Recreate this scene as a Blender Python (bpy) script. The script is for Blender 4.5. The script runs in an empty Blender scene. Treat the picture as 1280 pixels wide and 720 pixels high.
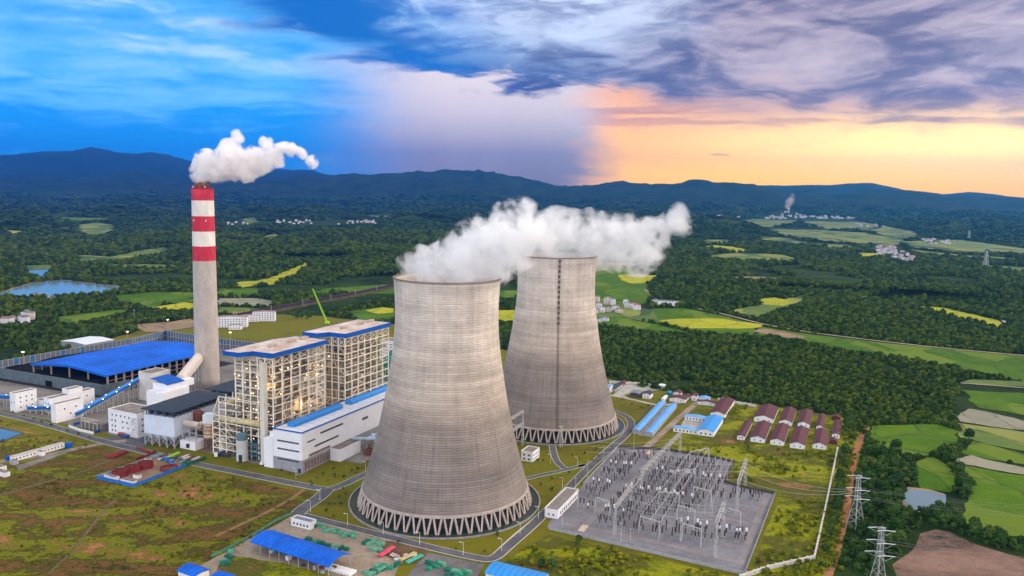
import bpy, bmesh, math, random
import numpy as np
from mathutils import Vector, Matrix

random.seed(7)
rng = np.random.default_rng(11)
scene = bpy.context.scene
C = scene.collection
R = math.radians

# ------------------------------------------------------------------ camera
CAM_H, FPX, PITCH, ROLL = 205.0, 1005.0, R(6.73), R(-1.095)
_fw = np.array([0, math.cos(PITCH), -math.sin(PITCH)])
_up0 = np.array([0, math.sin(PITCH), math.cos(PITCH)])
_rt0 = np.array([1.0, 0, 0])
_rt = _rt0 * math.cos(ROLL) - _up0 * math.sin(ROLL)
_up = _up0 * math.cos(ROLL) + _rt0 * math.sin(ROLL)
cam_data = bpy.data.cameras.new("camera")
cam = bpy.data.objects.new("camera", cam_data)
C.objects.link(cam)
cam_data.sensor_width = 36
cam_data.lens = 36 * FPX / 1280
cam_data.clip_start = 1.0
cam_data.clip_end = 90000
M = Matrix(((_rt[0], _up[0], -_fw[0], 0), (_rt[1], _up[1], -_fw[1], 0), (_rt[2], _up[2], -_fw[2], CAM_H), (0, 0, 0, 1)))
cam.matrix_world = M
scene.camera = cam


def G(px, py, z=0.0):
    """surveyed ground point for a spot seen at px,py"""
    d = _fw + (px - 640) / FPX * _rt - (py - 360) / FPX * _up
    t = (z - CAM_H) / d[2]
    return (d[0] * t, d[1] * t)


def Wy(px, py, y):
    d = _fw + (px - 640) / FPX * _rt - (py - 360) / FPX * _up
    t = y / d[1]
    return (d[0] * t, y, CAM_H + d[2] * t)


def Zt(x, y, py):
    lo, hi = -50.0, 1500.0
    for _ in range(40):
        m = (lo + hi) / 2
        p = np.array([x, y, m - CAM_H]); zz = p @ _fw
        if 360 - FPX * (p @ _up) / zz > py: lo = m
        else: hi = m
    return lo


# ------------------------------------------------------------------ render + exposure
scene.render.engine = 'CYCLES'
cy = scene.cycles
cy.use_denoising = True
try: cy.denoiser = 'OPENIMAGEDENOISE'
except Exception: pass
cy.max_bounces = 12
cy.diffuse_bounces = 2
cy.glossy_bounces = 2
cy.transmission_bounces = 2
cy.transparent_max_bounces = 8
cy.volume_bounces = 10
cy.volume_step_rate = 0.13
cy.volume_max_steps = 600
cy.sample_clamp_indirect = 6
scene.view_settings.view_transform = 'Standard'
scene.view_settings.look = 'None'
scene.view_settings.exposure = 0.62
scene.view_settings.gamma = 1.0

# ------------------------------------------------------------------ node helpers
class NT:
    def __init__(s, tree):
        s.t = tree; s.n = tree.nodes; s.l = tree.links
    def node(s, typ, **kw):
        n = s.n.new(typ)
        for k, v in kw.items(): setattr(n, k, v)
        return n
    def put(s, sock, v):
        if v is None: return
        if hasattr(v, 'is_output') or isinstance(v, bpy.types.NodeSocket): s.l.new(v, sock)
        else:
            if isinstance(v, (tuple, list)) and len(v) == 3 and sock.type == 'RGBA': v = (*v, 1)
            sock.default_value = v
    def m(s, op, a, b=None, c=None, clamp=False):
        n = s.node('ShaderNodeMath', operation=op); n.use_clamp = clamp
        s.put(n.inputs[0], a); s.put(n.inputs[1], b)
        if c is not None: s.put(n.inputs[2], c)
        return n.outputs[0]
    def vm(s, op, a, b=None):
        n = s.node('ShaderNodeVectorMath', operation=op)
        s.put(n.inputs[0], a)
        if b is not None: s.put(n.inputs[1], b)
        return n.outputs['Value'] if op in ('LENGTH', 'DOT_PRODUCT', 'DISTANCE') else n.outputs[0]
    def ss(s, v, a, b, lo=0.0, hi=1.0, smooth=True):
        n = s.node('ShaderNodeMapRange'); n.interpolation_type = 'SMOOTHSTEP' if smooth else 'LINEAR'
        s.put(n.inputs['Value'], v); s.put(n.inputs['From Min'], a); s.put(n.inputs['From Max'], b)
        s.put(n.inputs['To Min'], lo); s.put(n.inputs['To Max'], hi)
        return n.outputs[0]
    def mix(s, f, a, b, typ='MIX'):
        n = s.node('ShaderNodeMix', data_type='RGBA', blend_type=typ)
        s.put(n.inputs[0], f); s.put(n.inputs[6], a); s.put(n.inputs[7], b)
        return n.outputs[2]
    def noise(s, vec, scale, detail=4, rough=.55, dist=0.0):
        n = s.node('ShaderNodeTexNoise'); n.inputs['Scale'].default_value = scale
        n.inputs['Detail'].default_value = detail; n.inputs['Roughness'].default_value = rough
        n.inputs['Distortion'].default_value = dist
        if vec is not None: s.l.new(vec, n.inputs['Vector'])
        return n.outputs['Fac']
    def mapv(s, vec, scale=(1, 1, 1), loc=(0, 0, 0), rot=(0, 0, 0)):
        n = s.node('ShaderNodeMapping'); s.l.new(vec, n.inputs['Vector'])
        n.inputs['Scale'].default_value = scale; n.inputs['Location'].default_value = loc; n.inputs['Rotation'].default_value = rot
        return n.outputs[0]
    def comb(s, x, y, z):
        n = s.node('ShaderNodeCombineXYZ'); s.put(n.inputs[0], x); s.put(n.inputs[1], y); s.put(n.inputs[2], z)
        return n.outputs[0]
    def ramp(s, f, pts, interp='LINEAR'):
        n = s.node('ShaderNodeValToRGB'); n.color_ramp.interpolation = interp
        e = n.color_ramp.elements
        while len(e) < len(pts): e.new(0.5)
        for i, (p, c) in enumerate(pts):
            e[i].position = p; e[i].color = (*c, 1)
        s.l.new(f, n.inputs[0]); return n.outputs[0]


def lin(r, g, b):
    f = lambda c: (c / 255 / 12.92) if c / 255 <= .04045 else ((c / 255 + .055) / 1.055) ** 2.4
    return (f(r), f(g), f(b))

# ------------------------------------------------------------------ sky
SUN_AZ, SUN_EL = 62.0, 24.0      # azimuth to the right of the view direction
world = bpy.data.worlds.new("World"); scene.world = world; world.use_nodes = True
world.node_tree.nodes.clear()
W = NT(world.node_tree)
tc = W.node('ShaderNodeTexCoord').outputs['Generated']
dirn = W.vm('NORMALIZE', tc)
sx = W.node('ShaderNodeSeparateXYZ'); W.l.new(dirn, sx.inputs[0])
DX, DY, DZ = sx.outputs
az = W.m('MULTIPLY', W.m('ARCTAN2', DX, DY), 57.2958)           # degrees right of +Y
el = W.m('MULTIPLY', W.m('ARCSINE', DZ), 57.2958)
U = W.m('DIVIDE', az, 32.5); V = W.m('DIVIDE', el, 14.0)          # -1..1 / 0..1 over the open sky in view
uv = W.comb(U, V, 0.0)
absaz = W.m('ABSOLUTE', az)
sky = W.node('ShaderNodeTexSky', sky_type='NISHITA'); sky.sun_disc = False
sky.sun_elevation = R(SUN_EL); sky.sun_rotation = R(SUN_AZ)
sky.air_density = 1.3; sky.dust_density = 1.0
clear = W.mix(1.0, sky.outputs[0], (0.10, 0.10, 0.10), 'MULTIPLY')
# clouds and light behind them
warp = W.noise(W.mapv(uv, (1.6, 2.5, 1)), 1.5, 4)
wv = W.m('MULTIPLY', W.m('SUBTRACT', warp, .5), 0.30)
U2 = W.m('ADD', U, wv); V2 = W.m('ADD', V, W.m('MULTIPLY', wv, .55))
uvw = W.comb(U2, V2, 0)
streak = W.noise(W.mapv(uvw, (1.3, 4.0, 1), rot=(0, 0, R(-10))), 1.5, 8, .54)
fine = W.noise(W.mapv(uvw, (2.5, 4.3, 1), (3, 1, 0)), 2.2, 11, .62, .35)
puffy = W.noise(W.mapv(uvw, (1.9, 2.6, 1), (7.3, 2, 0)), 2.1, 11, .58, .7)
def lk(r, g, b, k=1.0): return tuple(c * k for c in lin(r, g, b))
# left: deep azure low down, broad pale streaked cloud above it
blue = W.mix(W.ss(V, 0.05, 0.7), (0, .21, .62), (0, .27, .66))
lf = W.m('ADD', W.m('MULTIPLY', streak, .6), W.m('MULTIPLY', fine, .4))
lc = W.ss(W.m('ADD', lf, W.ss(V, .15, .62, -.09, .10)), .42, .61)
left = W.mix(W.m('MULTIPLY', lc, .92), blue, lin(96, 172, 232))
left = W.mix(W.m('MULTIPLY', W.ss(lf, .47, .60), W.ss(V, .35, .8, 0, .9)), left, lin(186, 212, 236))
hi = W.ss(W.m('ADD', W.m('MULTIPLY', fine, .7), W.m('MULTIPLY', W.ss(W.vm('LENGTH', W.comb(W.m('ADD', U, 1.0), W.m('MULTIPLY', W.m('SUBTRACT', V, .92), 2.2), 0)), .26, .0), .5)), .56, .78)
left = W.mix(hi, left, lin(255, 252, 238))
# right: glow above the ridges, going peach upward
glow = W.ramp(W.ss(V, -.05, 0.62, smooth=False), [(0, (1.45, .66, .0)), (.25, (1.4, .70, .03)), (.48, (1.15, .55, .12)), (.66, (.74, .38, .20)), (.80, lin(186, 140, 128)), (1, lin(150, 122, 136))])
glow = W.mix(W.ss(U, .12, .45, .55, 0), glow, (1.2, .50, .10))
hot = W.ss(W.vm('LENGTH', W.comb(W.m('SUBTRACT', U, .86), W.m('MULTIPLY', W.m('SUBTRACT', V, .25), 3.0), 0)), .66, .0)
glow = W.mix(W.m('MULTIPLY', hot, .9), glow, (1.5, 1.02, .30))
strk = W.ss(W.noise(W.mapv(uvw, (1.2, 8.0, 1), (2, 5, 0)), 1.6, 9, .6), .47, .60)
glow = W.mix(W.m('MULTIPLY', W.m('MULTIPLY', strk, .8), W.ss(V, .22, .42)), glow, lin(176, 124, 116))
# small lone clouds low over the glow
lone = W.ss(W.m('ADD', W.m('MULTIPLY', fine, .6), W.ss(W.vm('LENGTH', W.comb(W.m('MULTIPLY', W.m('SUBTRACT', U, .435), 1), W.m('MULTIPLY', W.m('SUBTRACT', V, .205), 3.2), 0)), .07, 0, 0, .5)), .60, .72)
glow = W.mix(W.m('MULTIPLY', lone, .5), glow, lin(196, 128, 92))
# upper cloud deck: slate blue wedge at centre left, mauve to the right
deckcol_d = W.mix(W.ss(U, -.16, .05), (0, .115, .42), W.mix(W.ss(U, 0, .6), lin(48, 68, 122), lin(98, 90, 122)))
deckcol_l = W.mix(W.ss(U, -.2, .5), lin(120, 168, 214), lin(176, 160, 172))
df = W.m('ADD', W.m('MULTIPLY', puffy, .6), W.m('MULTIPLY', fine, .4))
dk = W.ss(W.m('ADD', df, W.ss(U, -.5, .1, -.09, .02)), .43, .62)
deck = W.mix(dk, deckcol_d, deckcol_l)
deck = W.mix(W.m('MULTIPLY', W.ss(df, .56, .70), .8), deck, W.mix(W.ss(U, 0, .5), lin(196, 206, 226), lin(206, 190, 190)))
patch = W.ss(W.vm('LENGTH', W.comb(W.m('MULTIPLY', W.m('SUBTRACT', U2, .08), .8), W.m('MULTIPLY', W.m('SUBTRACT', V2, .92), 1.0), 0)), .36, .02)
deck = W.mix(W.m('MULTIPLY', patch, W.ss(fine, .38, .6, .35, .95)), deck, lin(206, 218, 242))
skyc = W.mix(W.ss(U2, -.1, .2), left, glow)
dedge = W.m('SUBTRACT', W.m('ADD', .535, W.m('MULTIPLY', W.m('SUBTRACT', df, .5), .75)), W.m('MULTIPLY', W.ss(U, -.05, .7), .17))
dsoft = W.ss(U, .1, .6, .02, .12)
dmask = W.m('MULTIPLY', W.ss(V, W.m('SUBTRACT', dedge, dsoft), W.m('ADD', W.m('ADD', dedge, .04), W.m('MULTIPLY', dsoft, 1.3))), W.ss(W.m('ADD', W.m('ADD', U, W.m('MULTIPLY', W.m('SUBTRACT', V, .6), 1.35)), W.m('MULTIPLY', W.m('SUBTRACT', streak, .5), 1.0)), -.40, -.16))
under = W.m('MULTIPLY', W.ss(V, W.m('ADD', dedge, .16), dedge), W.ss(U, .45, -.1))       # dark belly of the storm cloud
deck = W.mix(W.m('MULTIPLY', under, .7), deck, W.mix(W.ss(U, -.25, .05), (0, .10, .40), lin(60, 66, 124)))
# rain curtain hanging below the deck
cu1 = W.ss(W.m('ADD', U, W.m('MULTIPLY', W.m('SUBTRACT', streak, .5), .35)), -.52, -.20); cu2 = W.ss(W.m('ADD', U, W.m('MULTIPLY', W.m('SUBTRACT', fine, .5), .18)), .25, .10)
cmask = W.m('MULTIPLY', cu1, cu2)
ccol = W.ramp(W.ss(V, 0, .66, smooth=False), [(0, (.17, .13, .17)), (.3, (.27, .22, .28)), (.6, (.50, .43, .46)), (1, (.72, .63, .62))])
ccol = W.mix(W.m('MULTIPLY', W.ss(U, -.50, -.12, 1, 0), .62), ccol, (.02, .17, .50))
shaft = W.noise(W.mapv(uv, (5, .6, 1), rot=(0, 0, R(8))), 1.8, 5, .6)
ccol = W.mix(W.ss(shaft, .3, .75, 0, .08), ccol, lin(226, 208, 214))
skyc = W.mix(W.m('MULTIPLY', cmask, W.ss(V, .74, .62)), skyc, ccol)
skyc = W.mix(dmask, skyc, deck)
kb = W.ss(V, .10, .72, 1.6, 1.0, smooth=False)          # the air in front of the low sky dims it
skyc = W.mix(1.0, skyc, W.comb(kb, kb, kb), 'MULTIPLY')
# rest of the dome: even bright overcast, warmer to the right
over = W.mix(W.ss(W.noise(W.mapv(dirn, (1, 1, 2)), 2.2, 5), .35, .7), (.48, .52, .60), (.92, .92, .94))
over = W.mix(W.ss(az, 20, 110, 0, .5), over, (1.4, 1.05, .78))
bk = W.m('MULTIPLY', W.ss(el, 58, 8), W.ss(absaz, 60, 120)); bk = W.m('ADD', 1.0, W.m('MULTIPLY', bk, 1.7)); over = W.mix(1.0, over, W.comb(bk, bk, bk), 'MULTIPLY')     # added unseen glow low behind the camera, brightens walls and steam
inview = W.m('MULTIPLY', W.ss(absaz, 62, 44), W.ss(el, 30, 16))
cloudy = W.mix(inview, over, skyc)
low = W.ss(el, -1.0, -6.0)
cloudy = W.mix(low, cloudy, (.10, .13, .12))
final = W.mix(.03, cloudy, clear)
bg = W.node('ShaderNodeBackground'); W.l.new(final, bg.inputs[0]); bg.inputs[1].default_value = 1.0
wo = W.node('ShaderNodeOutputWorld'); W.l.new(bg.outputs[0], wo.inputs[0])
world.cycles.sampling_method = 'MANUAL'; world.cycles.sample_map_resolution = 1024

# ------------------------------------------------------------------ sun behind thin cloud
sun_d = bpy.data.lights.new("sun", 'SUN'); sun_d.energy = 1.5; sun_d.angle = R(14); sun_d.color = (1.0, .86, .68)
sun = bpy.data.objects.new("sun", sun_d); C.objects.link(sun)
SD = Vector((math.sin(R(SUN_AZ)) * math.cos(R(SUN_EL)), math.cos(R(SUN_AZ)) * math.cos(R(SUN_EL)), math.sin(R(SUN_EL))))
sun.rotation_euler = (-SD).to_track_quat('-Z', 'Y').to_euler()

# ------------------------------------------------------------------ materials
MATS = {}
def _new(name):
    m = bpy.data.materials.new(name); m.use_nodes = True; m.node_tree.nodes.clear()
    t = NT(m.node_tree)
    b = t.node('ShaderNodeBsdfPrincipled'); o = t.node('ShaderNodeOutputMaterial'); t.l.new(b.outputs[0], o.inputs[0])
    return m, t, b, o

def mat(name, col, rough=.75, var=.25, scale=.25, metal=0.0, col2=None, grime=0.0, aniso=(1, 1, 1)):
    """plain surface with broken-up tone (dust, patches) so no face is one flat colour"""
    if name in MATS: return MATS[name]
    m, t, b, o = _new(name)
    pos = t.node('ShaderNodeNewGeometry').outputs['Position']
    n1 = t.noise(t.mapv(pos, aniso), scale, 5, .6)
    n2 = t.noise(t.mapv(pos, aniso), scale * 7, 4, .65)
    f = t.m('ADD', t.m('MULTIPLY', n1, .6), t.m('MULTIPLY', n2, .4))
    c2 = col2 or tuple(c * (1 - var) for c in col)
    c1 = col if col2 else tuple(min(1, c * (1 + var * .5)) for c in col)
    cc = t.mix(t.ss(f, .36, .66), c2, c1)
    if grime:
        drip = t.noise(t.mapv(pos, (1.5, 1.5, .12)), 1.2, 5, .65)
        cc = t.mix(t.m('MULTIPLY', t.ss(drip, .5, .75), grime), cc, (.16, .14, .12))
    t.l.new(cc, b.inputs['Base Color'])
    b.inputs['Roughness'].default_value = rough; b.inputs['Metallic'].default_value = metal
    b.inputs['Specular IOR Level'].default_value = .5 if rough < .5 else (.25 if rough < .85 else .06)
    MATS[name] = m
    return m

def emis(name, col, strength):
    if name in MATS: return MATS[name]
    m = bpy.data.materials.new(name); m.use_nodes = True; m.node_tree.nodes.clear(); t = NT(m.node_tree)
    e = t.node('ShaderNodeEmission'); e.inputs[0].default_value = (*col, 1); e.inputs[1].default_value = strength
    o = t.node('ShaderNodeOutputMaterial'); t.l.new(e.outputs[0], o.inputs[0])
    m.cycles.emission_sampling = 'NONE'
    MATS[name] = m
    return m

# ------------------------------------------------------------------ mesh builder
ORG = {}
class MB:
    def __init__(s): s.v = []; s.f = []; s.mi = []
    def add(s, vs, fs, mi=0):
        k = len(s.v); s.v.extend([tuple(map(float, p)) for p in vs]); s.f.extend([tuple(i + k for i in f) for f in fs]); s.mi.extend([mi] * len(fs)); return s
    def box(s, x0, x1, y0, y1, z0, z1, mi=0):
        return s.add([(x0, y0, z0), (x1, y0, z0), (x1, y1, z0), (x0, y1, z0), (x0, y0, z1), (x1, y0, z1), (x1, y1, z1), (x0, y1, z1)],
                     [(0, 3, 2, 1), (4, 5, 6, 7), (0, 1, 5, 4), (1, 2, 6, 5), (2, 3, 7, 6), (3, 0, 4, 7)], mi)
    def prism(s, poly, z0, z1, mi=0):
        n = len(poly)
        a = sum(poly[i][0] * poly[(i + 1) % n][1] - poly[(i + 1) % n][0] * poly[i][1] for i in range(n))
        if a < 0: poly = poly[::-1]
        vs = [(x, y, z0) for x, y in poly] + [(x, y, z1) for x, y in poly]
        fs = [tuple(range(n))[::-1], tuple(range(n, 2 * n))] + [(i, (i + 1) % n, n + (i + 1) % n, n + i) for i in range(n)]
        return s.add(vs, fs, mi)
    def bar(s, p, q, w, h=None, mi=0, up=(0, 0, 1)):
        p = Vector(p); q = Vector(q); d = (q - p)
        if d.length < 1e-6: return s
        d.normalize(); h = h or w
        upv = Vector(up)
        if abs(d.dot(upv)) > .98: upv = Vector((0, 1, 0)) if abs(d.y) < .9 else Vector((1, 0, 0))
        a = d.cross(upv).normalized() * (w / 2); b = a.cross(d).normalized() * (h / 2)
        vs = [p - a - b, p + a - b, p + a + b, p - a + b, q - a - b, q + a - b, q + a + b, q - a + b]
        return s.add(vs, [(0, 1, 2, 3), (7, 6, 5, 4), (0, 4, 5, 1), (1, 5, 6, 2), (2, 6, 7, 3), (3, 7, 4, 0)], mi)
    def tube(s, p, q, r, n=10, r2=None, mi=0, cap=True):
        p = Vector(p); q = Vector(q); d = (q - p).normalized(); r2 = r if r2 is None else r2
        u = d.cross(Vector((0, 0, 1)) if abs(d.z) < .95 else Vector((0, 1, 0))).normalized(); w = d.cross(u)
        vs = [p + (u * math.cos(2 * math.pi * i / n) + w * math.sin(2 * math.pi * i / n)) * r for i in range(n)] + \
             [q + (u * math.cos(2 * math.pi * i / n) + w * math.sin(2 * math.pi * i / n)) * r2 for i in range(n)]
        fs = [(i, (i + 1) % n, n + (i + 1) % n, n + i) for i in range(n)]
        if cap: fs += [tuple(range(n))[::-1], tuple(range(n, 2 * n))]
        return s.add(vs, fs, mi)
    def lathe(s, prof, n=24, cx=0, cy_=0, mi=0, caps=True):
        vs = []
        for r, z in prof:
            vs += [(cx + r * math.cos(2 * math.pi * i / n), cy_ + r * math.sin(2 * math.pi * i / n), z) for i in range(n)]
        fs = [(j * n + i, j * n + (i + 1) % n, (j + 1) * n + (i + 1) % n, (j + 1) * n + i) for j in range(len(prof) - 1) for i in range(n)]
        if caps: fs += [tuple(range(n))[::-1], tuple(range((len(prof) - 1) * n, len(prof) * n))]
        return s.add(vs, fs, mi)
    def build(s, name, m, parent=None, smooth=False, origin=None):
        off = np.array(origin if origin is not None else (ORG.get(parent.name, (0, 0, 0)) if parent is not None else (0, 0, 0)), dtype=float)
        me = bpy.data.meshes.new(name)
        v = (np.array(s.v, dtype=float) - off)
        me.from_pydata(v.tolist(), [], s.f)
        ms = m if isinstance(m, (list, tuple)) else [m]
        for x in ms: me.materials.append(x)
        if len(ms) > 1: me.polygons.foreach_set('material_index', s.mi)
        if smooth: me.polygons.foreach_set('use_smooth', [True] * len(me.polygons))
        me.update()
        o = bpy.data.objects.new(name, me); C.objects.link(o)
        if parent is not None: o.parent = parent; ORG[o.name] = off.tolist()
        else: o.location = off.tolist()
        return o

def tag(o, label=None, cat=None, group=None, kind=None):
    if label: o['label'] = label
    if cat: o['category'] = cat
    if group: o['group'] = group
    if kind: o['kind'] = kind
    return o

def thing(name, label, cat, loc, group=None):
    o = bpy.data.objects.new(name, None); C.objects.link(o); o.empty_display_size = .5
    o.location = loc; ORG[o.name] = [float(c) for c in loc]
    return tag(o, label, cat, group)

def copy_tree(o, loc, label, rz=None, group=None, scale=None):
    r = o.copy(); C.objects.link(r); r.location = loc; r['label'] = label
    if rz is not None: r.rotation_euler = (0, 0, rz)
    if group: r['group'] = group
    if scale: r.scale = (scale,) * 3 if isinstance(scale, (int, float)) else scale
    for ch in list(o.children):
        c = ch.copy(); C.objects.link(c); c.parent = r
        for g in ch.children:
            d = g.copy(); C.objects.link(d); d.parent = c
    return r

class Fr:
    """local plan frame: a along ang, b to the left of it"""
    def __init__(s, o, ang):
        s.o = np.array(o[:2], dtype=float); a = R(ang); s.ang = ang
        s.u = np.array([math.cos(a), math.sin(a)]); s.w = np.array([-math.sin(a), math.cos(a)])
    def p(s, a, b, z=None):
        q = s.o + s.u * a + s.w * b
        return (q[0], q[1]) if z is None else (q[0], q[1], z)
    def loc(s, xy):
        d = np.array(xy[:2]) - s.o; return (float(d @ s.u), float(d @ s.w))
    def rect(s, a0, a1, b0, b1): return [s.p(a0, b0), s.p(a1, b0), s.p(a1, b1), s.p(a0, b1)]

def fbox(mb, fr, a0, a1, b0, b1, z0, z1, mi=0): return mb.prism(fr.rect(a0, a1, b0, b1), z0, z1, mi)

ORD = ['first', 'second', 'third', 'fourth', 'fifth', 'sixth', 'seventh', 'eighth', 'ninth', 'tenth', 'eleventh', 'twelfth', 'thirteenth', 'fourteenth', 'fifteenth', 'sixteenth', 'seventeenth', 'eighteenth', 'nineteenth', 'twentieth']
TENS = ['', '', 'twenty', 'thirty', 'forty', 'fifty', 'sixty', 'seventy', 'eighty', 'ninety']
def ordn(i):
    if i < 20: return ORD[i]
    n = i + 1
    if n == 100: return 'hundredth'
    if n > 100: return 'hundred-and-' + ordn(n - 101)
    if n % 10 == 0: return TENS[n // 10][:-1] + 'ieth'
    return TENS[n // 10] + '-' + ORD[n % 10 - 1]

# ================================================================== TERRAIN AND GROUND COVER
def far_fix(p):
    x, y = p; h = 241.5 + .0191 * (x - 640); d = y - h
    return (x, h + 27 - (27 - d) * .3) if d < 27 else p
def PW(px): return np.array([G(*far_fix(p)) for p in px])

def in_poly(pts, poly):
    x, y = pts[:, 0], pts[:, 1]; ins = np.zeros(len(pts), bool); n = len(poly); j = n - 1
    for i in range(n):
        xi, yi = poly[i]; xj, yj = poly[j]
        c = ((yi > y) != (yj > y)) & (x < (xj - xi) * (y - yi) / (yj - yi + 1e-12) + xi)
        ins ^= c; j = i
    return ins

def d_poly(pts, poly):
    best = np.full(len(pts), 1e9); n = len(poly)
    for i in range(n):
        a = poly[i]; b = poly[(i + 1) % n]; ab = b - a
        t = np.clip(((pts - a) @ ab) / (ab @ ab + 1e-9), 0, 1)
        best = np.minimum(best, np.linalg.norm(pts - (a + t[:, None] * ab), axis=1))
    best[in_poly(pts, poly)] = 0
    return best

# fields and clearings: (kind, pixel outline in the survey photograph)
FIELDS = [
 ('rice', [(738, 330), (790, 331), (802, 345), (815, 372), (798, 383), (738, 374)]),
 ('ripe', [(771, 343), (800, 343), (825, 345), (812, 352), (790, 355), (778, 350)]),
 ('rice', [(812, 386), (855, 385), (905, 395), (950, 407), (940, 422), (880, 417), (820, 404)]),
 ('rice', [(950, 408), (1010, 418), (1120, 430), (1290, 446), (1290, 479), (1204, 463), (1150, 452), (1070, 440), (1015, 431), (942, 421)]),
 ('rice', [(735, 400), (770, 396), (812, 404), (860, 415), (830, 418), (760, 408), (735, 410)]),
 ('young', [(738, 374), (800, 384), (815, 388), (822, 404), (770, 396), (738, 398)]),
 ('ripe', [(824, 401), (855, 398), (905, 399), (955, 406), (940, 411), (860, 410)]),
 ('tilled', [(942, 414), (958, 411), (1008, 420), (1003, 424), (965, 420)]),
 ('young', [(912, 388), (955, 381), (1008, 368), (1004, 377), (960, 392), (945, 398)]),
 ('ripe', [(948, 375), (968, 372), (1000, 377), (980, 382), (955, 381)]),
 ('ripe', [(1140, 382), (1180, 385), (1255, 402), (1252, 412), (1205, 400)]),
 ('rice', [(1203, 488), (1290, 492), (1290, 520), (1218, 509)]),
 ('stubble', [(1196, 516), (1215, 511), (1290, 528), (1290, 540), (1200, 527)]),
 ('young', [(1198, 529), (1290, 542), (1290, 566), (1200, 547)]),
 ('rice', [(1085, 533), (1130, 531), (1172, 531), (1198, 540), (1190, 560), (1162, 570), (1112, 567), (1090, 552)]),
 ('rice', [(1145, 577), (1168, 572), (1185, 585), (1199, 605), (1185, 615), (1152, 611), (1144, 598)]),
 ('rice', [(1198, 566), (1217, 551), (1290, 571), (1290, 583), (1212, 570)]),
 ('stubble', [(1191, 573), (1212, 570), (1290, 587), (1290, 596), (1200, 580)]),
 ('rice', [(1197, 581), (1290, 597), (1290, 672), (1255, 672), (1210, 655), (1194, 650), (1204, 636), (1213, 622), (1204, 600)]),
 ('young', [(1210, 474), (1290, 478), (1290, 484), (1205, 480)]),
 # valley to the right, far
 ('valley', [(905, 276), (960, 270), (1010, 268), (1000, 280), (960, 284), (915, 283)]),
 ('valley', [(1002, 280), (1012, 269), (1060, 273), (1100, 281), (1080, 289), (1030, 286)]),
 ('valley', [(960, 286), (1030, 288), (1080, 291), (1130, 300), (1120, 308), (1040, 303), (985, 296)]),
 ('valley', [(1085, 290), (1105, 283), (1140, 289), (1150, 298), (1130, 299)]),
 ('valley', [(950, 295), (985, 298), (1010, 304), (990, 306), (955, 301)]),
 ('valley', [(1130, 302), (1200, 300), (1290, 312), (1290, 320), (1200, 317), (1140, 310)]),
 ('valley', [(1015, 305), (1060, 306), (1075, 311), (1040, 312)]),
 ('ripe', [(1070, 316), (1100, 317), (1106, 322), (1080, 323)]),
 ('valley', [(1140, 312), (1200, 319), (1260, 322), (1290, 326), (1290, 329), (1220, 325), (1150, 319)]),
 ('valley', [(1000, 261), (1030, 261), (1040, 264), (1010, 265)]),
 # left plain
 ('young', [(98, 319), (142, 321), (170, 314), (207, 309), (214, 316), (190, 321), (150, 326), (103, 329)]),
 ('young', [(99, 281), (120, 278), (140, 281), (142, 289), (124, 294), (104, 292)]),
 ('ripe', [(293, 353), (326, 351), (350, 343), (383, 328), (385, 333), (368, 345), (340, 356), (300, 360)]),
 ('rice', [(143, 370), (200, 365), (243, 366), (243, 378), (205, 380), (187, 386), (150, 378)]),
 ('ripe', [(188, 385), (228, 378), (243, 380), (243, 389), (198, 390)]),
 ('rice', [(271, 361), (322, 361), (324, 372), (271, 372)]),
 ('stubble', [(271, 373), (324, 373), (345, 377), (335, 384), (271, 382)]),
 ('young', [(271, 384), (334, 386), (320, 393), (300, 395), (271, 392)]),
 ('rice', [(73, 396), (120, 391), (161, 387), (163, 390), (140, 397), (112, 404), (72, 404)]),
 ('tilled', [(168, 406), (215, 402), (240, 398), (243, 410), (210, 414), (180, 416)]),
 ('rice', [(436, 389), (480, 384), (492, 386), (492, 399), (450, 402)]),
 ('ripe', [(455, 388), (478, 385), (492, 386), (492, 391), (470, 393)]),
 ('ripe', [(619, 388), (650, 388), (650, 404), (617, 404)]),
 ('young', [(160, 250), (180, 248), (196, 251), (180, 254)]),
 ('young', [(205, 247), (235, 246), (238, 249), (212, 251)]),
 ('young', [(268, 254), (300, 254), (303, 258), (270, 258)]),
 ('young', [(400, 247), (430, 246), (436, 251), (412, 254)]),
 ('young', [(325, 295), (345, 293), (355, 299), (335, 301)]),
 ('ripe', [(12, 288), (28, 289), (22, 293), (10, 291)]),
 ('young', [(300, 274), (318, 272), (322, 278), (305, 280)]),
 ('young', [(22, 333), (60, 331), (72, 335), (40, 338)]),
 ('young', [(570, 262), (600, 262), (610, 266), (580, 267)]),
 ('young', [(690, 256), (740, 258), (738, 263), (695, 261)]),
 ('tilled', [(752, 282), (780, 283), (778, 286), (752, 286)]),
 ('young', [(880, 300), (910, 300), (915, 305), (885, 306)]),
]
def more_fields():
    rg = np.random.default_rng(5); out = []
    for i in range(260):
        if len(out) >= 84: break
        D = 1500 * (5.6 ** rg.uniform()); a = R(rg.uniform(-36, 36)); x, y = D * math.sin(a), D * math.cos(a)
        L_, Wd = rg.uniform(.06, .16) * D, rg.uniform(.022, .055) * D * (1 + D / 9000); th = R(rg.normal(0, 22)); n = 9; pl = []
        for k in range(n):
            t = 2 * math.pi * k / n; r = rg.uniform(.65, 1.2); u, v = L_ / 2 * math.cos(t) * r, Wd * math.sin(t) * r
            pl.append((x + u * math.cos(th) - v * math.sin(th), y + u * math.sin(th) + v * math.cos(th)))
        kind = ['young', 'valley', 'rice', 'valley', 'ripe', 'tilled'][int(rg.choice(6, p=[.3, .3, .2, .12, .05, .03]))]
        out.append((kind, np.array(pl)))
    return out
ROW_HINT = {}
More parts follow.
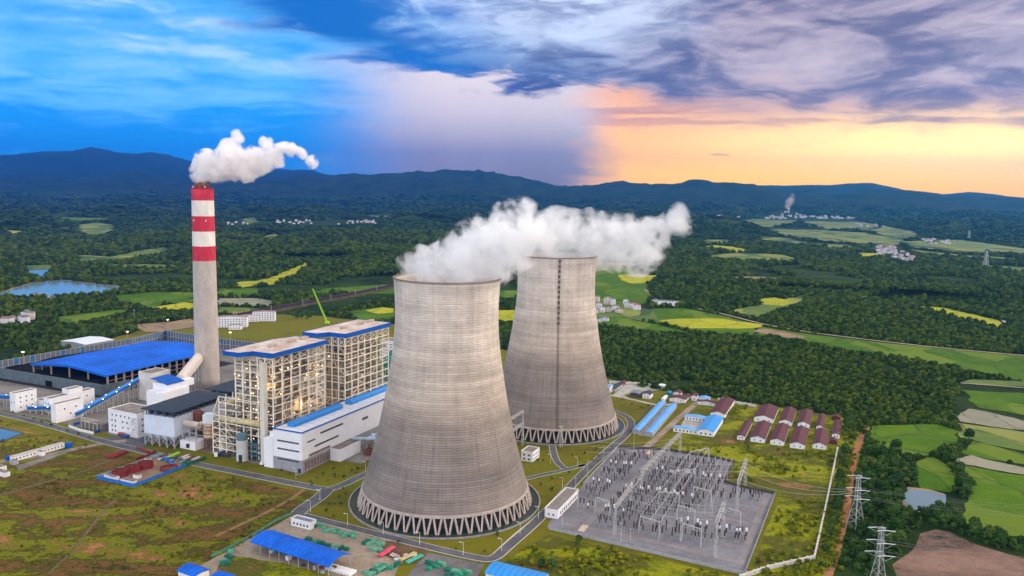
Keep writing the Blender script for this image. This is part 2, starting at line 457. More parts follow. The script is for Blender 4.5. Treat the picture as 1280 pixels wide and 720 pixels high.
LAKES = [[(-25, 372), (8, 364), (24, 359), (44, 353), (75, 350), (105, 353), (124, 356), (142, 357), (160, 360), (146, 366), (124, 370), (75, 373), (30, 372)],
         [(34, 339), (46, 336), (66, 335), (60, 341), (56, 348), (42, 346), (36, 342)],
         [(109, 299), (122, 298), (122, 302), (112, 303)], [(349, 303), (364, 302), (368, 306), (354, 308)],
         [(1124, 622), (1136, 612), (1160, 614), (1182, 620), (1185, 636), (1180, 640), (1158, 641), (1140, 637)],
         [(355, 259), (362, 258), (364, 260), (357, 261)]]
# plant site and its clearings
SITE = [(-120, 492), (-120, 800), (1030, 800), (1046, 700), (1060, 640), (1072, 590), (1080, 545), (1056, 522), (960, 507), (880, 496), (800, 485), (748, 468), (640, 440), (490, 405), (400, 395), (345, 393), (270, 398), (200, 406), (60, 446), (-120, 490)]
BARE = [(1120, 706), (1150, 668), (1170, 663), (1185, 666), (1215, 680), (1290, 700), (1290, 800), (1150, 800)]
RAIL = [(267, 404), (283, 401), (330, 392), (400, 379), (450, 369), (495, 359), (560, 345), (640, 330)]
fw_polys = [PW(p) for k, p in FIELDS]
lk_polys = [PW(p) for p in LAKES]
site_w = PW(SITE); bare_w = PW(BARE)
VILL = {}   # filled below: hamlets, pixel centre boxes
VILL_PX = [
 [(736, 368), (800, 372), (812, 382), (806, 396), (736, 402)],
 [(820, 374), (850, 375), (850, 384), (822, 384)],
 [(1092, 308), (1118, 306), (1145, 322), (1142, 330), (1118, 326), (1096, 318)],
 [(1150, 297), (1188, 299), (1190, 306), (1160, 306)],
 [(950, 264), (1085, 268), (1085, 273), (950, 275)],
 [(281, 396), (349, 392), (349, 410), (281, 413)],
 [(28, 260), (70, 260), (70, 264), (28, 264)], [(92, 259), (120, 259), (120, 262), (92, 262)],
 [(282, 277), (470, 275), (470, 282), (285, 283)], [(327, 251), (352, 251), (350, 255), (328, 255)],
]
vl_polys = [PW(p) for p in VILL_PX]
fp_all = np.vstack([])if False else None

def vnoise(x, y, s, seed=0):
    x = np.asarray(x) / s + seed * 17.31; y = np.asarray(y) / s + seed * 9.17
    xi = np.floor(x).astype(int); yi = np.floor(y).astype(int); fx = x - xi; fy = y - yi
    fx = fx * fx * (3 - 2 * fx); fy = fy * fy * (3 - 2 * fy)
    def h(a, b):
        n = (a * 374761393 + b * 668265263) & 0xffffffff
        n = ((n ^ (n >> 13)) * 1274126177) & 0xffffffff
        return ((n ^ (n >> 16)) & 0xffff) / 65535.0
    return (h(xi, yi) * (1 - fx) + h(xi + 1, yi) * fx) * (1 - fy) + (h(xi, yi + 1) * (1 - fx) + h(xi + 1, yi + 1) * fx) * fy

def fbm(x, y, s, o=5, seed=0, ridge=False):
    t = 0; a = .5; tot = 0
    for i in range(o):
        n = vnoise(x, y, s, seed + i)
        if ridge: n = 1 - np.abs(2 * n - 1)
        t = t + a * n; tot += a; a *= .5; s = s / 2.05
    return t / tot

NEAR_SKY = [(-60, 221), (0, 219), (40, 222), (100, 219), (140, 217), (165, 214), (190, 217), (215, 221), (260, 220), (330, 222), (400, 221), (450, 219), (500, 218), (560, 216), (610, 217), (640, 221), (700, 228), (740, 228), (800, 230), (845, 229), (870, 226), (900, 231), (960, 230), (1000, 234), (1060, 240), (1085, 237), (1130, 239), (1180, 244), (1230, 248), (1290, 250), (1340, 250)]
def az_el(px, py):
    d = _fw + (px - 640) / FPX * _rt - (py - 360) / FPX * _up
    return math.atan2(d[0], d[1]), math.atan2(d[2], math.hypot(d[0], d[1]))
ns = [az_el(*p) for p in NEAR_SKY]; ns_a = np.array([a for a, e in ns]); ns_z = np.array([CAM_H + 12400 * math.tan(e) for a, e in ns])

MF = []
for k_, p_ in more_fields():
    c_ = p_.mean(0)
    if all(np.linalg.norm(c_ - q.mean(0)) > np.linalg.norm(p_ - c_, axis=1).max() + np.linalg.norm(q - q.mean(0), axis=1).max() * .55 for q in fw_polys + lk_polys + vl_polys + [site_w] + [m[1] for m in MF]): MF.append((k_, p_))
print('extra fields', len(MF))
fw_polys = fw_polys + [m[1] for m in MF]
all_open = fw_polys + lk_polys + vl_polys + [site_w, bare_w]
def sstep(x, a, b):
    t = np.clip((x - a) / (b - a), 0, 1); return t * t * (3 - 2 * t)
def terrain(x, y, open_d=None):
    x = np.asarray(x, float); y = np.asarray(y, float)
    D = np.hypot(x, y); A = np.arctan2(x, y)
    if open_d is None:
        pts = np.c_[x.ravel(), y.ravel()]; open_d = np.full(len(pts), 1e9)
        for p in all_open:
            ctr = p.mean(0); rad = np.linalg.norm(p - ctr, axis=1).max()
            s = np.linalg.norm(pts - ctr, axis=1) < rad + 500
            if s.any(): open_d[s] = np.minimum(open_d[s], d_poly(pts[s], p))
        open_d = open_d.reshape(x.shape)
    amp = 26 * sstep(D, 900, 2200) + 40 * sstep(D, 3200, 6500)
    hill = np.clip(fbm(x, y, 620, 4, 3) - .36, 0, 1) / .34
    z = amp * hill * sstep(open_d, 15, 200)
    zs = np.interp(A, ns_a, ns_z)
    rd = fbm(x, y, 1700, 6, 21, True)
    prof = sstep(D, 9300, 12400) * (1 - .85 * sstep(D, 13200, 15500))
    m = prof * zs * (.34 + .92 * rd) - prof * 80 * fbm(x, y, 640, 5, 51, True)
    m = m + sstep(D, 7600, 10200) * (1 - sstep(D, 13000, 15000)) * 90 * (fbm(x, y, 900, 4, 5, True) - .5)
    z = z * (1 - sstep(D, 9000, 11000)) + m
    return z

# the ground: one sheet, fine near the plant, coarser towards the horizon
def ground_sheet():
    rs = np.concatenate([np.linspace(120, 900, 12, endpoint=False), np.geomspace(900, 18300, 280)])
    az_f = np.radians(np.linspace(-44, 44, 330)); az_c = np.radians(np.linspace(44, 316, 60))[1:-1]
    az_ = np.concatenate([az_f, az_c])
    RR, AA = np.meshgrid(rs, az_, indexing='ij'); X = RR * np.sin(AA); Y = RR * np.cos(AA)
    Z = terrain(X, Y)
    n, k = X.shape
    v = np.c_[X.ravel(), Y.ravel(), Z.ravel()].tolist(); v.append((0, 0, 0)); c = len(v) - 1
    f = [(i * k + j, (i + 1) * k + j, (i + 1) * k + (j + 1) % k, i * k + (j + 1) % k) for i in range(n - 1) for j in range(k)]
    f += [(c, j, (j + 1) % k) for j in range(k)]
    mb = MB(); mb.v = v; mb.f = f; mb.mi = [0] * len(f)
    m, t, b, o = _new('ground')
    pos = t.node('ShaderNodeNewGeometry').outputs['Position']
    a = t.noise(t.mapv(pos, (1, 1, 1)), .0016, 8, .6); c2 = t.noise(pos, .012, 8, .7); c3 = t.noise(pos, .09, 5, .7)
    col = t.mix(t.ss(c2, .38, .62), (.012, .030, .010), (.035, .065, .016))
    col = t.mix(t.m('MULTIPLY', t.ss(a, .50, .64), .55), col, (.050, .080, .020))
    col = t.mix(t.m('MULTIPLY', t.ss(c3, .55, .72), .4), col, (.06, .06, .025))
    sz = t.node('ShaderNodeSeparateXYZ'); t.l.new(pos, sz.inputs[0]); col = t.mix(t.ss(sz.outputs[2], 60, 150), col, t.mix(t.ss(t.noise(pos, .004, 8, .7), .4, .6), (.008, .020, .010), (.022, .040, .018)))
    t.l.new(col, b.inputs['Base Color']); b.inputs['Roughness'].default_value = .95; b.inputs['Specular IOR Level'].default_value = .05
    bp = t.node('ShaderNodeBump'); bp.inputs['Strength'].default_value = 1.0; bp.inputs['Distance'].default_value = 30
    t.l.new(t.noise(pos, .012, 8, .7), bp.inputs['Height']); t.l.new(bp.outputs[0], b.inputs['Normal'])
    g = mb.build('ground', m, smooth=True); tag(g, 'dark wooded plain rolling up into blue mountain ridges', None, None, 'structure')
    return g
ground_sheet()

# farther range beyond the near ridges
def far_range():
    sk = [(-80, 192), (0, 190), (30, 189), (60, 186), (90, 188), (115, 183), (140, 186), (160, 187), (210, 184), (240, 190), (300, 196), (340, 206), (380, 210), (420, 217), (470, 219), (540, 215), (600, 219), (640, 222), (700, 228), (760, 226), (830, 233), (900, 230), (960, 229), (1030, 231), (1090, 229), (1130, 237), (1180, 240), (1210, 236), (1250, 238), (1290, 243), (1350, 243)]
    aa = [az_el(*p) for p in sk]; a_ = np.array([q[0] for q in aa]); z_ = np.array([CAM_H + 16300 * math.tan(q[1]) for q in aa])
    rs = np.linspace(14600, 18200, 44); azs = np.radians(np.linspace(-42, 42, 500))
    RR, AA = np.meshgrid(rs, azs, indexing='ij'); X = RR * np.sin(AA); Y = RR * np.cos(AA)
    zz = np.interp(AA, a_, z_)
    Z = sstep(RR, 14600, 16300) * (1 - sstep(RR, 16700, 18200)) * (zz * (.58 + .50 * fbm(X, Y, 2600, 7, 40, True))) - 5
    n, k = X.shape; mb = MB(); mb.v = np.c_[X.ravel(), Y.ravel(), Z.ravel()].tolist()
    mb.f = [(i * k + j, (i + 1) * k + j, (i + 1) * k + j + 1, i * k + j + 1) for i in range(n - 1) for j in range(k - 1)]; mb.mi = [0] * len(mb.f)
    o = mb.build('mountains', mat('mountain', (.012, .035, .040), .95, .4, .002), smooth=True)
    tag(o, 'pale far mountain range beyond the near ridges', None, None, 'structure')
far_range()

# ------------------------------------------------------------------ sheets
def clip_dense(poly, step):
    out = []
    for i in range(len(poly)):
        a = np.array(poly[i], float); b = np.array(poly[(i + 1) % len(poly)], float); n = max(1, int(np.linalg.norm(b - a) / step))
        for k in range(n): out.append(tuple(a + (b - a) * k / n))
    return out

def wobble(poly, amp, s):
    p = np.array(poly); return [tuple(q) for q in np.c_[p[:, 0] + (vnoise(p[:, 0], p[:, 1], s, 5) - .5) * 2 * amp, p[:, 1] + (vnoise(p[:, 0], p[:, 1], s, 8) - .5) * 2 * amp]]

def sheet(name, poly, z, m, label=None, th=0.0, wob=None, kind='structure', smooth_iter=0):
    poly = [tuple(p) for p in poly]
    if wob: poly = wobble(clip_dense(poly, wob[1] / 2), *wob)
    for _ in range(smooth_iter):
        q = []
        for i in range(len(poly)):
            a = np.array(poly[i]); b = np.array(poly[(i + 1) % len(poly)]); q += [tuple(a * .75 + b * .25), tuple(a * .25 + b * .75)]
        poly = q
    bm = bmesh.new(); vs = [bm.verts.new((x, y, 0)) for x, y in poly]; f = bm.faces.new(vs)
    f.normal_update()
    if f.normal.z < 0: f.normal_flip()
    bmesh.ops.triangulate(bm, faces=bm.faces[:])
    me = bpy.data.meshes.new(name); bm.to_mesh(me); bm.free(); me.materials.append(m)
    o = bpy.data.objects.new(name, me); C.objects.link(o); o.location = (0, 0, z)
    return tag(o, label, None, None, kind)

def ribbon(pts, w, closed=False, n_sm=3):
    """smoothed band outline along world points; returns left and right edge lists"""
    P_ = [np.array(p, float) for p in pts]
    for _ in range(n_sm):
        q = [P_[0]] if not closed else []
        for i in range(len(P_) - (0 if closed else 1)):
            a = P_[i]; b = P_[(i + 1) % len(P_)]; q += [a * .75 + b * .25, a * .25 + b * .75]
        if not closed: q.append(P_[-1])
        P_ = q
    L, Rr = [], []
    n = len(P_)
    for i in range(n):
        a = P_[(i - 1) % n] if (closed or i) else P_[0]; b = P_[(i + 1) % n] if (closed or i < n - 1) else P_[-1]
        d = b - a; d /= (np.linalg.norm(d) + 1e-9); nn = np.array([-d[1], d[0]]) * w / 2
        L.append(P_[i] + nn); Rr.append(P_[i] - nn)
    return L, Rr, P_

def band(name, pts, w, z, m, label, thick=0.0, closed=False, n_sm=3, kind='structure'):
    L, Rr, _ = ribbon(pts, w, closed, n_sm); mb = MB(); n = len(L)
    if thick: vs = [(*p, z) for p in L] + [(*p, z) for p in Rr] + [(*p, z - thick) for p in L] + [(*p, z - thick) for p in Rr]
    else: vs = [(*p, z) for p in L] + [(*p, z) for p in Rr]
    fs = []
    for i in range(n if closed else n - 1):
        j = (i + 1) % n
        fs.append((n + i, n + j, j, i))
        if thick: fs += [(i, j, 2 * n + j, 2 * n + i), (n + j, n + i, 3 * n + i, 3 * n + j)]
    mb.add(vs, fs); o = mb.build(name, m)
    return tag(o, label, None, None, kind)

def field_mat(kind):
    nm = 'field_' + kind
    if nm in MATS: return MATS[nm]
    c = dict(rice=((.032, .095, .001), (.080, .150, .002)), ripe=((.26, .28, .012), (.38, .36, .015)), young=((.07, .12, .03), (.12, .17, .03)), tilled=((.20, .145, .085), (.28, .20, .12)),
             stubble=((.19, .19, .13), (.27, .25, .18)), valley=((.09, .15, .05), (.17, .21, .07)))[kind]
    m, t, b, o = _new(nm)
    pos = t.node('ShaderNodeNewGeometry').outputs['Position']
    cell = t.node('ShaderNodeTexVoronoi'); cell.feature = 'F1'; cell.distance = 'CHEBYCHEV'
    big = {'valley': .012, 'young': .02}.get(kind, .022)
    wp = t.mapv(pos, (1.0, .55, 1), rot=(0, 0, R(-24)))
    wn = t.node('ShaderNodeTexNoise'); wn.inputs['Scale'].default_value = .012; t.l.new(wp, wn.inputs['Vector'])
    wp2 = t.vm('ADD', wp, t.vm('MULTIPLY', wn.outputs['Color'], (26, 26, 0)))
    t.l.new(wp2, cell.inputs['Vector']); cell.inputs['Scale'].default_value = big
    sep = t.node('ShaderNodeSeparateColor'); t.l.new(cell.outputs['Color'], sep.inputs[0])
    edge = t.node('ShaderNodeTexVoronoi'); edge.feature = 'DISTANCE_TO_EDGE'; t.l.new(wp2, edge.inputs['Vector']); edge.inputs['Scale'].default_value = big
    rows = t.noise(t.mapv(pos, (.06, 1.2, 1), rot=(0, 0, R(-24))), .5, 3)
    n = t.ss(t.m('ADD', t.m('MULTIPLY', t.noise(pos, .035, 7, .7), .6), t.m('MULTIPLY', t.noise(pos, .3, 4, .7), .4)), .36, .64)
    f = t.m('ADD', t.m('MULTIPLY', sep.outputs[0], .38), t.m('ADD', t.m('MULTIPLY', n, .50), t.m('MULTIPLY', rows, .25)))
    col = t.mix(t.ss(f, .25, .85, smooth=False), *c)
    if kind in ('valley', 'young'):
        col = t.mix(t.ss(sep.outputs[1], .62, .66), col, (.20, .22, .05)); col = t.mix(t.ss(sep.outputs[2], .8, .82), col, (.045, .08, .03))
    if kind == 'rice': col = t.mix(t.m('MULTIPLY', t.ss(sep.outputs[1], .72, .75), .6), col, (.14, .19, .018))
    col = t.mix(t.m('MULTIPLY', t.ss(edge.outputs[0], .035, .010, 0, .6), t.ss(t.noise(pos, .06, 3), .4, .6, .3, 1)), col, (.03, .05, .015))
    t.l.new(col, b.inputs['Base Color']); b.inputs['Roughness'].default_value = .9; b.inputs['Specular IOR Level'].default_value = .1
    MATS[nm] = m; return m

FLAB = dict(rice='bright green rice field', ripe='yellow ripening rice field', young='olive green vegetable field', tilled='brown tilled field', stubble='pale harvested field', valley='patchwork of green valley fields')
for i, (k, w) in enumerate(zip([f[0] for f in FIELDS] + [m[0] for m in MF], fw_polys)):
    D = np.linalg.norm(w.mean(0)); ext = min(60, max(3, D * .008))
    sheet('field', w, .10 + .012 * i + D * .0001, field_mat(k), FLAB[k], wob=(ext * .5, ext * 2), smooth_iter=0)

def water_mat(name, col, rough=.08):
    if name in MATS: return MATS[name]
    m, t, b, o = _new(name); b.inputs['Base Color'].default_value = (*col, 1); b.inputs['Roughness'].default_value = rough; b.inputs['IOR'].default_value = 1.33
    pos = t.node('ShaderNodeNewGeometry').outputs['Position']; bp = t.node('ShaderNodeBump'); bp.inputs['Strength'].default_value = .25; bp.inputs['Distance'].default_value = .3
    t.l.new(t.noise(pos, .3, 4), bp.inputs['Height']); t.l.new(bp.outputs[0], b.inputs['Normal'])
    MATS[name] = m; return m
earth = mat('red_earth', (.40, .16, .06), .95, .4, .05, col2=(.22, .12, .07))
shore = mat('shore_earth', (.30, .22, .13), .95, .4, .05)
for i, w in enumerate(lk_polys):
    if i in (0, 4):
        c = w.mean(0); sheet('bank', [tuple(c + (p - c) * 1.06 + (p - c) / np.linalg.norm(p - c) * 1.5) for p in w], .30, shore, 'pale earth bank round the water', wob=(3, 12))
    sheet('water', w, .42 + .01 * i, water_mat('lake_water', (.13, .20, .24), .12), ['calm lake in the left plain', 'upper arm of the lake', 'small far pond', 'small pond behind the chimney', 'fish pond beside rice fields', 'tiny far pond'][i], wob=(4 if i != 4 else 1.2, 30 if i != 4 else 8))

def wild_mat(name, scale, cols, seed=0):
    if name in MATS: return MATS[name]
    m, t, b, o = _new(name); pos = t.node('ShaderNodeNewGeometry').outputs['Position']
    p = t.mapv(pos, (1, 1, 1), (seed * 31, seed * 17, 0))
    al = t.mapv(pos, (.35, 1.0, 1), (seed, 0, 0), (0, 0, R(-32)))
    n1 = t.noise(al, scale, 7, .62, .3); n2 = t.noise(p, scale * 2.6, 7, .7); n3 = t.noise(p, scale * 14, 5, .75)
    f = t.m('ADD', t.m('MULTIPLY', n1, .5), t.m('ADD', t.m('MULTIPLY', n2, .28), t.m('MULTIPLY', n3, .22)))
    f = t.ss(f, .39, .61, smooth=False)
    col = t.ramp(f, cols)
    col = t.mix(t.m('MULTIPLY', t.ss(n3, .56, .70), .35), col, (.028, .04, .012))
    t.l.new(col, b.inputs['Base Color']); b.inputs['Roughness'].default_value = .95; b.inputs['Specular IOR Level'].default_value = .1
    bp = t.node('ShaderNodeBump'); bp.inputs['Strength'].default_value = .7; bp.inputs['Distance'].default_value = .8
    t.l.new(n3, bp.inputs['Height']); t.l.new(bp.outputs[0], b.inputs['Normal'])
    MATS[name] = m; return m
lawn = wild_mat('lawn_grass', .02, [(.0, (.075, .065, .012)), (.35, (.115, .108, .009)), (.6, (.145, .130, .008)), (.85, (.10, .125, .007)), (1, (.17, .145, .02))], 1)
wild_l = wild_mat('wild_field', .034, [(.0, (.025, .042, .006)), (.14, (.070, .052, .014)), (.27, (.20, .095, .032)), (.35, (.10, .062, .015)), (.45, (.050, .055, .008)), (.55, (.105, .10, .007)), (.64, (.20, .22, .004)), (.71, (.085, .085, .008)), (.80, (.22, .11, .040)), (1, (.40, .17, .075))], 2)
wild_r = wild_mat('wild_scrub', .03, [(.0, (.26, .13, .05)), (.2, (.11, .08, .018)), (.4, (.065, .080, .008)), (.6, (.17, .18, .004)), (.78, (.26, .26, .005)), (.9, (.05, .075, .010)), (1, (.32, .18, .08))], 3)
paved = mat('paved_yard', (.24, .22, .20), .9, .35, .04, col2=(.13, .115, .10))
asphalt = mat('asphalt', (.115, .115, .125), .9, .3, .06)
kerbm = mat('kerb_concrete', (.50, .49, .46), .85, .2, .5)
concrete = mat('pale_concrete', (.40, .38, .34), .85, .3, .15)
gravel = mat('yard_gravel', (.23, .225, .25), .95, .25, .035, col2=(.15, .14, .155))
dirt = mat('dirt_road', (.34, .28, .22), .95, .3, .06, col2=(.22, .17, .12))
faint = mat('faint_track', (.16, .13, .08), .95, .4, .12, col2=(.10, .09, .04))

sheet('grass_ground', site_w, .02, lawn, 'olive lawns and verges of the power plant', wob=(4, 20))
LB = [(-120, 540), (-60, 525), (0, 526), (75, 546), (125, 560), (165, 569), (240, 588), (330, 605), (395, 619), (399, 626), (366, 641), (300, 682), (228, 722), (180, 790), (-120, 800)]
sheet('wild_grass_field', PW(LB), .04, wild_l, 'patchy green and brown wild grass field left of the road', wob=(1.2, 14))
RB = [(612, 712), (650, 690), (687, 668), (760, 686), (925, 723), (940, 712), (974, 618), (940, 608), (908, 598), (919, 577), (860, 566), (835, 558), (872, 508), (960, 509), (1050, 520), (1079, 545), (1070, 590), (1056, 650), (1040, 700), (1020, 800), (560, 800)]
sheet('scrub_ground', PW(RB), .05, wild_r, 'yellow green scrub land around the switchyard', wob=(1.5, 16))
sheet('paved_yard', PW([(0, 470), (60, 452), (200, 420), (300, 432), (400, 440), (500, 480), (500, 520), (456, 556), (440, 573), (395, 578), (378, 596), (328, 582), (262, 566), (210, 555), (165, 549), (130, 541), (90, 531), (30, 519), (-60, 500)]), .05, paved, 'grey paved yard around the boiler houses', wob=(.8, 12))
sheet('paved_yard', PW([(128, 548), (172, 541), (190, 549), (176, 563), (160, 566), (132, 556)]), .07, asphalt, 'grey junction apron by the white control building')
lawn_spots = [[(306, 586), (320, 579), (330, 585), (316, 590)], [(330, 591), (347, 585), (372, 592), (357, 600)], [(366, 597), (380, 592), (430, 578), (456, 588), (417, 601), (402, 607)], [(160, 544), (186, 550), (183, 556), (158, 549)], [(60, 531), (85, 528), (98, 536), (88, 541)]]
for q in lawn_spots[:3]: sheet('lawn', PW(q), .09, lawn, 'small mown lawn beside the turbine hall', wob=(.4, 6))
flowerbed = mat('flower_bed', (.24, .09, .07), .95, .5, .4)
# bare red ground lower right, tracks
pinkearth = wild_mat('bare_red_ground', .035, [(.0, (.030, .030, .034)), (.10, (.075, .058, .050)), (.30, (.15, .095, .070)), (.6, (.21, .125, .092)), (.85, (.26, .16, .115)), (.93, (.12, .10, .085)), (1, (.06, .07, .03))], 6)
sheet('bare_ground', bare_w, .06, pinkearth, 'bare reddish mud flat at the lower right', wob=(3, 18))
TRACK = [(1084, 534), (1078, 545), (1071, 560), (1066, 580), (1062, 605), (1058, 640), (1050, 668), (1041, 700), (1028, 740), (1015, 790)]
band('path', PW(TRACK), 5.0, .11, earth, 'orange dirt track beside the perimeter wall')
band('path', PW([(1058, 645), (1052, 672), (1047, 690), (1040, 712)]), 3.0, .10, mat('dry_grass', (.30, .22, .09), .95, .4, .1), 'faint ochre side track')

# ---- roads
def road(pts, w, label, z=.10, kerb=True, line=False, name='road', m=None):
    wp = PW(pts)
    if kerb: band('kerb', wp, w + .9, z + .06, kerbm, 'pale kerb of the ' + label, thick=.16)
    band(name, wp, w, z + (.075 if kerb else 0), m or asphalt, label)
road([(-60, 502), (0, 517), (40, 526), (80, 537), (125, 551), (170, 562), (240, 579), (300, 591), (350, 601), (400, 611), (412, 612)], 7.5, 'main plant road below the boiler houses')
road([(409, 613), (425, 608), (458, 592), (480, 583)], 7, 'road from the junction to the cooling tower', z=.14)
road([(410, 611), (400, 622), (381, 634), (371, 643)], 9, 'short road down to the yard gate', z=.18)
road([(372, 642), (388, 647), (440, 660), (520, 680), (600, 699), (618, 699), (636, 682), (668, 655), (700, 622), (735, 585), (764, 560), (787, 540), (790, 528), (783, 520), (768, 514), (752, 508)], 6.2, 'plant ring road around the cooling towers', z=.12)
road([(652, 600), (680, 593), (705, 588), (736, 580), (722, 583)], 4, 'footway between the two towers', z=.08)
road([(690, 556), (692, 566), (696, 578), (706, 586)], 5, 'short access way below the rear tower', z=.09)
band('path', PW([(617, 694), (640, 672), (671, 647), (704, 613), (740, 577), (770, 551)]), 2.6, .09, kerbm, 'pale drain cover strip along the ring road')
road([(800, 565), (815, 553), (840, 530), (870, 504), (882, 496)], 6, 'straight dirt lane between blue roofed buildings', z=.09, kerb=False, m=dirt)
road([(762, 494), (790, 499), (826, 508), (850, 503)], 5, 'access lane behind the rear tower', z=.08, kerb=False, m=concrete)
road([(-90, 598), (0, 576), (50, 571), (100, 560), (140, 552), (158, 551)], 7, 'pale concrete road past the long white cabins', z=.08, kerb=False, m=dirt)
road([(-60, 640), (0, 619), (60, 602), (110, 588), (160, 564)], 2.6, 'narrow track through the wild grass', z=.07, kerb=False, m=faint)
road([(60, 718), (90, 690), (128, 640), (146, 622)] , 1.6, 'faint track near the tank site', z=.065, kerb=False, m=faint)
road([(268, 671), (300, 656), (335, 640), (368, 621), (380, 612)], 2.6, 'ochre footpath across the wild grass', z=.075, kerb=False, m=mat('ochre_path', (.26, .16, .08), .95, .3, .1))
sheet('dirt_yard', PW([(362, 646), (388, 652), (440, 664), (500, 679), (520, 688), (500, 706), (470, 790), (120, 800), (230, 720), (292, 684), (330, 664)]), .085, dirt, 'sandy storage yard behind the blue shed', wob=(1.0, 9))
sheet('scrub_ground', PW([(275, 704), (290, 694), (360, 706), (420, 720), (440, 800), (250, 800)]), .11, wild_r, 'scrubby red brown corner beside the blue shed', wob=(1.2, 7))
sheet('gravel_yard', PW([(517, 710), (536, 691), (606, 706), (598, 718), (560, 800), (450, 800)]), .12, mat('grey_gravel', (.16, .15, .15), .95, .3, .08), 'dark grey gravel storage bay', wob=(.4, 8))
sheet('scrub_ground', PW([(482, 677), (500, 676), (536, 688), (520, 706), (492, 700), (470, 690)]), .13, mat('rust_earth', (.17, .10, .06), .95, .5, .15, col2=(.09, .07, .035)), 'rusty soil under the stacked pipes', wob=(.5, 6))
# switchyard
YARD = [(684, 659), (688, 650), (772, 560), (830, 563), (895, 573), (918, 579), (905.5, 603), (925, 609), (969, 618), (931, 717)]
yard_w = PW(YARD)
sheet('gravel_yard', yard_w, .10, gravel, 'grey gravel switchyard')
lanec = mat('yard_lane', (.245, .22, .22), .9, .25, .1)
for zi, (q, ww) in enumerate((([(722, 668), (765, 622), (838, 566)], 4.5), ([(705, 655), (780, 668), (930, 704)], 4), ([(925, 706), (957, 624)], 4), ([(885, 644), (935, 654)], 3.5), ([(745, 640), (860, 664), (935, 690)], 2.5))):
    band('yard_lane', PW(q), ww, .13 + .012 * zi, lanec, 'pale service lane in the switchyard', n_sm=1)
# far roads
RD2 = [(822, 382), (858, 383), (905, 393), (950, 405), (1010, 416), (1100, 427), (1180, 436), (1290, 446)]
band('road', PW(RD2), 7, .9, dirt, 'pale country road along the foot of the far woods')
band('road', PW([(1198, 479), (1240, 482), (1290, 486)]), 5, .6, dirt, 'pale lane beside the right fields')
band('road', PW([(1290, 382), (1268, 387), (1255, 394), (1254, 401), (1262, 406)]), 10, 1.5, kerbm, 'bright bend of a country road in the far woods')
band('road', PW([(165, 357), (146, 364), (120, 371), (100, 376)]), 9, .7, shore, 'pale dam road beside the lake')
band('road', PW([(806, 362), (815, 371), (824, 377)]), 6, .8, dirt, 'lane leading down to the hamlet')

# ================================================================== VEGETATION
def leaf_mat(name, cols, tone=.004):
    m, t, b, o = _new(name)
    oi = t.node('ShaderNodeObjectInfo').outputs['Random']; pos = t.node('ShaderNodeNewGeometry').outputs['Position']
    n = t.noise(pos, tone, 3, .5); n2 = t.noise(pos, .5, 2, .6)
    f = t.m('ADD', t.m('MULTIPLY', oi, .42), t.m('ADD', t.m('MULTIPLY', n, .36), t.m('MULTIPLY', n2, .30)))
    t.l.new(t.ramp(f, cols), b.inputs['Base Color']); b.inputs['Roughness'].default_value = .8
    b.inputs['Specular IOR Level'].default_value = .2
    return m
leaf_forest = leaf_mat('leaf_forest', [(.25, (.008, .026, .004)), (.42, (.022, .055, .007)), (.58, (.048, .092, .009)), (.72, (.09, .135, .012)), (.9, (.15, .18, .02))])
leaf_far = leaf_mat('leaf_far', [(.25, (.010, .034, .012)), (.5, (.022, .060, .014)), (.68, (.045, .090, .018)), (.88, (.085, .125, .030))], .0015)
leaf_near = leaf_mat('leaf_near', [(.2, (.012, .040, .008)), (.5, (.028, .075, .012)), (.7, (.050, .105, .015)), (.9, (.09, .14, .02))], .03)
leaf_bush = leaf_mat('leaf_bush', [(.22, (.035, .060, .006)), (.42, (.085, .115, .006)), (.6, (.18, .20, .005)), (.85, (.27, .26, .008))], .02)
bark = mat('bark', (.10, .075, .05), .95, .3, 2)

def crown_mesh(name, seed, lobes, per, leaf, m, squash=.85, r0=1.0, conic=0.0):
    """leaf clumps spread through several lobes; unit crown radius about 1, base at z=0"""
    rg = np.random.default_rng(seed); mb = MB()
    L = []
    for i in range(lobes):
        a = rg.uniform(0, 6.283); rr = rg.uniform(.15, .62) if i else 0; zz = rg.uniform(.45, 1.25) if i else 1.0
        if conic: rr *= 1 - conic * (zz - .4)
        L.append((rr * math.cos(a), rr * math.sin(a), zz, rg.uniform(.34, .58) * (1 - conic * .4 * (zz - .6)) if i else .72))
    for (x, y, z, r) in L:
        for k in range(per):
            d = rg.normal(size=3); d /= np.linalg.norm(d)
            if d[2] < -.45: d[2] *= -.6
            q = r * rg.uniform(.72, 1.08)
            c = np.array([x, y, z]) + d * q * np.array([1, 1, squash])
            nrm = d + rg.normal(size=3) * .55; nrm /= np.linalg.norm(nrm)
            a = np.cross(nrm, rg.normal(size=3)); a /= np.linalg.norm(a); b = np.cross(nrm, a)
            s = leaf * rg.uniform(.6, 1.4); s2 = s * rg.uniform(.5, 1.0)
            v = [c + a * s, c + b * s2 + nrm * s * .2, c - a * s * .9, c - b * s2 + nrm * s * .1]
            mb.add(v, [(0, 1, 2), (0, 2, 3)])
        # inner mass so that the crown is not see-through
        bm = bmesh.new(); bmesh.ops.create_icosphere(bm, subdivisions=1, radius=r * .70)
        vs = [(v.co.x * rg.uniform(.85, 1.1) + x, v.co.y * rg.uniform(.85, 1.1) + y, v.co.z * squash + z) for v in bm.verts]
        fs = [tuple(v.index for v in f.verts) for f in bm.faces]; bm.free(); mb.add(vs, fs)
    me = bpy.data.meshes.new(name); me.from_pydata([(p[0] * r0, p[1] * r0, p[2] * r0) for p in mb.v], [], mb.f); me.materials.append(m); me.update()
    return me

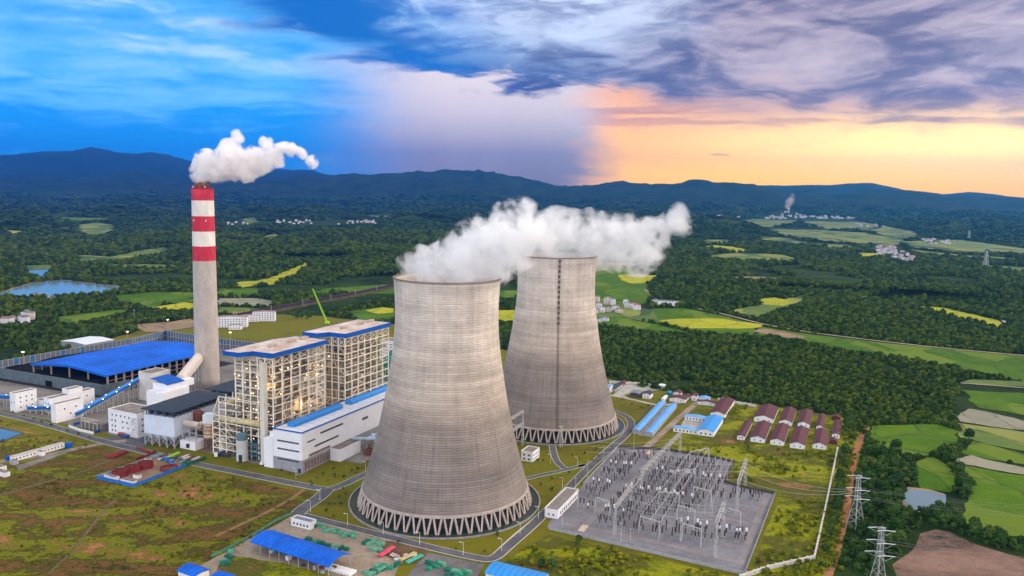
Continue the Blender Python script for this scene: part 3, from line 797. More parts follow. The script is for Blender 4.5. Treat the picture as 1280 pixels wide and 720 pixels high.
def gn_scatter(name, pts, sc, protos, label, kind='stuff'):
    me = bpy.data.meshes.new(name); me.from_pydata(np.asarray(pts).tolist(), [], [])
    at = me.attributes.new('sc', 'FLOAT', 'POINT'); at.data.foreach_set('value', np.asarray(sc, dtype=np.float32))
    o = bpy.data.objects.new(name, me); C.objects.link(o)
    ng = bpy.data.node_groups.new(name + '_nodes', 'GeometryNodeTree')
    ng.interface.new_socket('Geometry', in_out='INPUT', socket_type='NodeSocketGeometry'); ng.interface.new_socket('Geometry', in_out='OUTPUT', socket_type='NodeSocketGeometry')
    n = ng.nodes; l = ng.links; gi = n.new('NodeGroupInput'); go = n.new('NodeGroupOutput')
    jn = n.new('GeometryNodeJoinGeometry')
    for p in reversed(protos):
        po = bpy.data.objects.new(name + '_source', p); oi = n.new('GeometryNodeObjectInfo'); oi.inputs['Object'].default_value = po; oi.inputs['As Instance'].default_value = True
        l.new(oi.outputs['Geometry'], jn.inputs[0])
    ip = n.new('GeometryNodeInstanceOnPoints'); ip.inputs['Pick Instance'].default_value = True
    l.new(gi.outputs[0], ip.inputs['Points']); l.new(jn.outputs[0], ip.inputs['Instance'])
    rv = n.new('FunctionNodeRandomValue'); rv.data_type = 'FLOAT_VECTOR'; rv.inputs[0].default_value = (0, 0, 0); rv.inputs[1].default_value = (.12, .12, 6.283)
    l.new(rv.outputs[0], ip.inputs['Rotation'])
    ri = n.new('FunctionNodeRandomValue'); ri.data_type = 'INT'; ri.inputs[4].default_value = 0; ri.inputs[5].default_value = len(protos) - 1
    l.new(ri.outputs[2], ip.inputs['Instance Index'])
    na = n.new('GeometryNodeInputNamedAttribute'); na.data_type = 'FLOAT'; na.inputs[0].default_value = 'sc'
    rs = n.new('FunctionNodeRandomValue'); rs.data_type = 'FLOAT_VECTOR'; rs.inputs[0].default_value = (.85, .85, .8); rs.inputs[1].default_value = (1.15, 1.15, 1.25); rs.inputs['Seed'].default_value = 5
    vm = n.new('ShaderNodeVectorMath'); vm.operation = 'SCALE'; l.new(rs.outputs[0], vm.inputs[0]); l.new(na.outputs[0], vm.inputs['Scale'])
    l.new(vm.outputs[0], ip.inputs['Scale']); l.new(ip.outputs[0], go.inputs[0])
    md = o.modifiers.new('scatter', 'NODES'); md.node_group = ng
    return tag(o, label, None, None, kind)

crown_f = [crown_mesh('forest_crown', 20 + i, 6, 34, .20, leaf_forest, conic=.3 * (i % 2)) for i in range(4)]
crown_d = [crown_mesh('far_crown', 40 + i, 5, 22, .26, leaf_far) for i in range(3)]
for m_ in crown_d: m_.transform(Matrix.Diagonal((1, 1, .42, 1)))
bush_m = [crown_mesh('bush_crown', 60 + i, 5, 26, .17, leaf_bush, .7) for i in range(3)]

def polar_pts(d0, d1, sp0, sp1, az=38):
    """jittered grid over the wedge in front; spacing grows with distance"""
    out = []; d = d0
    while d < d1:
        s = sp0 + (sp1 - sp0) * (d - d0) / (d1 - d0); arc = 2 * R(az) * d; n = int(arc / s)
        a = (np.arange(n) + rng.uniform(-.45, .45, n)) / n * 2 * R(az) - R(az); r = d + rng.uniform(-.45, .45, n) * s
        out.append(np.c_[r * np.sin(a), r * np.cos(a), np.full(n, s)]); d += s * .92
    return np.vstack(out)

track_w = PW(TRACK); rd2_w = PW(RD2); rail_w = PW(RAIL)
def d_line(pts, line):
    best = np.full(len(pts), 1e9)
    for i in range(len(line) - 1):
        a = line[i]; ab = line[i + 1] - a; t = np.clip(((pts - a) @ ab) / (ab @ ab), 0, 1); best = np.minimum(best, np.linalg.norm(pts - (a + t[:, None] * ab), axis=1))
    return best

def open_dist(pts, polys):
    d = np.full(len(pts), 1e9)
    for p in polys:
        c = p.mean(0); rad = np.linalg.norm(p - c, axis=1).max(); s = np.linalg.norm(pts - c, axis=1) < rad + 60
        if s.any(): d[s] = np.minimum(d[s], d_poly(pts[s], p))
    return d
CLEAR = [PW(q) for q in ([(750, 468), (800, 482), (760, 490), (748, 480)], [(835, 477), (862, 476), (862, 484), (838, 484)], [(1200, 476), (1290, 480), (1290, 566), (1196, 566)], [(1105, 452), (1120, 462), (1100, 466)],
                         [(283, 411), (340, 404), (372, 410), (372, 424), (270, 430)], [(-30, 455), (60, 448), (205, 405), (270, 398), (350, 393), (400, 390), (440, 403), (600, 430), (640, 440), (740, 466), (740, 485), (-30, 490)],
                         [(-20, 440), (20, 434), (30, 441), (0, 452), (-20, 452)], [(0, 396), (42, 396), (42, 406), (0, 408)])]
def forest(name, d0, d1, s0, s1, protos, label, k=1.0, thin=None):
    p = polar_pts(d0, d1, s0, s1); xy = p[:, :2]
    od = open_dist(xy, all_open + CLEAR)
    marg = p[:, 2] * (.35 if s1 < 30 else .62)
    keep = od > marg
    keep &= d_line(xy, rd2_w) > 8; keep &= (d_line(xy, rail_w) > 14) & (d_line(xy, rail_w + np.array([14, -45])) > 42)
    # irregular clearings
    D = np.hypot(xy[:, 0], xy[:, 1])
    g = fbm(xy[:, 0], xy[:, 1], 420, 4, 77)
    keep &= g < thin if thin else True
    p = p[keep]; xy = p[:, :2]; z = terrain(xy[:, 0], xy[:, 1], od[keep])
    hv = .55 + .95 * fbm(xy[:, 0], xy[:, 1], 110, 3, 33)
    sc = p[:, 2] * .60 * k * hv * rng.uniform(.62, 1.35, len(p))
    print(name, len(p))
    return gn_scatter(name, np.c_[xy, z - sc * (.35 if s1 < 30 else .12)], sc, protos, label)
forest('woodland', 640, 1500, 5.2, 7.2, crown_f, 'dense green woodland beyond the plant', thin=.70)
forest('woodland', 1500, 3600, 8.0, 15.5, crown_f, 'dark rolling woodland on the middle plain', thin=.66)
forest('woodland', 3600, 10500, 22, 62, crown_d, 'distant dark woods fading to blue', thin=.64)

# yellow-green scrub in the clear land round the switchyard
def bushes():
    big = PW(RB); x0, y0 = big.min(0); x1, y1 = big.max(0)
    n = 9000; xy = np.c_[rng.uniform(x0, x1, n), rng.uniform(y0, y1, n)]
    k = in_poly(xy, big) & (open_dist(xy, [yard_w]) > 2.5) & (d_line(xy, track_w) > 3)
    g = fbm(xy[:, 0], xy[:, 1], 28, 4, 9); k &= (g > rng.uniform(.38, .60, n))
    for q in BUILT: k &= ~in_poly(xy, q)
    xy = xy[k]; sc = rng.uniform(.7, 1.9, len(xy)) * (.6 + g[k])
    print('bushes', len(xy))
    gn_scatter('scrub_bushes', np.c_[xy, -sc * .3], sc, bush_m, 'low yellow green bushes covering the land round the switchyard')
BUILT = [PW(q) for q in ([(795, 552), (830, 500), (912, 500), (905, 520), (900, 550), (840, 545), (815, 565)], [(918, 548), (935, 505), (1056, 520), (1054, 562), (1000, 566), (960, 560)], [(858, 508), (872, 500), (880, 510), (865, 520)])]
bushes()
def field_tufts():
    big = PW(LB); n = 5200; xy = np.c_[rng.uniform(-520, -70, n), rng.uniform(395, 720, n)]
    k = in_poly(xy, big); k &= ~in_poly(xy, PW([(118, 600), (170, 614), (262, 578), (200, 560)])); g = fbm(xy[:, 0], xy[:, 1], 24, 4, 19); k &= g > rng.uniform(.40, .66, n); k &= open_dist(xy, [PW([(0, 592), (0, 566), (92, 556), (92, 562)])]) > 2
    xy = xy[k]; sc = rng.uniform(.35, 1.15, len(xy)) * (.6 + g[k]); gn_scatter('grass_tufts', np.c_[xy, -sc * .35], sc, tuft_m, 'rough tufts and low weeds on the wild grass field')
leaf_tuft = leaf_mat('leaf_tuft', [(.22, (.035, .050, .006)), (.4, (.11, .070, .016)), (.55, (.075, .090, .006)), (.70, (.19, .20, .004)), (.85, (.17, .085, .025))], .02)
tuft_m = [crown_mesh('tuft_crown', 160 + i, 4, 18, .22, leaf_tuft, .6) for i in range(3)]
field_tufts()

# individual trees: between the perimeter wall and the rice fields, along field edges
def tree_proto(seed, h, cr, m, name):
    t = thing(name, 'x', 'tree', (0, 0, 0)); 
    me = crown_mesh('crown', seed, 8, 60, .15, m, .95)
    c = bpy.data.objects.new('crown', me); C.objects.link(c); c.parent = t; s = cr; c.scale = (s, s, s * (h / cr) * .42); c.location = (0, 0, h * .16)
    mb = MB(); mb.tube((0, 0, -.3), (0, 0, h * .5), cr * .075, 7, cr * .04)
    for a in range(3):
        an = a * 2.1 + seed; mb.tube((0, 0, h * .3), (math.cos(an) * cr * .5, math.sin(an) * cr * .5, h * .6), cr * .035, 5, cr * .015)
    mb.build('trunk', bark, t); return t
protoA = tree_proto(3, 8, 3.6, leaf_near, 'broadleaf_tree'); protoB = tree_proto(5, 11, 4.2, leaf_near, 'broadleaf_tree'); protoC = tree_proto(8, 5.5, 2.8, leaf_near, 'broadleaf_tree')
protoS = thing('garden_shrub', 'x', 'shrub', (0, 0, 0)); 
_c = bpy.data.objects.new('crown', crown_mesh('shrub_crown', 90, 5, 24, .2, leaf_near, .9)); C.objects.link(_c); _c.parent = protoS; _c.scale = (.75, .75, .8); _c.location = (0, 0, .1)
MB().tube((0, 0, -.1), (0, 0, .6), .07, 6).build('trunk', bark, protoS)
AREAS = [('between orange track and rice fields', 105, [(1083, 545), (1110, 560), (1140, 575), (1148, 602), (1130, 615), (1127, 632), (1170, 645), (1150, 655), (1120, 700), (1085, 720), (1052, 705), (1064, 650), (1072, 590)]),
         ('on the bank between two rice fields', 26, [(1172, 568), (1196, 560), (1210, 548), (1216, 552), (1200, 568), (1195, 580), (1214, 605), (1214, 622), (1203, 628), (1190, 612), (1200, 600), (1182, 578)]),
         ('in the hedge below the fish pond', 42, [(1150, 643), (1190, 640), (1210, 658), (1255, 675), (1290, 680), (1290, 690), (1240, 682), (1195, 665), (1160, 655)]),
         ('beside the maroon farm sheds', 16, [(1056, 525), (1075, 533), (1066, 560), (1056, 600), (1050, 600)]),
         ('behind the railway dormitories', 30, [(350, 392), (400, 392), (492, 370), (492, 384), (440, 388), (430, 395), (360, 406)]),
         ('by the perimeter wall', 20, [(1050, 600), (1060, 600), (1056, 640), (1045, 680), (1035, 712), (1024, 716), (1042, 650)])]
protos = [protoA, protoB, protoC]; used = [False] * 3
for desc, n, px in AREAS:
    pw = PW(px); x0, y0 = pw.min(0); x1, y1 = pw.max(0); got = []
    tries = 0
    while len(got) < n and tries < 9000:
        tries += 1; q = (rng.uniform(x0, x1), rng.uniform(y0, y1))
        if in_poly(np.array([q]), pw)[0] and all((q[0] - a[0]) ** 2 + (q[1] - a[1]) ** 2 > 10 for a in got) and d_line(np.array([q]), track_w)[0] > 5: got.append(q)
    got.sort(key=lambda q: q[1])
    for i, q in enumerate(got):
        k = int(rng.integers(0, 3)); lab = ('%s, %s from front' % (['round green tree', 'tall green tree', 'low bushy tree'][k] + ' ' + desc, ordn(i)))
        g_ = 'trees ' + desc; s = float(rng.uniform(.7, 1.25))
        if not used[k]:
            used[k] = True; o = protos[k]; o.location = (q[0], q[1], 0); o['label'] = lab; o['group'] = g_; o.scale = (s,) * 3
        else: o = copy_tree(protos[k], (q[0], q[1], 0), lab, float(rng.uniform(0, 6)), g_, s)
# undergrowth under those trees
ux = []
for desc, n, px in AREAS[:4] + AREAS[5:]:
    pw = PW(px); x0, y0 = pw.min(0); x1, y1 = pw.max(0); xy = np.c_[rng.uniform(x0, x1, n * 22), rng.uniform(y0, y1, n * 22)]; ux.append(xy[in_poly(xy, pw) & (d_line(xy, track_w) > 3)])
ux = np.vstack(ux); us = rng.uniform(1.0, 2.6, len(ux))
under = [crown_mesh('undergrowth_crown', 70 + i, 5, 30, .18, leaf_near, .75) for i in range(3)]
gn_scatter('undergrowth', np.c_[ux, -us * .35], us, under, 'green undergrowth below the trees by the track')
# hedge strip just outside the perimeter wall
wl = PW([(1052, 560), (1048, 590), (1037, 640), (1025, 690), (1020, 703), (985, 716), (950, 730)]); hp = []
for i in range(len(wl) - 1):
    for k in range(170):
        q = wl[i] + (wl[i + 1] - wl[i]) * rng.uniform() + rng.normal(size=2) * 2.2 + np.array([4.5, -2]); hp.append(q)
hs = rng.uniform(.9, 1.9, len(hp)); gn_scatter('hedge_growth', np.c_[np.array(hp), -hs * .3], hs, bush_m, 'yellow green growth outside the perimeter wall')

SHR = [('on the lawn beside the turbine hall', [(417, 587), (418, 594), (418, 597), (430, 598), (404, 594), (396, 599), (388, 603), (440, 590), (447, 588), (410, 602), (352, 589), (362, 594), (371, 598), (452, 586), (445, 592)]),
       ('on the lawn by the rear tower', [(745, 562), (748, 571), (731, 568), (724, 574), (740, 576), (765, 561), (790, 506), (802, 511), (810, 508), (778, 500), (715, 570), (756, 556), (745, 547), (733, 554)]),
       ('on the lawn between the towers', [(672, 577), (679, 577), (667, 575), (690, 600), (691, 612), (689, 614), (676, 607), (711, 592), (700, 598), (684, 568)]),
       ('on the verge left of the front tower', [(412, 632), (418, 631), (426, 632), (424, 622), (432, 619), (417, 646), (408, 640), (429, 612)]),
       ('beside the plant road', [(64, 533), (74, 537), (84, 540), (98, 544), (30, 521), (42, 525), (52, 529), (345, 596), (390, 607), (300, 580), (112, 548), (16, 516)]),
       ('on the verge in front of the tower basin', [(621, 671), (622, 668), (606, 692), (570, 688), (498, 679)]),
       ('at the near edge of the switchyard', [(722, 682), (724, 677), (678, 706), (676, 712), (690, 713)])]
fs = True
for desc, pts in SHR:
    for i, (x, y) in enumerate(sorted(pts)):
        g = G(x, y); lab = 'small dark shrub %s, %s from the left' % (desc, ordn(i)); s = float(rng.uniform(1.0, 1.9))
        if 'switchyard' in desc: s = [4.0, 3.2, 4.6, 3.6, 3.0][i]
        if fs: fs = False; protoS.location = (*g, .08); protoS['label'] = lab; protoS['group'] = 'shrubs ' + desc; protoS.scale = (s,) * 3
        else: copy_tree(protoS, (*g, .08), lab, float(rng.uniform(0, 6)), 'shrubs ' + desc, s)

# ================================================================== PLANT MATERIALS
white = mat('white_wall', (.74, .75, .77), .7, .10, .2, grime=.22)
white2 = mat('white_cladding', (.76, .77, .80), .55, .06, .12, grime=.10)
greyw = mat('grey_base_wall', (.30, .31, .34), .8, .2, .4)
bluer = mat('blue_sheet_roof', (.002, .115, .62), .7, .34, .035)
bluel = mat('light_blue_roof', (.13, .36, .72), .5, .15, .15)
bluef = mat('blue_fascia', (.003, .085, .40), .75, .15, .2)
maroon = mat('maroon_roof', (.10, .028, .035), .75, .3, .2)
darkroof = mat('dark_roof', (.035, .045, .065), .7, .4, .2)
flatroof = mat('flat_roof', (.23, .20, .18), .9, .35, .15)
roofdeck = mat('pale_roof_deck', (.66, .60, .55), .9, .2, .07, col2=(.42, .30, .24))
rust = mat('rusty_steel', (.20, .07, .05), .8, .4, .5)
steelw = mat('cream_steel', (.82, .745, .61), .7, .15, .3)
steelg = mat('galvanised_steel', (.42, .43, .45), .5, .2, .4, metal=.3)
steeld = mat('dark_equipment', (.10, .095, .09), .8, .5, .15, col2=(.05, .05, .05))
ductm = mat('beige_duct', (.52, .44, .36), .7, .3, .3)
glassd = mat('dark_window', (.03, .04, .06), .25, .3, .5)
lampm = emis('lamp_glow', (1.0, .70, .34), 5.0)
lampw = emis('lamp_glow_white', (1.0, .90, .70), 5.0)
coalm = mat('coal', (.010, .010, .013), .95, .4, .1)
greent = mat('green_cover', (.02, .22, .13), .7, .35, .4)
greenk = mat('green_tank', (.01, .17, .11), .6, .2, .3)
brownp = mat('brown_porcelain', (.045, .024, .028), .6, .2, 1)
whitep = mat('white_housing', (.75, .75, .76), .5, .1, .5)

# ------------------------------------------------------------------ cooling towers
def shell_mat():
    m, t, b, o = _new('tower_concrete')
    oc = t.node('ShaderNodeTexCoord').outputs['Object']
    s = t.node('ShaderNodeSeparateXYZ'); t.l.new(oc, s.inputs[0]); x, y, z = s.outputs
    ang = t.m('ARCTAN2', y, x)
    cyl = t.comb(t.m('MULTIPLY', ang, 40), z, 0)
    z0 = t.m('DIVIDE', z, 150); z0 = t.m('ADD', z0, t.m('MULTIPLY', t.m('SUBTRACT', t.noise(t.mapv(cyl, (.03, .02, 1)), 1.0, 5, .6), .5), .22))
    # formwork lifts: thin horizontal joints every 1.5 m, faint verticals
    lift = t.m('FRACT', t.m('DIVIDE', z, 1.5)); joint = t.ss(t.m('ABSOLUTE', t.m('SUBTRACT', lift, .5)), .30, .48)
    vj = t.m('FRACT', t.m('MULTIPLY', ang, 72 / 6.2832)); vjoint = t.ss(t.m('ABSOLUTE', t.m('SUBTRACT', vj, .5)), .40, .49)
    liftid = t.m('FLOOR', t.m('DIVIDE', z, 1.5))
    wn = t.node('ShaderNodeTexWhiteNoise'); wn.noise_dimensions = '1D'; t.l.new(liftid, wn.inputs['W'])
    wn2 = t.node('ShaderNodeTexWhiteNoise'); wn2.noise_dimensions = '2D'; t.l.new(t.comb(liftid, t.m('FLOOR', t.m('MULTIPLY', ang, 72 / 6.2832)), 0), wn2.inputs['Vector'])
    band_ = t.noise(t.mapv(cyl, (.004, .09, 1)), 1.0, 5, .65)
    streak_ = t.noise(t.mapv(cyl, (.22, .012, 1)), 1.0, 6, .7)
    blot = t.noise(t.mapv(cyl, (.035, .05, 1)), 1.0, 6, .6)
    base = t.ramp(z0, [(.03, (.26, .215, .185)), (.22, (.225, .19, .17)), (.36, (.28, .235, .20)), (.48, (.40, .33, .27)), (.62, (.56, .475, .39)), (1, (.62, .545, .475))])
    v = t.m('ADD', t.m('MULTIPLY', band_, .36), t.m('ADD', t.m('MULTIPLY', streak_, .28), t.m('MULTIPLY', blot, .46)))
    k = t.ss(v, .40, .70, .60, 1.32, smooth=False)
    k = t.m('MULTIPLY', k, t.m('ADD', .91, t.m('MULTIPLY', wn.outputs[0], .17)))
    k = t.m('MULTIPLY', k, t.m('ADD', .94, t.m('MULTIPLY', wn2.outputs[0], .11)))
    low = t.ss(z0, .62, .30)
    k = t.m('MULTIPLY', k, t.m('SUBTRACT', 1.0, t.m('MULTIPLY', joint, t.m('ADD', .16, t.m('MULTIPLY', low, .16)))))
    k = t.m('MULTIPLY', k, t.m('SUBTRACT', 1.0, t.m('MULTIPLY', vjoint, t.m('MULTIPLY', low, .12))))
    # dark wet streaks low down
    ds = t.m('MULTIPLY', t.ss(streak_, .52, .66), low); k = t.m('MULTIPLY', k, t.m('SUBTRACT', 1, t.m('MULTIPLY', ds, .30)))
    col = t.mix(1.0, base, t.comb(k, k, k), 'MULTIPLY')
    t.l.new(col, b.inputs['Base Color']); b.inputs['Roughness'].default_value = .9
    bp = t.node('ShaderNodeBump'); bp.inputs['Strength'].default_value = .5; bp.inputs['Distance'].default_value = .25; bp.invert = True
    t.l.new(joint, bp.inputs['Height']); t.l.new(bp.outputs[0], b.inputs['Normal'])
    return m
shellm = shell_mat()
PROF = [(10.4, 54.9), (16, 53.4), (25, 51.0), (36, 48.0), (46, 45.5), (60, 42.3), (77, 39.1), (90, 37.0), (104, 35.0), (119, 33.8), (132, 33.7), (143, 34.2), (150, 34.7)]
def rad(z):
    zs = [p[0] for p in PROF]; rs = [p[1] for p in PROF]
    # Catmull-Rom
    if z <= zs[0]: return rs[0]
    if z >= zs[-1]: return rs[-1]
    i = max(j for j in range(len(zs)) if zs[j] <= z); i = min(i, len(zs) - 2)
    p0 = rs[max(i - 1, 0)]; p1 = rs[i]; p2 = rs[i + 1]; p3 = rs[min(i + 2, len(rs) - 1)]; u = (z - zs[i]) / (zs[i + 1] - zs[i])
    return .5 * ((2 * p1) + (-p0 + p2) * u + (2 * p0 - 5 * p1 + 4 * p2 - p3) * u * u + (-p0 + 3 * p1 - 3 * p2 + p3) * u ** 3)
strutm = mat('strut_concrete', (.46, .39, .34), .85, .25, .4)
darkin = mat('fill_pack', (.05, .06, .07), .9, .5, .12, col2=(.02, .025, .03))

def cooling_tower(c, k, label, ladder):
    t_ = thing('cooling_tower', label, 'cooling tower', (c[0], c[1], 0))
    def L(mb, name, m, parent=t_, smooth=False):
        mb.v = [(x * k, y * k, z * k) for x, y, z in mb.v]
        o = mb.build(name, m, parent, smooth, origin=(0, 0, 0)); return o
    n = 144; prof = [(rad(z), z) for z in np.linspace(10.4, 150, 70)]
    sh = MB(); sh.lathe([(r, z) for r, z in prof] + [(prof[-1][0] - .45, 150)] + [(r - .45, z) for r, z in prof[::-1]] + [(prof[0][0], 10.4)], n, caps=False)
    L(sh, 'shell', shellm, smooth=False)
    t_.children[0].data.polygons.foreach_set('use_smooth', [True] * len(t_.children[0].data.polygons))
    rm = MB(); rm.lathe([(34.6, 149.3), (35.2, 149.3), (35.2, 150.2), (34.0, 150.2), (34.0, 149.3), (34.6, 149.3)], n, caps=False); L(rm, 'rim_walkway', mat('rim_dark', (.27, .21, .18), .9, .3, .5))
    rb = MB(); rb.lathe([(54.8, 9.5), (55.5, 9.5), (55.5, 10.9), (54.5, 11.1), (54.2, 9.5), (54.8, 9.5)], n, caps=False); L(rb, 'ring_beam', strutm)
    N = 54
    for i in range(N):
        a = 2 * math.pi * (i + .5) / N; mb = MB()
        for s in (-1, 1):
            at = a + s * 2 * math.pi / N * .40; ab = a + s * 2 * math.pi / N * .07
            mb.bar((57.9 * math.cos(ab), 57.9 * math.sin(ab), -.6), (54.9 * math.cos(at), 54.9 * math.sin(at), 10.0), .95, .95)
        L(mb, 'v_strut', strutm)
    pk = MB(); pk.lathe([(50.5, -.9), (50.5, 10.3), (20, 10.6)], 96, caps=False); L(pk, 'fill_pack', darkin)
    wb = MB(); wb.lathe([(64.0, .1), (64.0, 1.0), (62.9, 1.0), (62.9, -.7)], n, caps=False); L(wb, 'basin_wall', mat('basin_concrete', (.27, .26, .24), .85, .3, .3))
    wt = MB(); wt.lathe([(62.9, .45), (5, .45)], n, caps=False)
    L(wt, 'basin_water', water_mat('basin_water', (.030, .045, .040), .12))
    if ladder:
        a = math.radians(ladder); lm = mat('ladder_steel', (.10, .085, .075), .8, .3, 1); ld = MB(); cl = MB()
        zs = np.linspace(9, 150, 60); tv = Vector((-math.sin(a), math.cos(a), 0))
        pts = [Vector(((rad(z) + .35) * math.cos(a), (rad(z) + .35) * math.sin(a), z)) for z in zs]
        for i in range(len(pts) - 1):
            for s in (-.6, .6): cl.bar(pts[i] + tv * s, pts[i + 1] + tv * s, .22)
            if i % 1 == 0: cl.bar(pts[i] - tv * .6, pts[i] + tv * .6, .14)
        for z in np.arange(96, 150, 4.3):
            ld = MB(); r = rad(z) + .8; p = Vector((r * math.cos(a), r * math.sin(a), z)); ld.bar(p - tv * .9, p + tv * .9, 1.0, 1.9); L(ld, 'ladder_landing', lm)
        L(cl, 'ladder', lm)
    return t_
T1 = (-42.1, 519.5); T2 = (38.85, 704.4)
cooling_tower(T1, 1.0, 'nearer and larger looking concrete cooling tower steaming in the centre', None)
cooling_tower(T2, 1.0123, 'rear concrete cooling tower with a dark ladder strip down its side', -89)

# ------------------------------------------------------------------ chimney
ch = (-314.9, 818.6)
t_ = thing('chimney', 'tall concrete chimney with red and white bands at its top', 'chimney', (*ch, 0))
def shaft_mat():
    m, t, b, o = _new('chimney_shaft'); oc = t.node('ShaderNodeTexCoord').outputs['Object']
    s = t.node('ShaderNodeSeparateXYZ'); t.l.new(oc, s.inputs[0]); x, y, z = s.outputs
    n = t.noise(t.mapv(oc, (1, 1, .35)), .22, 6, .65); n2 = t.noise(oc, 1.3, 4, .7)
    f = t.m('ADD', t.m('MULTIPLY', n, .6), t.m('MULTIPLY', n2, .4))
    conc = t.mix(t.ss(f, .35, .65), (.36, .32, .28), (.50, .44, .39))
    ln = t.m('FRACT', t.m('DIVIDE', z, 2.5)); conc = t.mix(t.m('MULTIPLY', t.ss(ln, .9, .97), .35), conc, (.2, .18, .16))
    red = t.mix(t.ss(f, .35, .65), (.40, .012, .035), (.56, .025, .05)); wh = t.mix(t.ss(f, .35, .68), (.60, .56, .50), (.80, .77, .70))
    z1 = BZ
    def step(a): return t.m('GREATER_THAN', z, a)
    c = conc
    for i, (a, cc) in enumerate(zip(z1, [red, wh, red, wh, red])): c = t.mix(step(a), c, cc)
    t.l.new(c, b.inputs['Base Color']); b.inputs['Roughness'].default_value = .8; return m
BZ = [Zt(*ch, y) for y in (325.5, 307.3, 289, 270, 250.5)]; CT = Zt(*ch, 234.5)
shm = shaft_mat()
mb = MB(); rb_, rt_ = 12.4, 10.6
mb.lathe([(rb_ + (rt_ - rb_) * (z / CT) ** .9, z) for z in np.linspace(0, CT, 24)] + [(rt_ - .8, CT), (rt_ - .8, CT - 4)], 56)
mb.build('shaft', shm, t_, True)
for i, (dx, dy) in enumerate([(-5.6, -2.5), (-.3, -5.2), (5.4, -2.0), (0, 4.5)]):
    mb = MB(); mb.lathe([(2.5, CT - 4), (2.5, CT + [4.0, 5.3, 6.3, 5.5][i]), (2.2, CT + [4.0, 5.3, 6.3, 5.5][i])], 16, dx, dy); mb.v = [(x + ch[0], y + ch[1], z) for x, y, z in mb.v]; mb.build('flue', rust, t_, True)
mb = MB(); mb.v = []; mb.lathe([(rt_ + .1, CT - .5), (rt_ + .7, CT - .5), (rt_ + .7, CT), (rt_ + .1, CT + .02)], 40, caps=False); mb.v = [(x + ch[0], y + ch[1], z) for x, y, z in mb.v]; mb.build('top_platform', rust, t_)
for o in t_.children:      # lathe built round the origin for the shaft
    if o.name.startswith('shaft'): o.data.transform(Matrix.Translation((ch[0], ch[1], 0)))
for dz in (BZ[4] + 13, BZ[3] - 5):
    for dx in (-6, 6):
        mb = MB(); mb.box(ch[0] + dx - .4, ch[0] + dx + .4, ch[1] - 9.8, ch[1] - 8.6, dz, dz + 1.3); mb.build('beacon', whitep, t_)

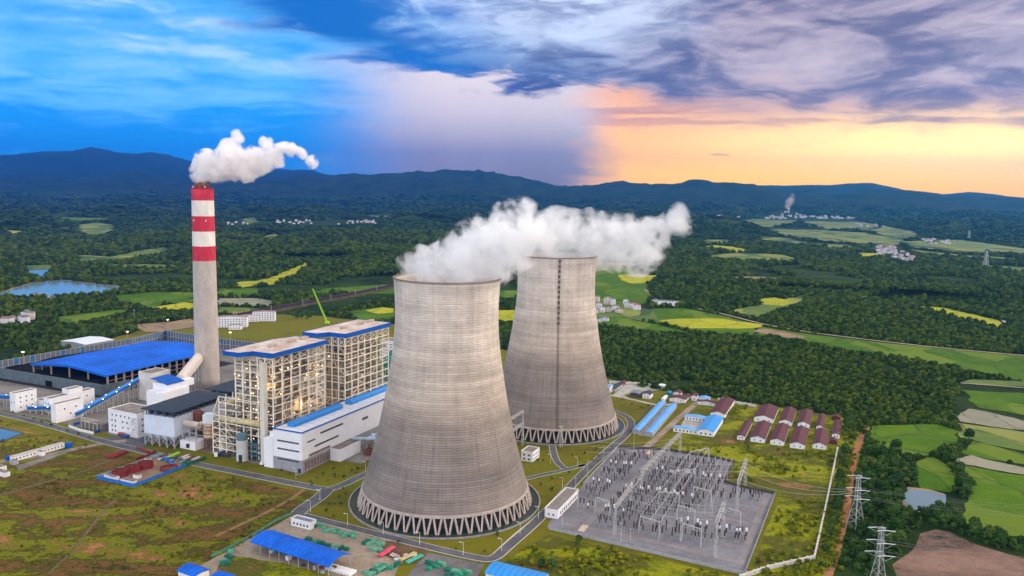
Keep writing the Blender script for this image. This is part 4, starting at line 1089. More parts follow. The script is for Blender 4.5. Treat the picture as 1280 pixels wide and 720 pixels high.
# ------------------------------------------------------------------ boiler houses
AU, AW = 66.0, 153.0
def boiler_house(O, LU, LW, H, fas, label, lamps, bay, shaft=None, low=None, seed=1, darkcore=True, roofpoly=None):
    rg = random.Random(seed); fr = Fr(O, AU)   # a along U (away), b to the left (away from the hall)
    t_ = thing('boiler_house', label, 'boiler house', (*O, 0))
    nx, ny, nz = max(5, int(LU / 8.9)), max(4, int(LW / 6.3)), 13
    xs = np.linspace(0, LU, nx + 1); ys = np.linspace(0, LW, ny + 1); zs = np.linspace(6, H - 4, nz)
    # columns: outer faces and an inner grid
    for face, name in (('near_end', 'end_frame'), ('long', 'side_frame'), ('far', 'end_frame'), ('left', 'side_frame')):
        mb = MB()
        if face in ('near_end', 'far'):
            a = 0 if face == 'near_end' else LU; line = [(a, y) for y in ys]
        else:
            b_ = 0 if face == 'long' else LW; line = [(x, b_) for x in xs]
        for (a, b2) in (line if face in ('near_end', 'far') else line[1:-1]): mb.bar(fr.p(a, b2, 0), fr.p(a, b2, H - 1), .95)
        for z in zs:
            zz = z + rg.uniform(-.6, .6) + (.11 if face in ('long', 'left') else 0)
            mb.bar(fr.p(*line[0], zz), fr.p(*line[-1], zz), .45, .75)
        for i in range(len(line) - 1):
            for j in range(len(zs) - 1):
                r_ = rg.random()
                if r_ < .07 or j >= len(zs) - 2: mb.bar(fr.p(*line[i], zs[j]), fr.p(*line[i + 1], zs[j + 1]), .32)
                if r_ > .94 or j >= len(zs) - 2: mb.bar(fr.p(*line[i + 1], zs[j]), fr.p(*line[i], zs[j + 1]), .32)
                if rg.random() < .5:  # railing / intermediate gallery
                    h = zs[j] + 2.6 + rg.uniform(0, 1); mb.bar(fr.p(*line[i], h), fr.p(*line[i + 1], h), .22)
                if rg.random() < .35:
                    f_ = rg.random(); mx = [line[i][q] * (1 - f_) + line[i + 1][q] * f_ for q in (0, 1)]; mb.bar(fr.p(*mx, zs[j]), fr.p(*mx, zs[j + 1]), .28)
        mb.build(name, steelw, t_)
    mb = MB()
    for a in xs[1:-1:1]:
        for b2 in ys[1:-1:2]: mb.bar(fr.p(a, b2, 0), fr.p(a, b2, H - 2), .7)
    mb.build('inner_columns', steelw, t_)
    grate = mat('floor_grating', (.32, .27, .21), .9, .35, .2, col2=(.18, .155, .13))
    for j, z in enumerate(zs[:-1]):
        mb = MB()
        for i in range(nx):
            for k in range(ny):
                if rg.random() < .5: fbox(mb, fr, xs[i] + .6, xs[i + 1] - .3, ys[k] + .6, ys[k + 1] - .3, z - .25, z)
        mb.build('gallery_floor', grate, t_)
    mb = MB(); fbox(mb, fr, LU * .25, LU * .82, LW * .28, LW * .80, 14, H - 7); fbox(mb, fr, LU * .08, LU * .24, LW * .35, LW * .75, 20, H - 26)
    mb.build('boiler_casing', mat('boiler_casing', (.42, .34, .25), .85, .5, .12, col2=(.20, .17, .14)), t_)
    mb = MB()
    for i in range(80):  # pipes and ducts
        a, b2, z = rg.uniform(1, LU - 1), rg.uniform(1, LW - 1), rg.uniform(5, H - 12); d = rg.choice(['a', 'b', 'z']); ln = rg.uniform(5, 20); r = rg.uniform(.3, .95)
        q = dict(a=(min(LU - .5, a + ln), b2, z), b=(a, min(LW - .5, b2 + ln * .6), z), z=(a, b2, min(H - 6, z + ln)))[d]
        mb.tube(fr.p(a, b2, z), fr.p(q[0], q[1], q[2]), r, 8)
    mb.build('pipework', mat('lagged_pipe', (.50, .44, .36), .6, .4, .3), t_, True)
    for i in range(9):
        z = rg.choice(list(zs[2:-2])); a = rg.uniform(2, LU - 8); mb = MB()
        s = rg.random() < .6
        if s: fbox(mb, fr, a, a + rg.uniform(3, 7), .8, 3.5, z, z + rg.uniform(2, 4.5))
        else:
            b2 = rg.uniform(1, LW - 6); fbox(mb, fr, .8, 3.5, b2, b2 + rg.uniform(3, 5), z, z + rg.uniform(2, 4.5))
        mb.build('equipment_cabin', rg.choice([steelw, ductm, steelg]), t_)
    # roof with deep blue fascia following its stepped outline
    rp = roofpoly or fr.rect(-1.2, LU + 1.2, -1.2, LW + 1.2)
    mb = MB(); mb.prism(rp, H, H + .35); rf = mb.build('roof', roofdeck, t_)
    c = np.mean(np.array(rp), 0); outer = [tuple(np.array(p) + (np.array(p) - c) / np.linalg.norm(np.array(p) - c) * .35) for p in rp]
    mb = MB()
    for i in range(len(rp)):
        p, q = outer[i], outer[(i + 1) % len(rp)]; mb.bar((*p, H - fas / 2 + .55), (*q, H - fas / 2 + .55), .3, fas)
    mb.build('fascia', bluef, rf)
    for q in (.25, .62, .86):
        mb = MB(); base = fr.p(LU * q, LW * .45)
        for k in range(4):
            x0 = LU * q + k * 2.2; mb.tube(fr.p(x0, LW * .42, H + .3), fr.p(x0, LW * .42, H + 2.6), .7, 8); mb.tube(fr.p(x0, LW * .42 + 2.5, H + .3), fr.p(x0, LW * .42 + 2.5, H + 2.6), .7, 8)
        mb.build('roof_vent', ductm, rf)
    k = 0
    for i in range(lamps):
        z = rg.choice(list(zs[:-2])) + 2.4
        if rg.random() < .62: a, b2 = -.3, rg.uniform(.5, LW - .5)
        else: a, b2 = rg.uniform(.5, LU), -.35
        if rg.random() < .35: a, b2 = max(a, 0) + rg.uniform(.5, 4), max(b2, 0) + rg.uniform(.5, 4)
        mb = MB(); p = fr.p(a, b2); s = rg.choice([.16, .22, .28]); mb.box(p[0] - s, p[0] + s, p[1] - s, p[1] + s, z - s, z + s * .8); mb.build('lamp', lampm if rg.random() < .7 else lampw, t_)
    for i in range(9 if lamps > 30 else 2):   # the working lights inside the frame
        ld_ = bpy.data.lights.new('work_light', 'POINT'); ld_.energy = 2600; ld_.color = (1.0, .66, .30); ld_.shadow_soft_size = .6
        lo_ = bpy.data.objects.new('work_light', ld_); C.objects.link(lo_); lo_.parent = t_; lo_.location = tuple(np.array(fr.p(rg.uniform(3, LU - 3), rg.uniform(2, LW - 2), rg.uniform(12, H - 16))) - np.array([*O, 0]))
    if low:   # lower wing of the frame reaching out to the left of the near end
        mb = MB(); LWa, LWb, LA, LZ = LW, LW + low[0], low[1], low[2]
        bs = np.linspace(LWa, LWb, 4); as_ = np.linspace(-4, LA, 5)
        for i, b2 in enumerate(bs[1:], 1):
            top = LZ - (LZ * .33 if i == 3 else 0)
            for a in as_: mb.bar(fr.p(a, b2, 0), fr.p(a, b2, top), .7)
        for z in np.arange(5, LZ, 5.2):
            e = bs[-1] if z < LZ * .7 else bs[-2]
            for a in as_[::2]: mb.bar(fr.p(a, LWa - 8, z), fr.p(a, e, z), .4, .6)
            mb.bar(fr.p(-4, e, z), fr.p(LA, e, z), .4, .6); mb.bar(fr.p(-4, bs[1], z), fr.p(LA, bs[1], z), .4, .6)
            for i in range(3):
                if rg.random() < .6 and z + 5.2 < LZ * .7: mb.bar(fr.p(-4, bs[i], z), fr.p(-4, bs[i + 1], z + 5.2), .28)
        mb.bar(fr.p(-4, bs[3], LZ * .67), fr.p(-4, bs[2], LZ), .6); mb.bar(fr.p(LA, bs[3], LZ * .67), fr.p(LA, bs[2], LZ), .6); mb.bar(fr.p(-4, bs[2], LZ), fr.p(-4, 0, LZ), .5)
        mb.build('side_wing_frame', steelw, t_)
        mb = MB()
        for z in np.arange(9, LZ - 6, 7):
            fbox(mb, fr, -3.5, LA * .8, LWa - 6, bs[-2] - .5, z - .2, z)
        mb.build('gallery_floor', grate, t_)
        mb = MB(); mb.tube(fr.p(-2, LW * .2, LZ * .62), fr.p(-2, bs[2], LZ * .62), 2.3, 12); mb.tube(fr.p(-1, bs[1], LZ * .9), fr.p(LA, bs[1], LZ * .9), 1.8, 12)
        mb.build('flue_duct', mat('yellow_duct', (.58, .50, .28), .7, .3, .2), t_, True)
    if shaft:
        mb = MB(); fbox(mb, fr, shaft[0] - 2.3, shaft[0] + 1.7, shaft[1] - 2.0, shaft[1] + 2.0, 0, shaft[2]); fbox(mb, fr, shaft[0] - 2.5, shaft[0] + 1.9, shaft[1] - 2.2, shaft[1] + 2.2, shaft[2], shaft[2] + .5); mb.build('lift_shaft', mat('cream_cladding', (.62, .60, .52), .6, .08, .2), t_)
    return t_, fr
O1 = G(340.5, 441.3, 84); rp1 = [G(*p, 84) for p in ((279, 439.4), (304.5, 443.0), (314, 441.0), (341.5, 441.4), (404.8, 424.1), (378, 421.3), (349, 421.8))]
# plan outline completed from the visible edges
fr1 = Fr(O1, AU)
B1, f1 = boiler_house(O1, 62, 36, 83.5, 3.4, 'nearer steel framed boiler house with warm lamps and cream lift shaft', 64, 5, shaft=(-3.0, 6.0, 76), low=(20, 26, 46), seed=4,
    roofpoly=fr1.rect(-1.5, 63.5, -1.5, 37.5)[:0] or [fr1.p(-1.5, -1.5), fr1.p(63.5, -1.5), fr1.p(63.5, 30), fr1.p(44, 37), fr1.p(-1.0, 37), fr1.p(-11, 37), fr1.p(-11, 22), fr1.p(-1.5, 17)])
O2 = G(431.0, 416.8, 87)
fr2 = Fr(O2, AU)
B2, f2 = boiler_house(O2, 66, 33, 86.5, 3.6, 'rear steel framed boiler house with a rust stained pale roof', 10, 5, seed=9,
    roofpoly=[fr2.p(-1.5, -1.5), fr2.p(67, -1.5), fr2.p(67, 34), fr2.p(-11, 34), fr2.p(-11, 20), fr2.p(-1.5, 15)])
print('O1', O1, 'O2', O2)

# ------------------------------------------------------------------ turbine hall
OH = (-149.7, 563.5); fh = Fr(OH, 66.3); HH = 30
t_ = thing('turbine_hall', 'long white turbine hall with blue roof edge and two blue roof ridges', 'turbine hall', (*OH, 0))
LH, WH = 150, 26
mb = MB(); fbox(mb, fh, 0, LH, 0, WH, 9.5, HH); wall = mb.build('wall', white2, t_)
mb = MB(); fbox(mb, fh, .05, LH, .05, WH - .05, 0, 9.5); mb.build('grey_base', greyw, t_)
mb = MB(); fbox(mb, fh, 1, LH, 1, WH - 1, HH, HH + .4); rf = mb.build('roof', mat('pale_metal_roof', (.68, .70, .74), .5, .12, .15), t_)
mb = MB(); mb.bar(fh.p(-.1, -.1, HH + .2), fh.p(LH, -.1, HH + .2), .5, .9); mb.bar(fh.p(-.1, -.1, HH + .2), fh.p(-.1, WH, HH + .2), .5, .9); mb.bar(fh.p(0, WH, HH + .2), fh.p(LH, WH, HH + .2), .5, .9); mb.build('blue_edge', bluef, rf)
mb = MB()
for a in np.arange(6, LH, 8): mb.bar(fh.p(a, 1, HH + .42), fh.p(a, WH - 1, HH + .42), .25, .12)
mb.build('roof_seam', steelg, rf)
for a0, a1 in ((8, 68), (80, 140)):
    mb = MB(); c = WH * .62
    prof = [(-3.1, 0), (-3.6, 2.4), (-2.2, 3.7), (2.2, 3.7), (3.6, 2.4), (3.1, 0)]
    vs = [fh.p(a0, c + b, HH + .4 + z) for b, z in prof] + [fh.p(a1, c + b, HH + .4 + z) for b, z in prof]; n = len(prof)
    mb.add(vs, [(i, (i + 1) % n, n + (i + 1) % n, n + i) for i in range(n)] + [tuple(range(n))[::-1], tuple(range(n, 2 * n))]); mb.build('roof_ridge_vent', mat('ridge_blue', (.015, .22, .62), .45, .15, .3), rf)
def strip(a0, a1, z0, z1, side=0, name='window_strip', m=None):
    mb = MB()
    if side == 0: fbox(mb, fh, a0, a1, -.12, 0.02, z0, z1)
    else: fbox(mb, fh, -.12, .02, a0, a1, z0, z1)
    w = mb.build(name, m or glassd, t_)
    mb = MB(); k = int((a1 - a0) / 1.6)
    for i in range(k + 1):
        x = a0 + (a1 - a0) * i / k
        if side == 0: fbox(mb, fh, x - .1, x + .1, -.2, -.1, z0, z1)
        else: fbox(mb, fh, -.2, -.1, x - .1, x + .1, z0, z1)
    mb.build('window_mullion', steelg, w)
strip(6, 15, 21, 22.1); strip(21.5, 50, 23.6, 25.1); strip(14.5, 44, 15.5, 16.9); strip(76, 84, 20, 22)
brw = mat('brown_band', (.22, .15, .13), .7, .3, .3)
strip(8, 33, 9.9, 12.0, 0, 'brown_band', brw)
for z in (21.2, 15.2, 7.6): strip(2.5, 22, z, z + 1.2, 1)
mb = MB()
for i in range(9):
    fbox(mb, fh, 3 + i * 3.6, 5.7 + i * 3.6, -.10, 0, 1.2, 7.8)
mb.build('base_panel', brw, t_)
mb = MB(); fbox(mb, fh, -.15, .05, 1.2, 3.6, 0, 3.2); mb.build('door', glassd, t_)
mb = MB(); fbox(mb, fh, 6, 34, WH, WH + 8.5, 0, 25); mb.build('side_annex', white2, t_)
mb = MB(); fbox(mb, fh, -.5, 6, WH, WH + 8.5, 0, 22); mb.build('end_annex', white2, t_)
# box annex in front of the long side
fa = fh
t_ = thing('transformer_annex', 'low white box annex on the long side of the turbine hall', 'annex', (*fh.p(33, -5), 0))
mb = MB(); fbox(mb, fh, 33, 60, -9.5, -.3, 0, 9.6); mb.build('wall', white2, t_); mb = MB(); fbox(mb, fh, 33.4, 59.6, -9.1, -.5, 9.6, 9.9); mb.build('roof', flatroof, t_)
sheet('paved_yard', fh.rect(36, 120, -26, -.2), .16, paved, 'paved transformer yard beside the turbine hall')
# bus ducts and transformers
t_ = thing('bus_duct', 'pale blue overhead duct between turbine hall and front tower', 'duct', (*fh.p(62, -15), 0)); dm = mat('pale_blue_duct', (.45, .56, .70), .5, .2, .3)
mb = MB()
for p, q in (((56, -4, 11.5), (64, -22, 11.5)), ((62, -16, 11.8), (84, -16, 11.8)), ((70, -14, 12.5), (58, -26, 7)), ((84, -10, 11), (84, -24, 11)), ((64, -22, 11.2), (76, -26, 11.2))): mb.bar(fh.p(*p), fh.p(*q), 1.7, 1.5)
mb.build('duct', dm, t_); mb = MB()
for a, b2 in ((58, -8), (62, -14), (64, -21), (70, -16), (78, -16), (84, -12), (84, -22), (58, -24)): mb.bar(fh.p(a, b2, 0), fh.p(a, b2, 11), .5)
mb.build('support_post', steelg, t_)
for i, (a, b2) in enumerate(((57, -19), (70, -21), (86, -19), (100, -18))):
    t_ = thing('transformer', 'brown finned power transformer, %s from the turbine hall corner' % ORD[i], 'transformer', (*fh.p(a, b2), 0), 'transformers beside the hall')
    mb = MB(); fbox(mb, fh, a - 3, a + 3, b2 - 2, b2 + 2, .4, 4.6); fbox(mb, fh, a - 2.2, a + 2.2, b2 - .8, b2 + .8, 4.6, 5.8); mb.build('tank', rust, t_)
    mb = MB()
    for k in range(9):
        x = a - 2.8 + k * .7; fbox(mb, fh, x, x + .25, b2 - 3.2, b2 - 2.05, .9, 4.2); fbox(mb, fh, x, x + .25, b2 + 2.05, b2 + 3.2, .9, 4.2)
    mb.build('cooling_fins', rust, t_); mb = MB()
    for k in (-1.6, 0, 1.6): mb.tube(fh.p(a + k, b2, 5.8), fh.p(a + k, b2 - .5, 8.3), .22, 6)
    mb.build('bushing', brownp, t_)
# deaerator bay between boiler houses and hall
t_ = thing('deaerator_bay', 'dark equipment bay between the boiler houses and the turbine hall', 'industrial bay', (*fh.p(36, WH + 4), 0))
mb = MB(); fbox(mb, fh, 34.2, 146, WH + .3, WH + 9, 0, 26); mb.build('wall', mat('bay_wall', (.22, .20, .18), .85, .4, .2), t_)
mb = MB()
for i in range(110):
    a = random.uniform(7, 144); b2 = random.uniform(WH + 1, WH + 9); z = 25 if a > 34 else 25; mb.bar(fh.p(a, b2, z), fh.p(a + random.uniform(-5, 5), b2 + random.uniform(-1, 1), z + random.uniform(.5, 4.5)), random.uniform(.3, 1.1))
for a in np.arange(36, 146, 5.5):
    mb.bar(fh.p(a, WH + .8, 26), fh.p(a, WH + .8, 30), .4); mb.bar(fh.p(a, WH + 8.5, 26), fh.p(a, WH + 8.5, 30.5), .4)
mb.bar(fh.p(36, WH + .8, 30), fh.p(146, WH + .8, 30), .4); mb.bar(fh.p(36, WH + 8.5, 30.5), fh.p(146, WH + 8.5, 30.5), .4)
mb.build('rooftop_plant', mat('grey_plant', (.26, .23, .21), .8, .4, .5), t_)
t_ = thing('stair_tower_block', 'white block standing between the two boiler houses', 'annex', (*G(412, 503), 0)); p = Fr(G(407, 486, 26), AU)
mb = MB(); fbox(mb, p, 0, 12, 0, 12, 0, 45); mb.build('wall', white, t_); mb = MB(); fbox(mb, p, -.2, 12.2, -.2, 12.2, 45, 45.4); mb.build('roof', flatroof, t_)
mb = MB(); [fbox(mb, p, -.15, 0, 1.5, 10.5, z, z + .8) for z in (28, 36)]; mb.build('ledge', steelg, t_)

# ------------------------------------------------------------------ coal store
def windows_grid(parent, fr, side, a0, a1, zs, n, w=1.2, h=1.4, at=0.0, m=None):
    """individual window parts on a wall face of frame fr: side 'a' = wall along a at b=at, side 'b' = wall along b at a=at"""
    for z in zs:
        for i in range(n):
            c = a0 + (a1 - a0) * (i + .5) / n; mb = MB()
            if side == 'a': fbox(mb, fr, c - w / 2, c + w / 2, at - .08, at + .05, z, z + h)
            else: fbox(mb, fr, at - .08, at + .05, c - w / 2, c + w / 2, z, z + h)
            mb.build('window', m or glassd, parent)

fc = Fr(G(135, 487.5), 65.5)
LC, WC, HC = 146, 112, 15.5
t_ = thing('coal_shed', 'huge open sided coal shed under a bright blue roof', 'shed', (*fc.o, 0))
rise = 4.5; ns_ = 10; mb = MB(); ro = [(-1.5 + (WC + 3) * i / ns_) for i in range(ns_ + 1)]
up_ = [fc.p(a, b, HC + rise * (1 - abs(2 * (b / WC) - 1) ** 1.3 if 0 <= b <= WC else 0)) for a in (-2, LC + 2) for b in ro]
lo_ = [(x, y, z - .5) for x, y, z in up_]; n = ns_ + 1
vs = up_ + lo_; fs = []
for i in range(ns_):
    fs += [(i, n + i, n + i + 1, i + 1), (2 * n + i, 2 * n + i + 1, 3 * n + i + 1, 3 * n + i), (i, i + 1, 2 * n + i + 1, 2 * n + i), (n + i + 1, n + i, 3 * n + i, 3 * n + i + 1)]
fs += [(0, 2 * n, 3 * n, n), (n - 1, 2 * n - 1, 4 * n - 1, 3 * n - 1)]
mb.add(vs, fs); rf = mb.build('roof', bluer, t_)
mb = MB(); [mb.bar(fc.p(-2.1, ro[i], up_[i][2] - .9), fc.p(-2.1, ro[i + 1], up_[i + 1][2] - .9), .3, 2.4) for i in range(ns_)]; mb.bar(fc.p(-2, -1.6, HC - .4), fc.p(LC + 2, -1.6, HC - .4), .3, 1.2); mb.build('eave_panel', mat('blue_eave', (.008, .12, .55), .5, .1, .2), rf)
colm = mat('shed_column', (.34, .27, .23), .85, .3, .5)
for b in (0, WC):
    for i in range(16):
        a = LC * i / 15; mb = MB(); z1 = HC - .5
        mb.bar(fc.p(a, b, 0), fc.p(a, b, z1), 1.5); mb.build('column', colm, t_)
for b in (28, 56, 84):
    mb = MB(); mb.bar(fc.p(0, b, 0), fc.p(0, b, HC + 2), 1.3); mb.build('column', colm, t_)
mb = MB()
for b in (0, WC):
    for z in (4.5, 9): mb.bar(fc.p(0, b, z), fc.p(LC, b, z), .35)
mb.bar(fc.p(0, 84, 6), fc.p(0, WC, 6), .35); mb.build('tie_beam', colm, t_)
mb = MB()
for a in np.arange(4, LC, 7.0):
    for i in range(ns_): mb.bar(fc.p(a, ro[i], up_[i][2] + .06), fc.p(a, ro[i + 1], up_[i + 1][2] + .06), .28, .14)
mb.build('roof_seam', mat('seam_blue', (.002, .07, .38), .7, .2, .2), rf)
# coal heap: uneven black mass under and beside the shed
def coal_heap():
    a_ = np.linspace(-14, LC - 4, 90); b_ = np.linspace(2, WC + 62, 90); A_, B_ = np.meshgrid(a_, b_, indexing='ij')
    e = np.minimum(np.minimum(A_ + 14, LC - 4 - A_) / 16, np.minimum(B_ - 2, WC + 62 - B_) / 14); e = np.clip(e, 0, 1); e = e * e * (3 - 2 * e)
    Z = e * (3.0 + 6.5 * fbm(A_ + 500, B_ + 500, 45, 4, 2)) + .2
    k = A_.shape[1]; mb = MB(); mb.v = [fc.p(a, b, z) for a, b, z in zip(A_.ravel(), B_.ravel(), Z.ravel())]
    mb.f = [(i * k + j, (i + 1) * k + j, (i + 1) * k + j + 1, i * k + j + 1) for i in range(89) for j in range(89)]; mb.mi = [0] * len(mb.f)
    tag(mb.build('coal_heap', coalm, smooth=True), 'black coal heap beneath and beside the blue roofed shed', None, None, 'stuff')
coal_heap()
sheet('coal_yard', fc.rect(-26, LC + 12, -18, WC + 78), .12, mat('coal_dust', (.035, .035, .04), .95, .4, .06), 'black dusty ground of the coal yard')
# solid grey-green retaining wall in front, perforated wind screen behind
rw = mat('screen_wall', (.115, .15, .17), .85, .3, .2, grime=.35)
t_ = thing('retaining_wall', 'grey green wall in front of the coal heap', 'wall', (*fc.p(-20, 50), 0))
mb = MB(); mb.bar(fc.p(-18, -14, 5.5), fc.p(-18, WC + 66, 5.5), .8, 11); mb.bar(fc.p(-18, -14, 5.5), fc.p(14, -14, 4.5), .8, 10); mb.build('wall_panel', rw, t_)
mb = MB(); fbox(mb, fc, -18.6, -18.35, 58, 68, 0, 6); mb.build('opening', coalm, t_)
def wind_screen(p, q, h, label, step=6):
    p = np.array(p[:2]); q = np.array(q[:2]); d = q - p; L = np.linalg.norm(d); n = max(2, int(L / step)); t_ = thing('wind_screen', label, 'wind screen', (*p, 0))
    nn = np.array([-d[1], d[0]]) / L
    sm = mat('screen_mesh', (.13, .155, .19), .7, .35, .8, col2=(.075, .095, .125)); bl = mat('screen_blue', (.03, .13, .28), .7, .3, .8)
    mb = MB(); m2 = MB()
    for i in range(n):
        a = p + d * (i + .06) / n; b = p + d * (i + .94) / n
        for r0, r1 in ((.6, h * .48), (h * .52, h)):
            tgt = m2 if random.random() < .18 else mb
            tgt.bar((*a, (r0 + r1) / 2), (*b, (r0 + r1) / 2), .12, r1 - r0)
    mb.build('mesh_panel', sm, t_)
    if m2.v: m2.build('blue_panel', bl, t_)
    mb = MB()
    for i in range(n + 1):
        a = p + d * i / n; mb.bar((*a, 0), (*a, h + .4), .5); mb.bar((*(a + nn * 4), 0), (*a, h * .85), .3)
    for z in (h * .5, h): mb.bar((*p, z), (*q, z), .3)
    mb.build('screen_frame', steelg, t_)
wind_screen(G(-25, 473), G(162, 438), 15, 'long wind screen behind the coal heap at the left edge')
wind_screen(G(162, 438), G(207, 426), 14, 'wind screen section rising behind the blue coal roof', 5)
wind_screen(G(207, 426), G(272, 436), 14, 'bluish wind screen behind the chimney', 5)
wind_screen(G(272, 436), G(350, 446), 14, 'blue wind screen between chimney and boiler house', 5)

def lamp_post(px, py, top, label, glow=True, kind='mast'):
    g = G(px, py); h = Zt(*g, top); t_ = thing('street_lamp' if kind != 'mast' else 'floodlight_mast', label, 'lamp post', (*g, 0))
    mb = MB(); mb.tube((*g, 0), (*g, h), .28 if kind == 'mast' else .13, 8, .14 if kind == 'mast' else .08); mb.build('pole', steelg if kind == 'mast' else mat('lamp_white', (.68, .68, .66), .5, .1, 1), t_)
    if kind == 'mast':
        mb = MB(); mb.box(g[0] - 1.1, g[0] + 1.1, g[1] - .5, g[1] + .5, h, h + .9); mb.build('lamp_head', lampm if glow else steelg, t_)
    else:
        mb = MB(); mb.bar((g[0], g[1], h), (g[0] - 1.3, g[1] - .6, h + .35), .1); mb.box(g[0] - 1.9, g[0] - 1.1, g[1] - .8, g[1] - .5, h + .28, h + .45); mb.build('lamp_head', whitep, t_)
    return t_
lamp_post(30, 464, 440.5, 'lit floodlight mast at the left end of the coal heap'); lamp_post(160, 431, 415, 'lit floodlight mast behind the blue coal roof')
lamp_post(210, 414, 400, 'lit floodlight mast beyond the wind screen corner'); lamp_post(288.5, 448, 416, 'tall floodlight mast between chimney and boiler house roof')
lamp_post(168, 400, 388, 'slim mast standing in the green fields left of the chimney', False)

# white block generator
def block(fr, a0, a1, b0, b1, h, name, label, cat, win=(), m=None, roofm=None, parapet=True, z0=0):
    g = fr.p(a0, b0); t_ = thing(name, label, cat, (*g, 0)); mb = MB(); fbox(mb, fr, a0, a1, b0, b1, z0, h); mb.build('wall', m or white, t_)
    mb = MB(); fbox(mb, fr, a0 + .3, a1 - .3, b0 + .3, b1 - .3, h, h + .25); rf = mb.build('roof', roofm or flatroof, t_)
    if parapet:
        mb = MB(); c = [fr.p(a0, b0, h + .35), fr.p(a1, b0, h + .35), fr.p(a1, b1, h + .35), fr.p(a0, b1, h + .35)]
        for i in range(4): mb.bar(c[i], c[(i + 1) % 4], .35, .9)
        mb.build('parapet', m or white, rf)
    for w in win: windows_grid(t_, fr, *w)
    return t_
def fr_at(px, py, ang=66.0, z=0): return Fr(G(px, py, z), ang)

# transfer houses (u = away, w = left). near corner given
f_ = fr_at(20, 515.5, 64); block(f_, 0, 20, 0, 8, Zt(*f_.o, 493), 'transfer_house', 'small white transfer house nearest the left edge, with a low wing', 'transfer house', [('b', 0, 8, (8,), 2, 1.1, 1.3, 0), ('a', 2, 18, (3, 8, 12), 3, 1.1, 1.4, 0)])
block(f_, 21, 30, -3.5, 5, 6, 'annex', 'low white wing on the right of the leftmost transfer house', 'annex')
f_ = fr_at(70, 529, 64); hB = Zt(*f_.o, 506.5)
block(f_, 0, 26, -.5, 6, hB, 'transfer_house', 'white transfer house where the long blue conveyor starts', 'transfer house', [('a', 3, 24, (10,), 2, 1.3, 1.5, -.5), ('a', 3, 24, (5,), 1, 1.3, 1.5, -.5)])
f_ = Fr(G(58, 516), 64); block(f_, 0, 44, -6, 3, 13, 'transfer_house', 'long white crusher house behind the conveyor transfer house', 'crusher house', [('a', 2, 40, (8,), 5, 1.2, 1.4, -6), ('b', -5, 2, (8,), 2, 1.1, 1.4, 0)])
block(Fr(G(83, 510), 64), 0, 14, -4, 5, 17, 'annex', 'small white lift tower above the crusher house', 'annex')
sk = bluef
def conveyor(p, q, za, zb, label, w=3.6, legs=8, lamps=5, m=None):
    p = Vector((*p, za)); q = Vector((*q, zb)); t_ = thing('conveyor', label, 'conveyor', (p.x, p.y, 0)); d = (q - p); dn = d.normalized(); side = dn.cross(Vector((0, 0, 1))).normalized()
    mb = MB(); mb.bar(p, q, w, 2.4); gal = mb.build('gallery', m or mat('conveyor_blue', (.012, .11, .36), .5, .2, .3), t_)
    mb = MB(); mb.bar(p + Vector((0, 0, 1.35)), q + Vector((0, 0, 1.35)), w + .5, .25); mb.build('gallery_roof', mat('conveyor_roof', (.02, .20, .62), .45, .2, .2), gal)
    mb = MB(); mb.bar(p - Vector((0, 0, 1.9)), q - Vector((0, 0, 1.9)), w * .8, .7); mb.build('truss', concrete, t_)
    for i in range(legs):
        c = p + d * ((i + .5) / legs); mb = MB()
        if c.z < 3: continue
        for s in (-1, 1): mb.bar((c.x + side.x * s * w * .45, c.y + side.y * s * w * .45, 0), (c.x + side.x * s * w * .4, c.y + side.y * s * w * .4, c.z - 1.5), .65)
        for z in np.arange(4, c.z - 2, 5): mb.bar((c.x - side.x * w * .45, c.y - side.y * w * .45, z), (c.x + side.x * w * .45, c.y + side.y * w * .45, z), .4)
        mb.build('trestle', concrete, t_)
    for i in range(lamps):
        c = p + d * ((i + .5) / lamps) + side * (w * .55 * (1 if i % 2 else -1)); mb = MB(); mb.box(c.x - .35, c.x + .35, c.y - .35, c.y + .35, c.z + 1.0, c.z + 1.6); mb.build('lamp', lampw, t_)
cs = Fr(G(94, 521), 64)
pC = G(180, 497); conveyor(G(95, 523), pC, 4, 20.5, 'long blue conveyor climbing from the transfer house past the coal shed', 4.4, 13, 10)
conveyor(G(36, 516), G(66, 519), 4.5, 7, 'short blue conveyor between the two white transfer houses', 3.6, 4, 4)
conveyor(G(-25, 505), G(13, 508), 8, 9, 'blue conveyor entering from the left edge', 3.6, 3, 3)
# transfer tower C with gallery to the bunker
f_ = Fr(G(177, 500), 66); block(f_, 0, 22, -14, 3, Zt(*G(177, 500), 466), 'transfer_tower', 'pale transfer tower at the top of the long conveyor', 'transfer tower', m=mat('cream_block', (.60, .58, .54), .8, .15, .2, grime=.2))
# block with curved blue roof
fd = Fr(G(184, 521), 66); hD = 28; t_ = thing('screening_house', 'white house with a curved blue roof beside the dark roofed precipitator', 'screening house', (*fd.o, 0))
mb = MB(); fbox(mb, fd, 0, 30, -20, 0, 0, hD - 4); fbox(mb, fd, 8, 38, -18, 1, hD - 4, hD + 2); mb.build('wall', white2, t_)
mb = MB(); k = 8; vs = []
for a in (6, 26):
    for i in range(k + 1):
        b = -19 + 21 * i / k; vs.append(fd.p(a, b, hD + 2.1 + 3.5 * math.sin(math.pi * i / k * .5)))
vs += [(x, y, z - .4) for x, y, z in vs[:]]
n = k + 1; fs = [(i, i + 1, n + i + 1, n + i) for i in range(k)] + [(2 * n + i + 1, 2 * n + i, 3 * n + i, 3 * n + i + 1) for i in range(k)] + [(i, 2 * n + i, 2 * n + i + 1, i + 1) for i in range(k)] + [(n + i + 1, 3 * n + i + 1, 3 * n + i, n + i) for i in range(k)] + [(0, n, 3 * n, 2 * n), (k, 2 * n + k, 3 * n + k, n + k)]
mb.add(vs, fs); mb.build('roof', bluef, t_)
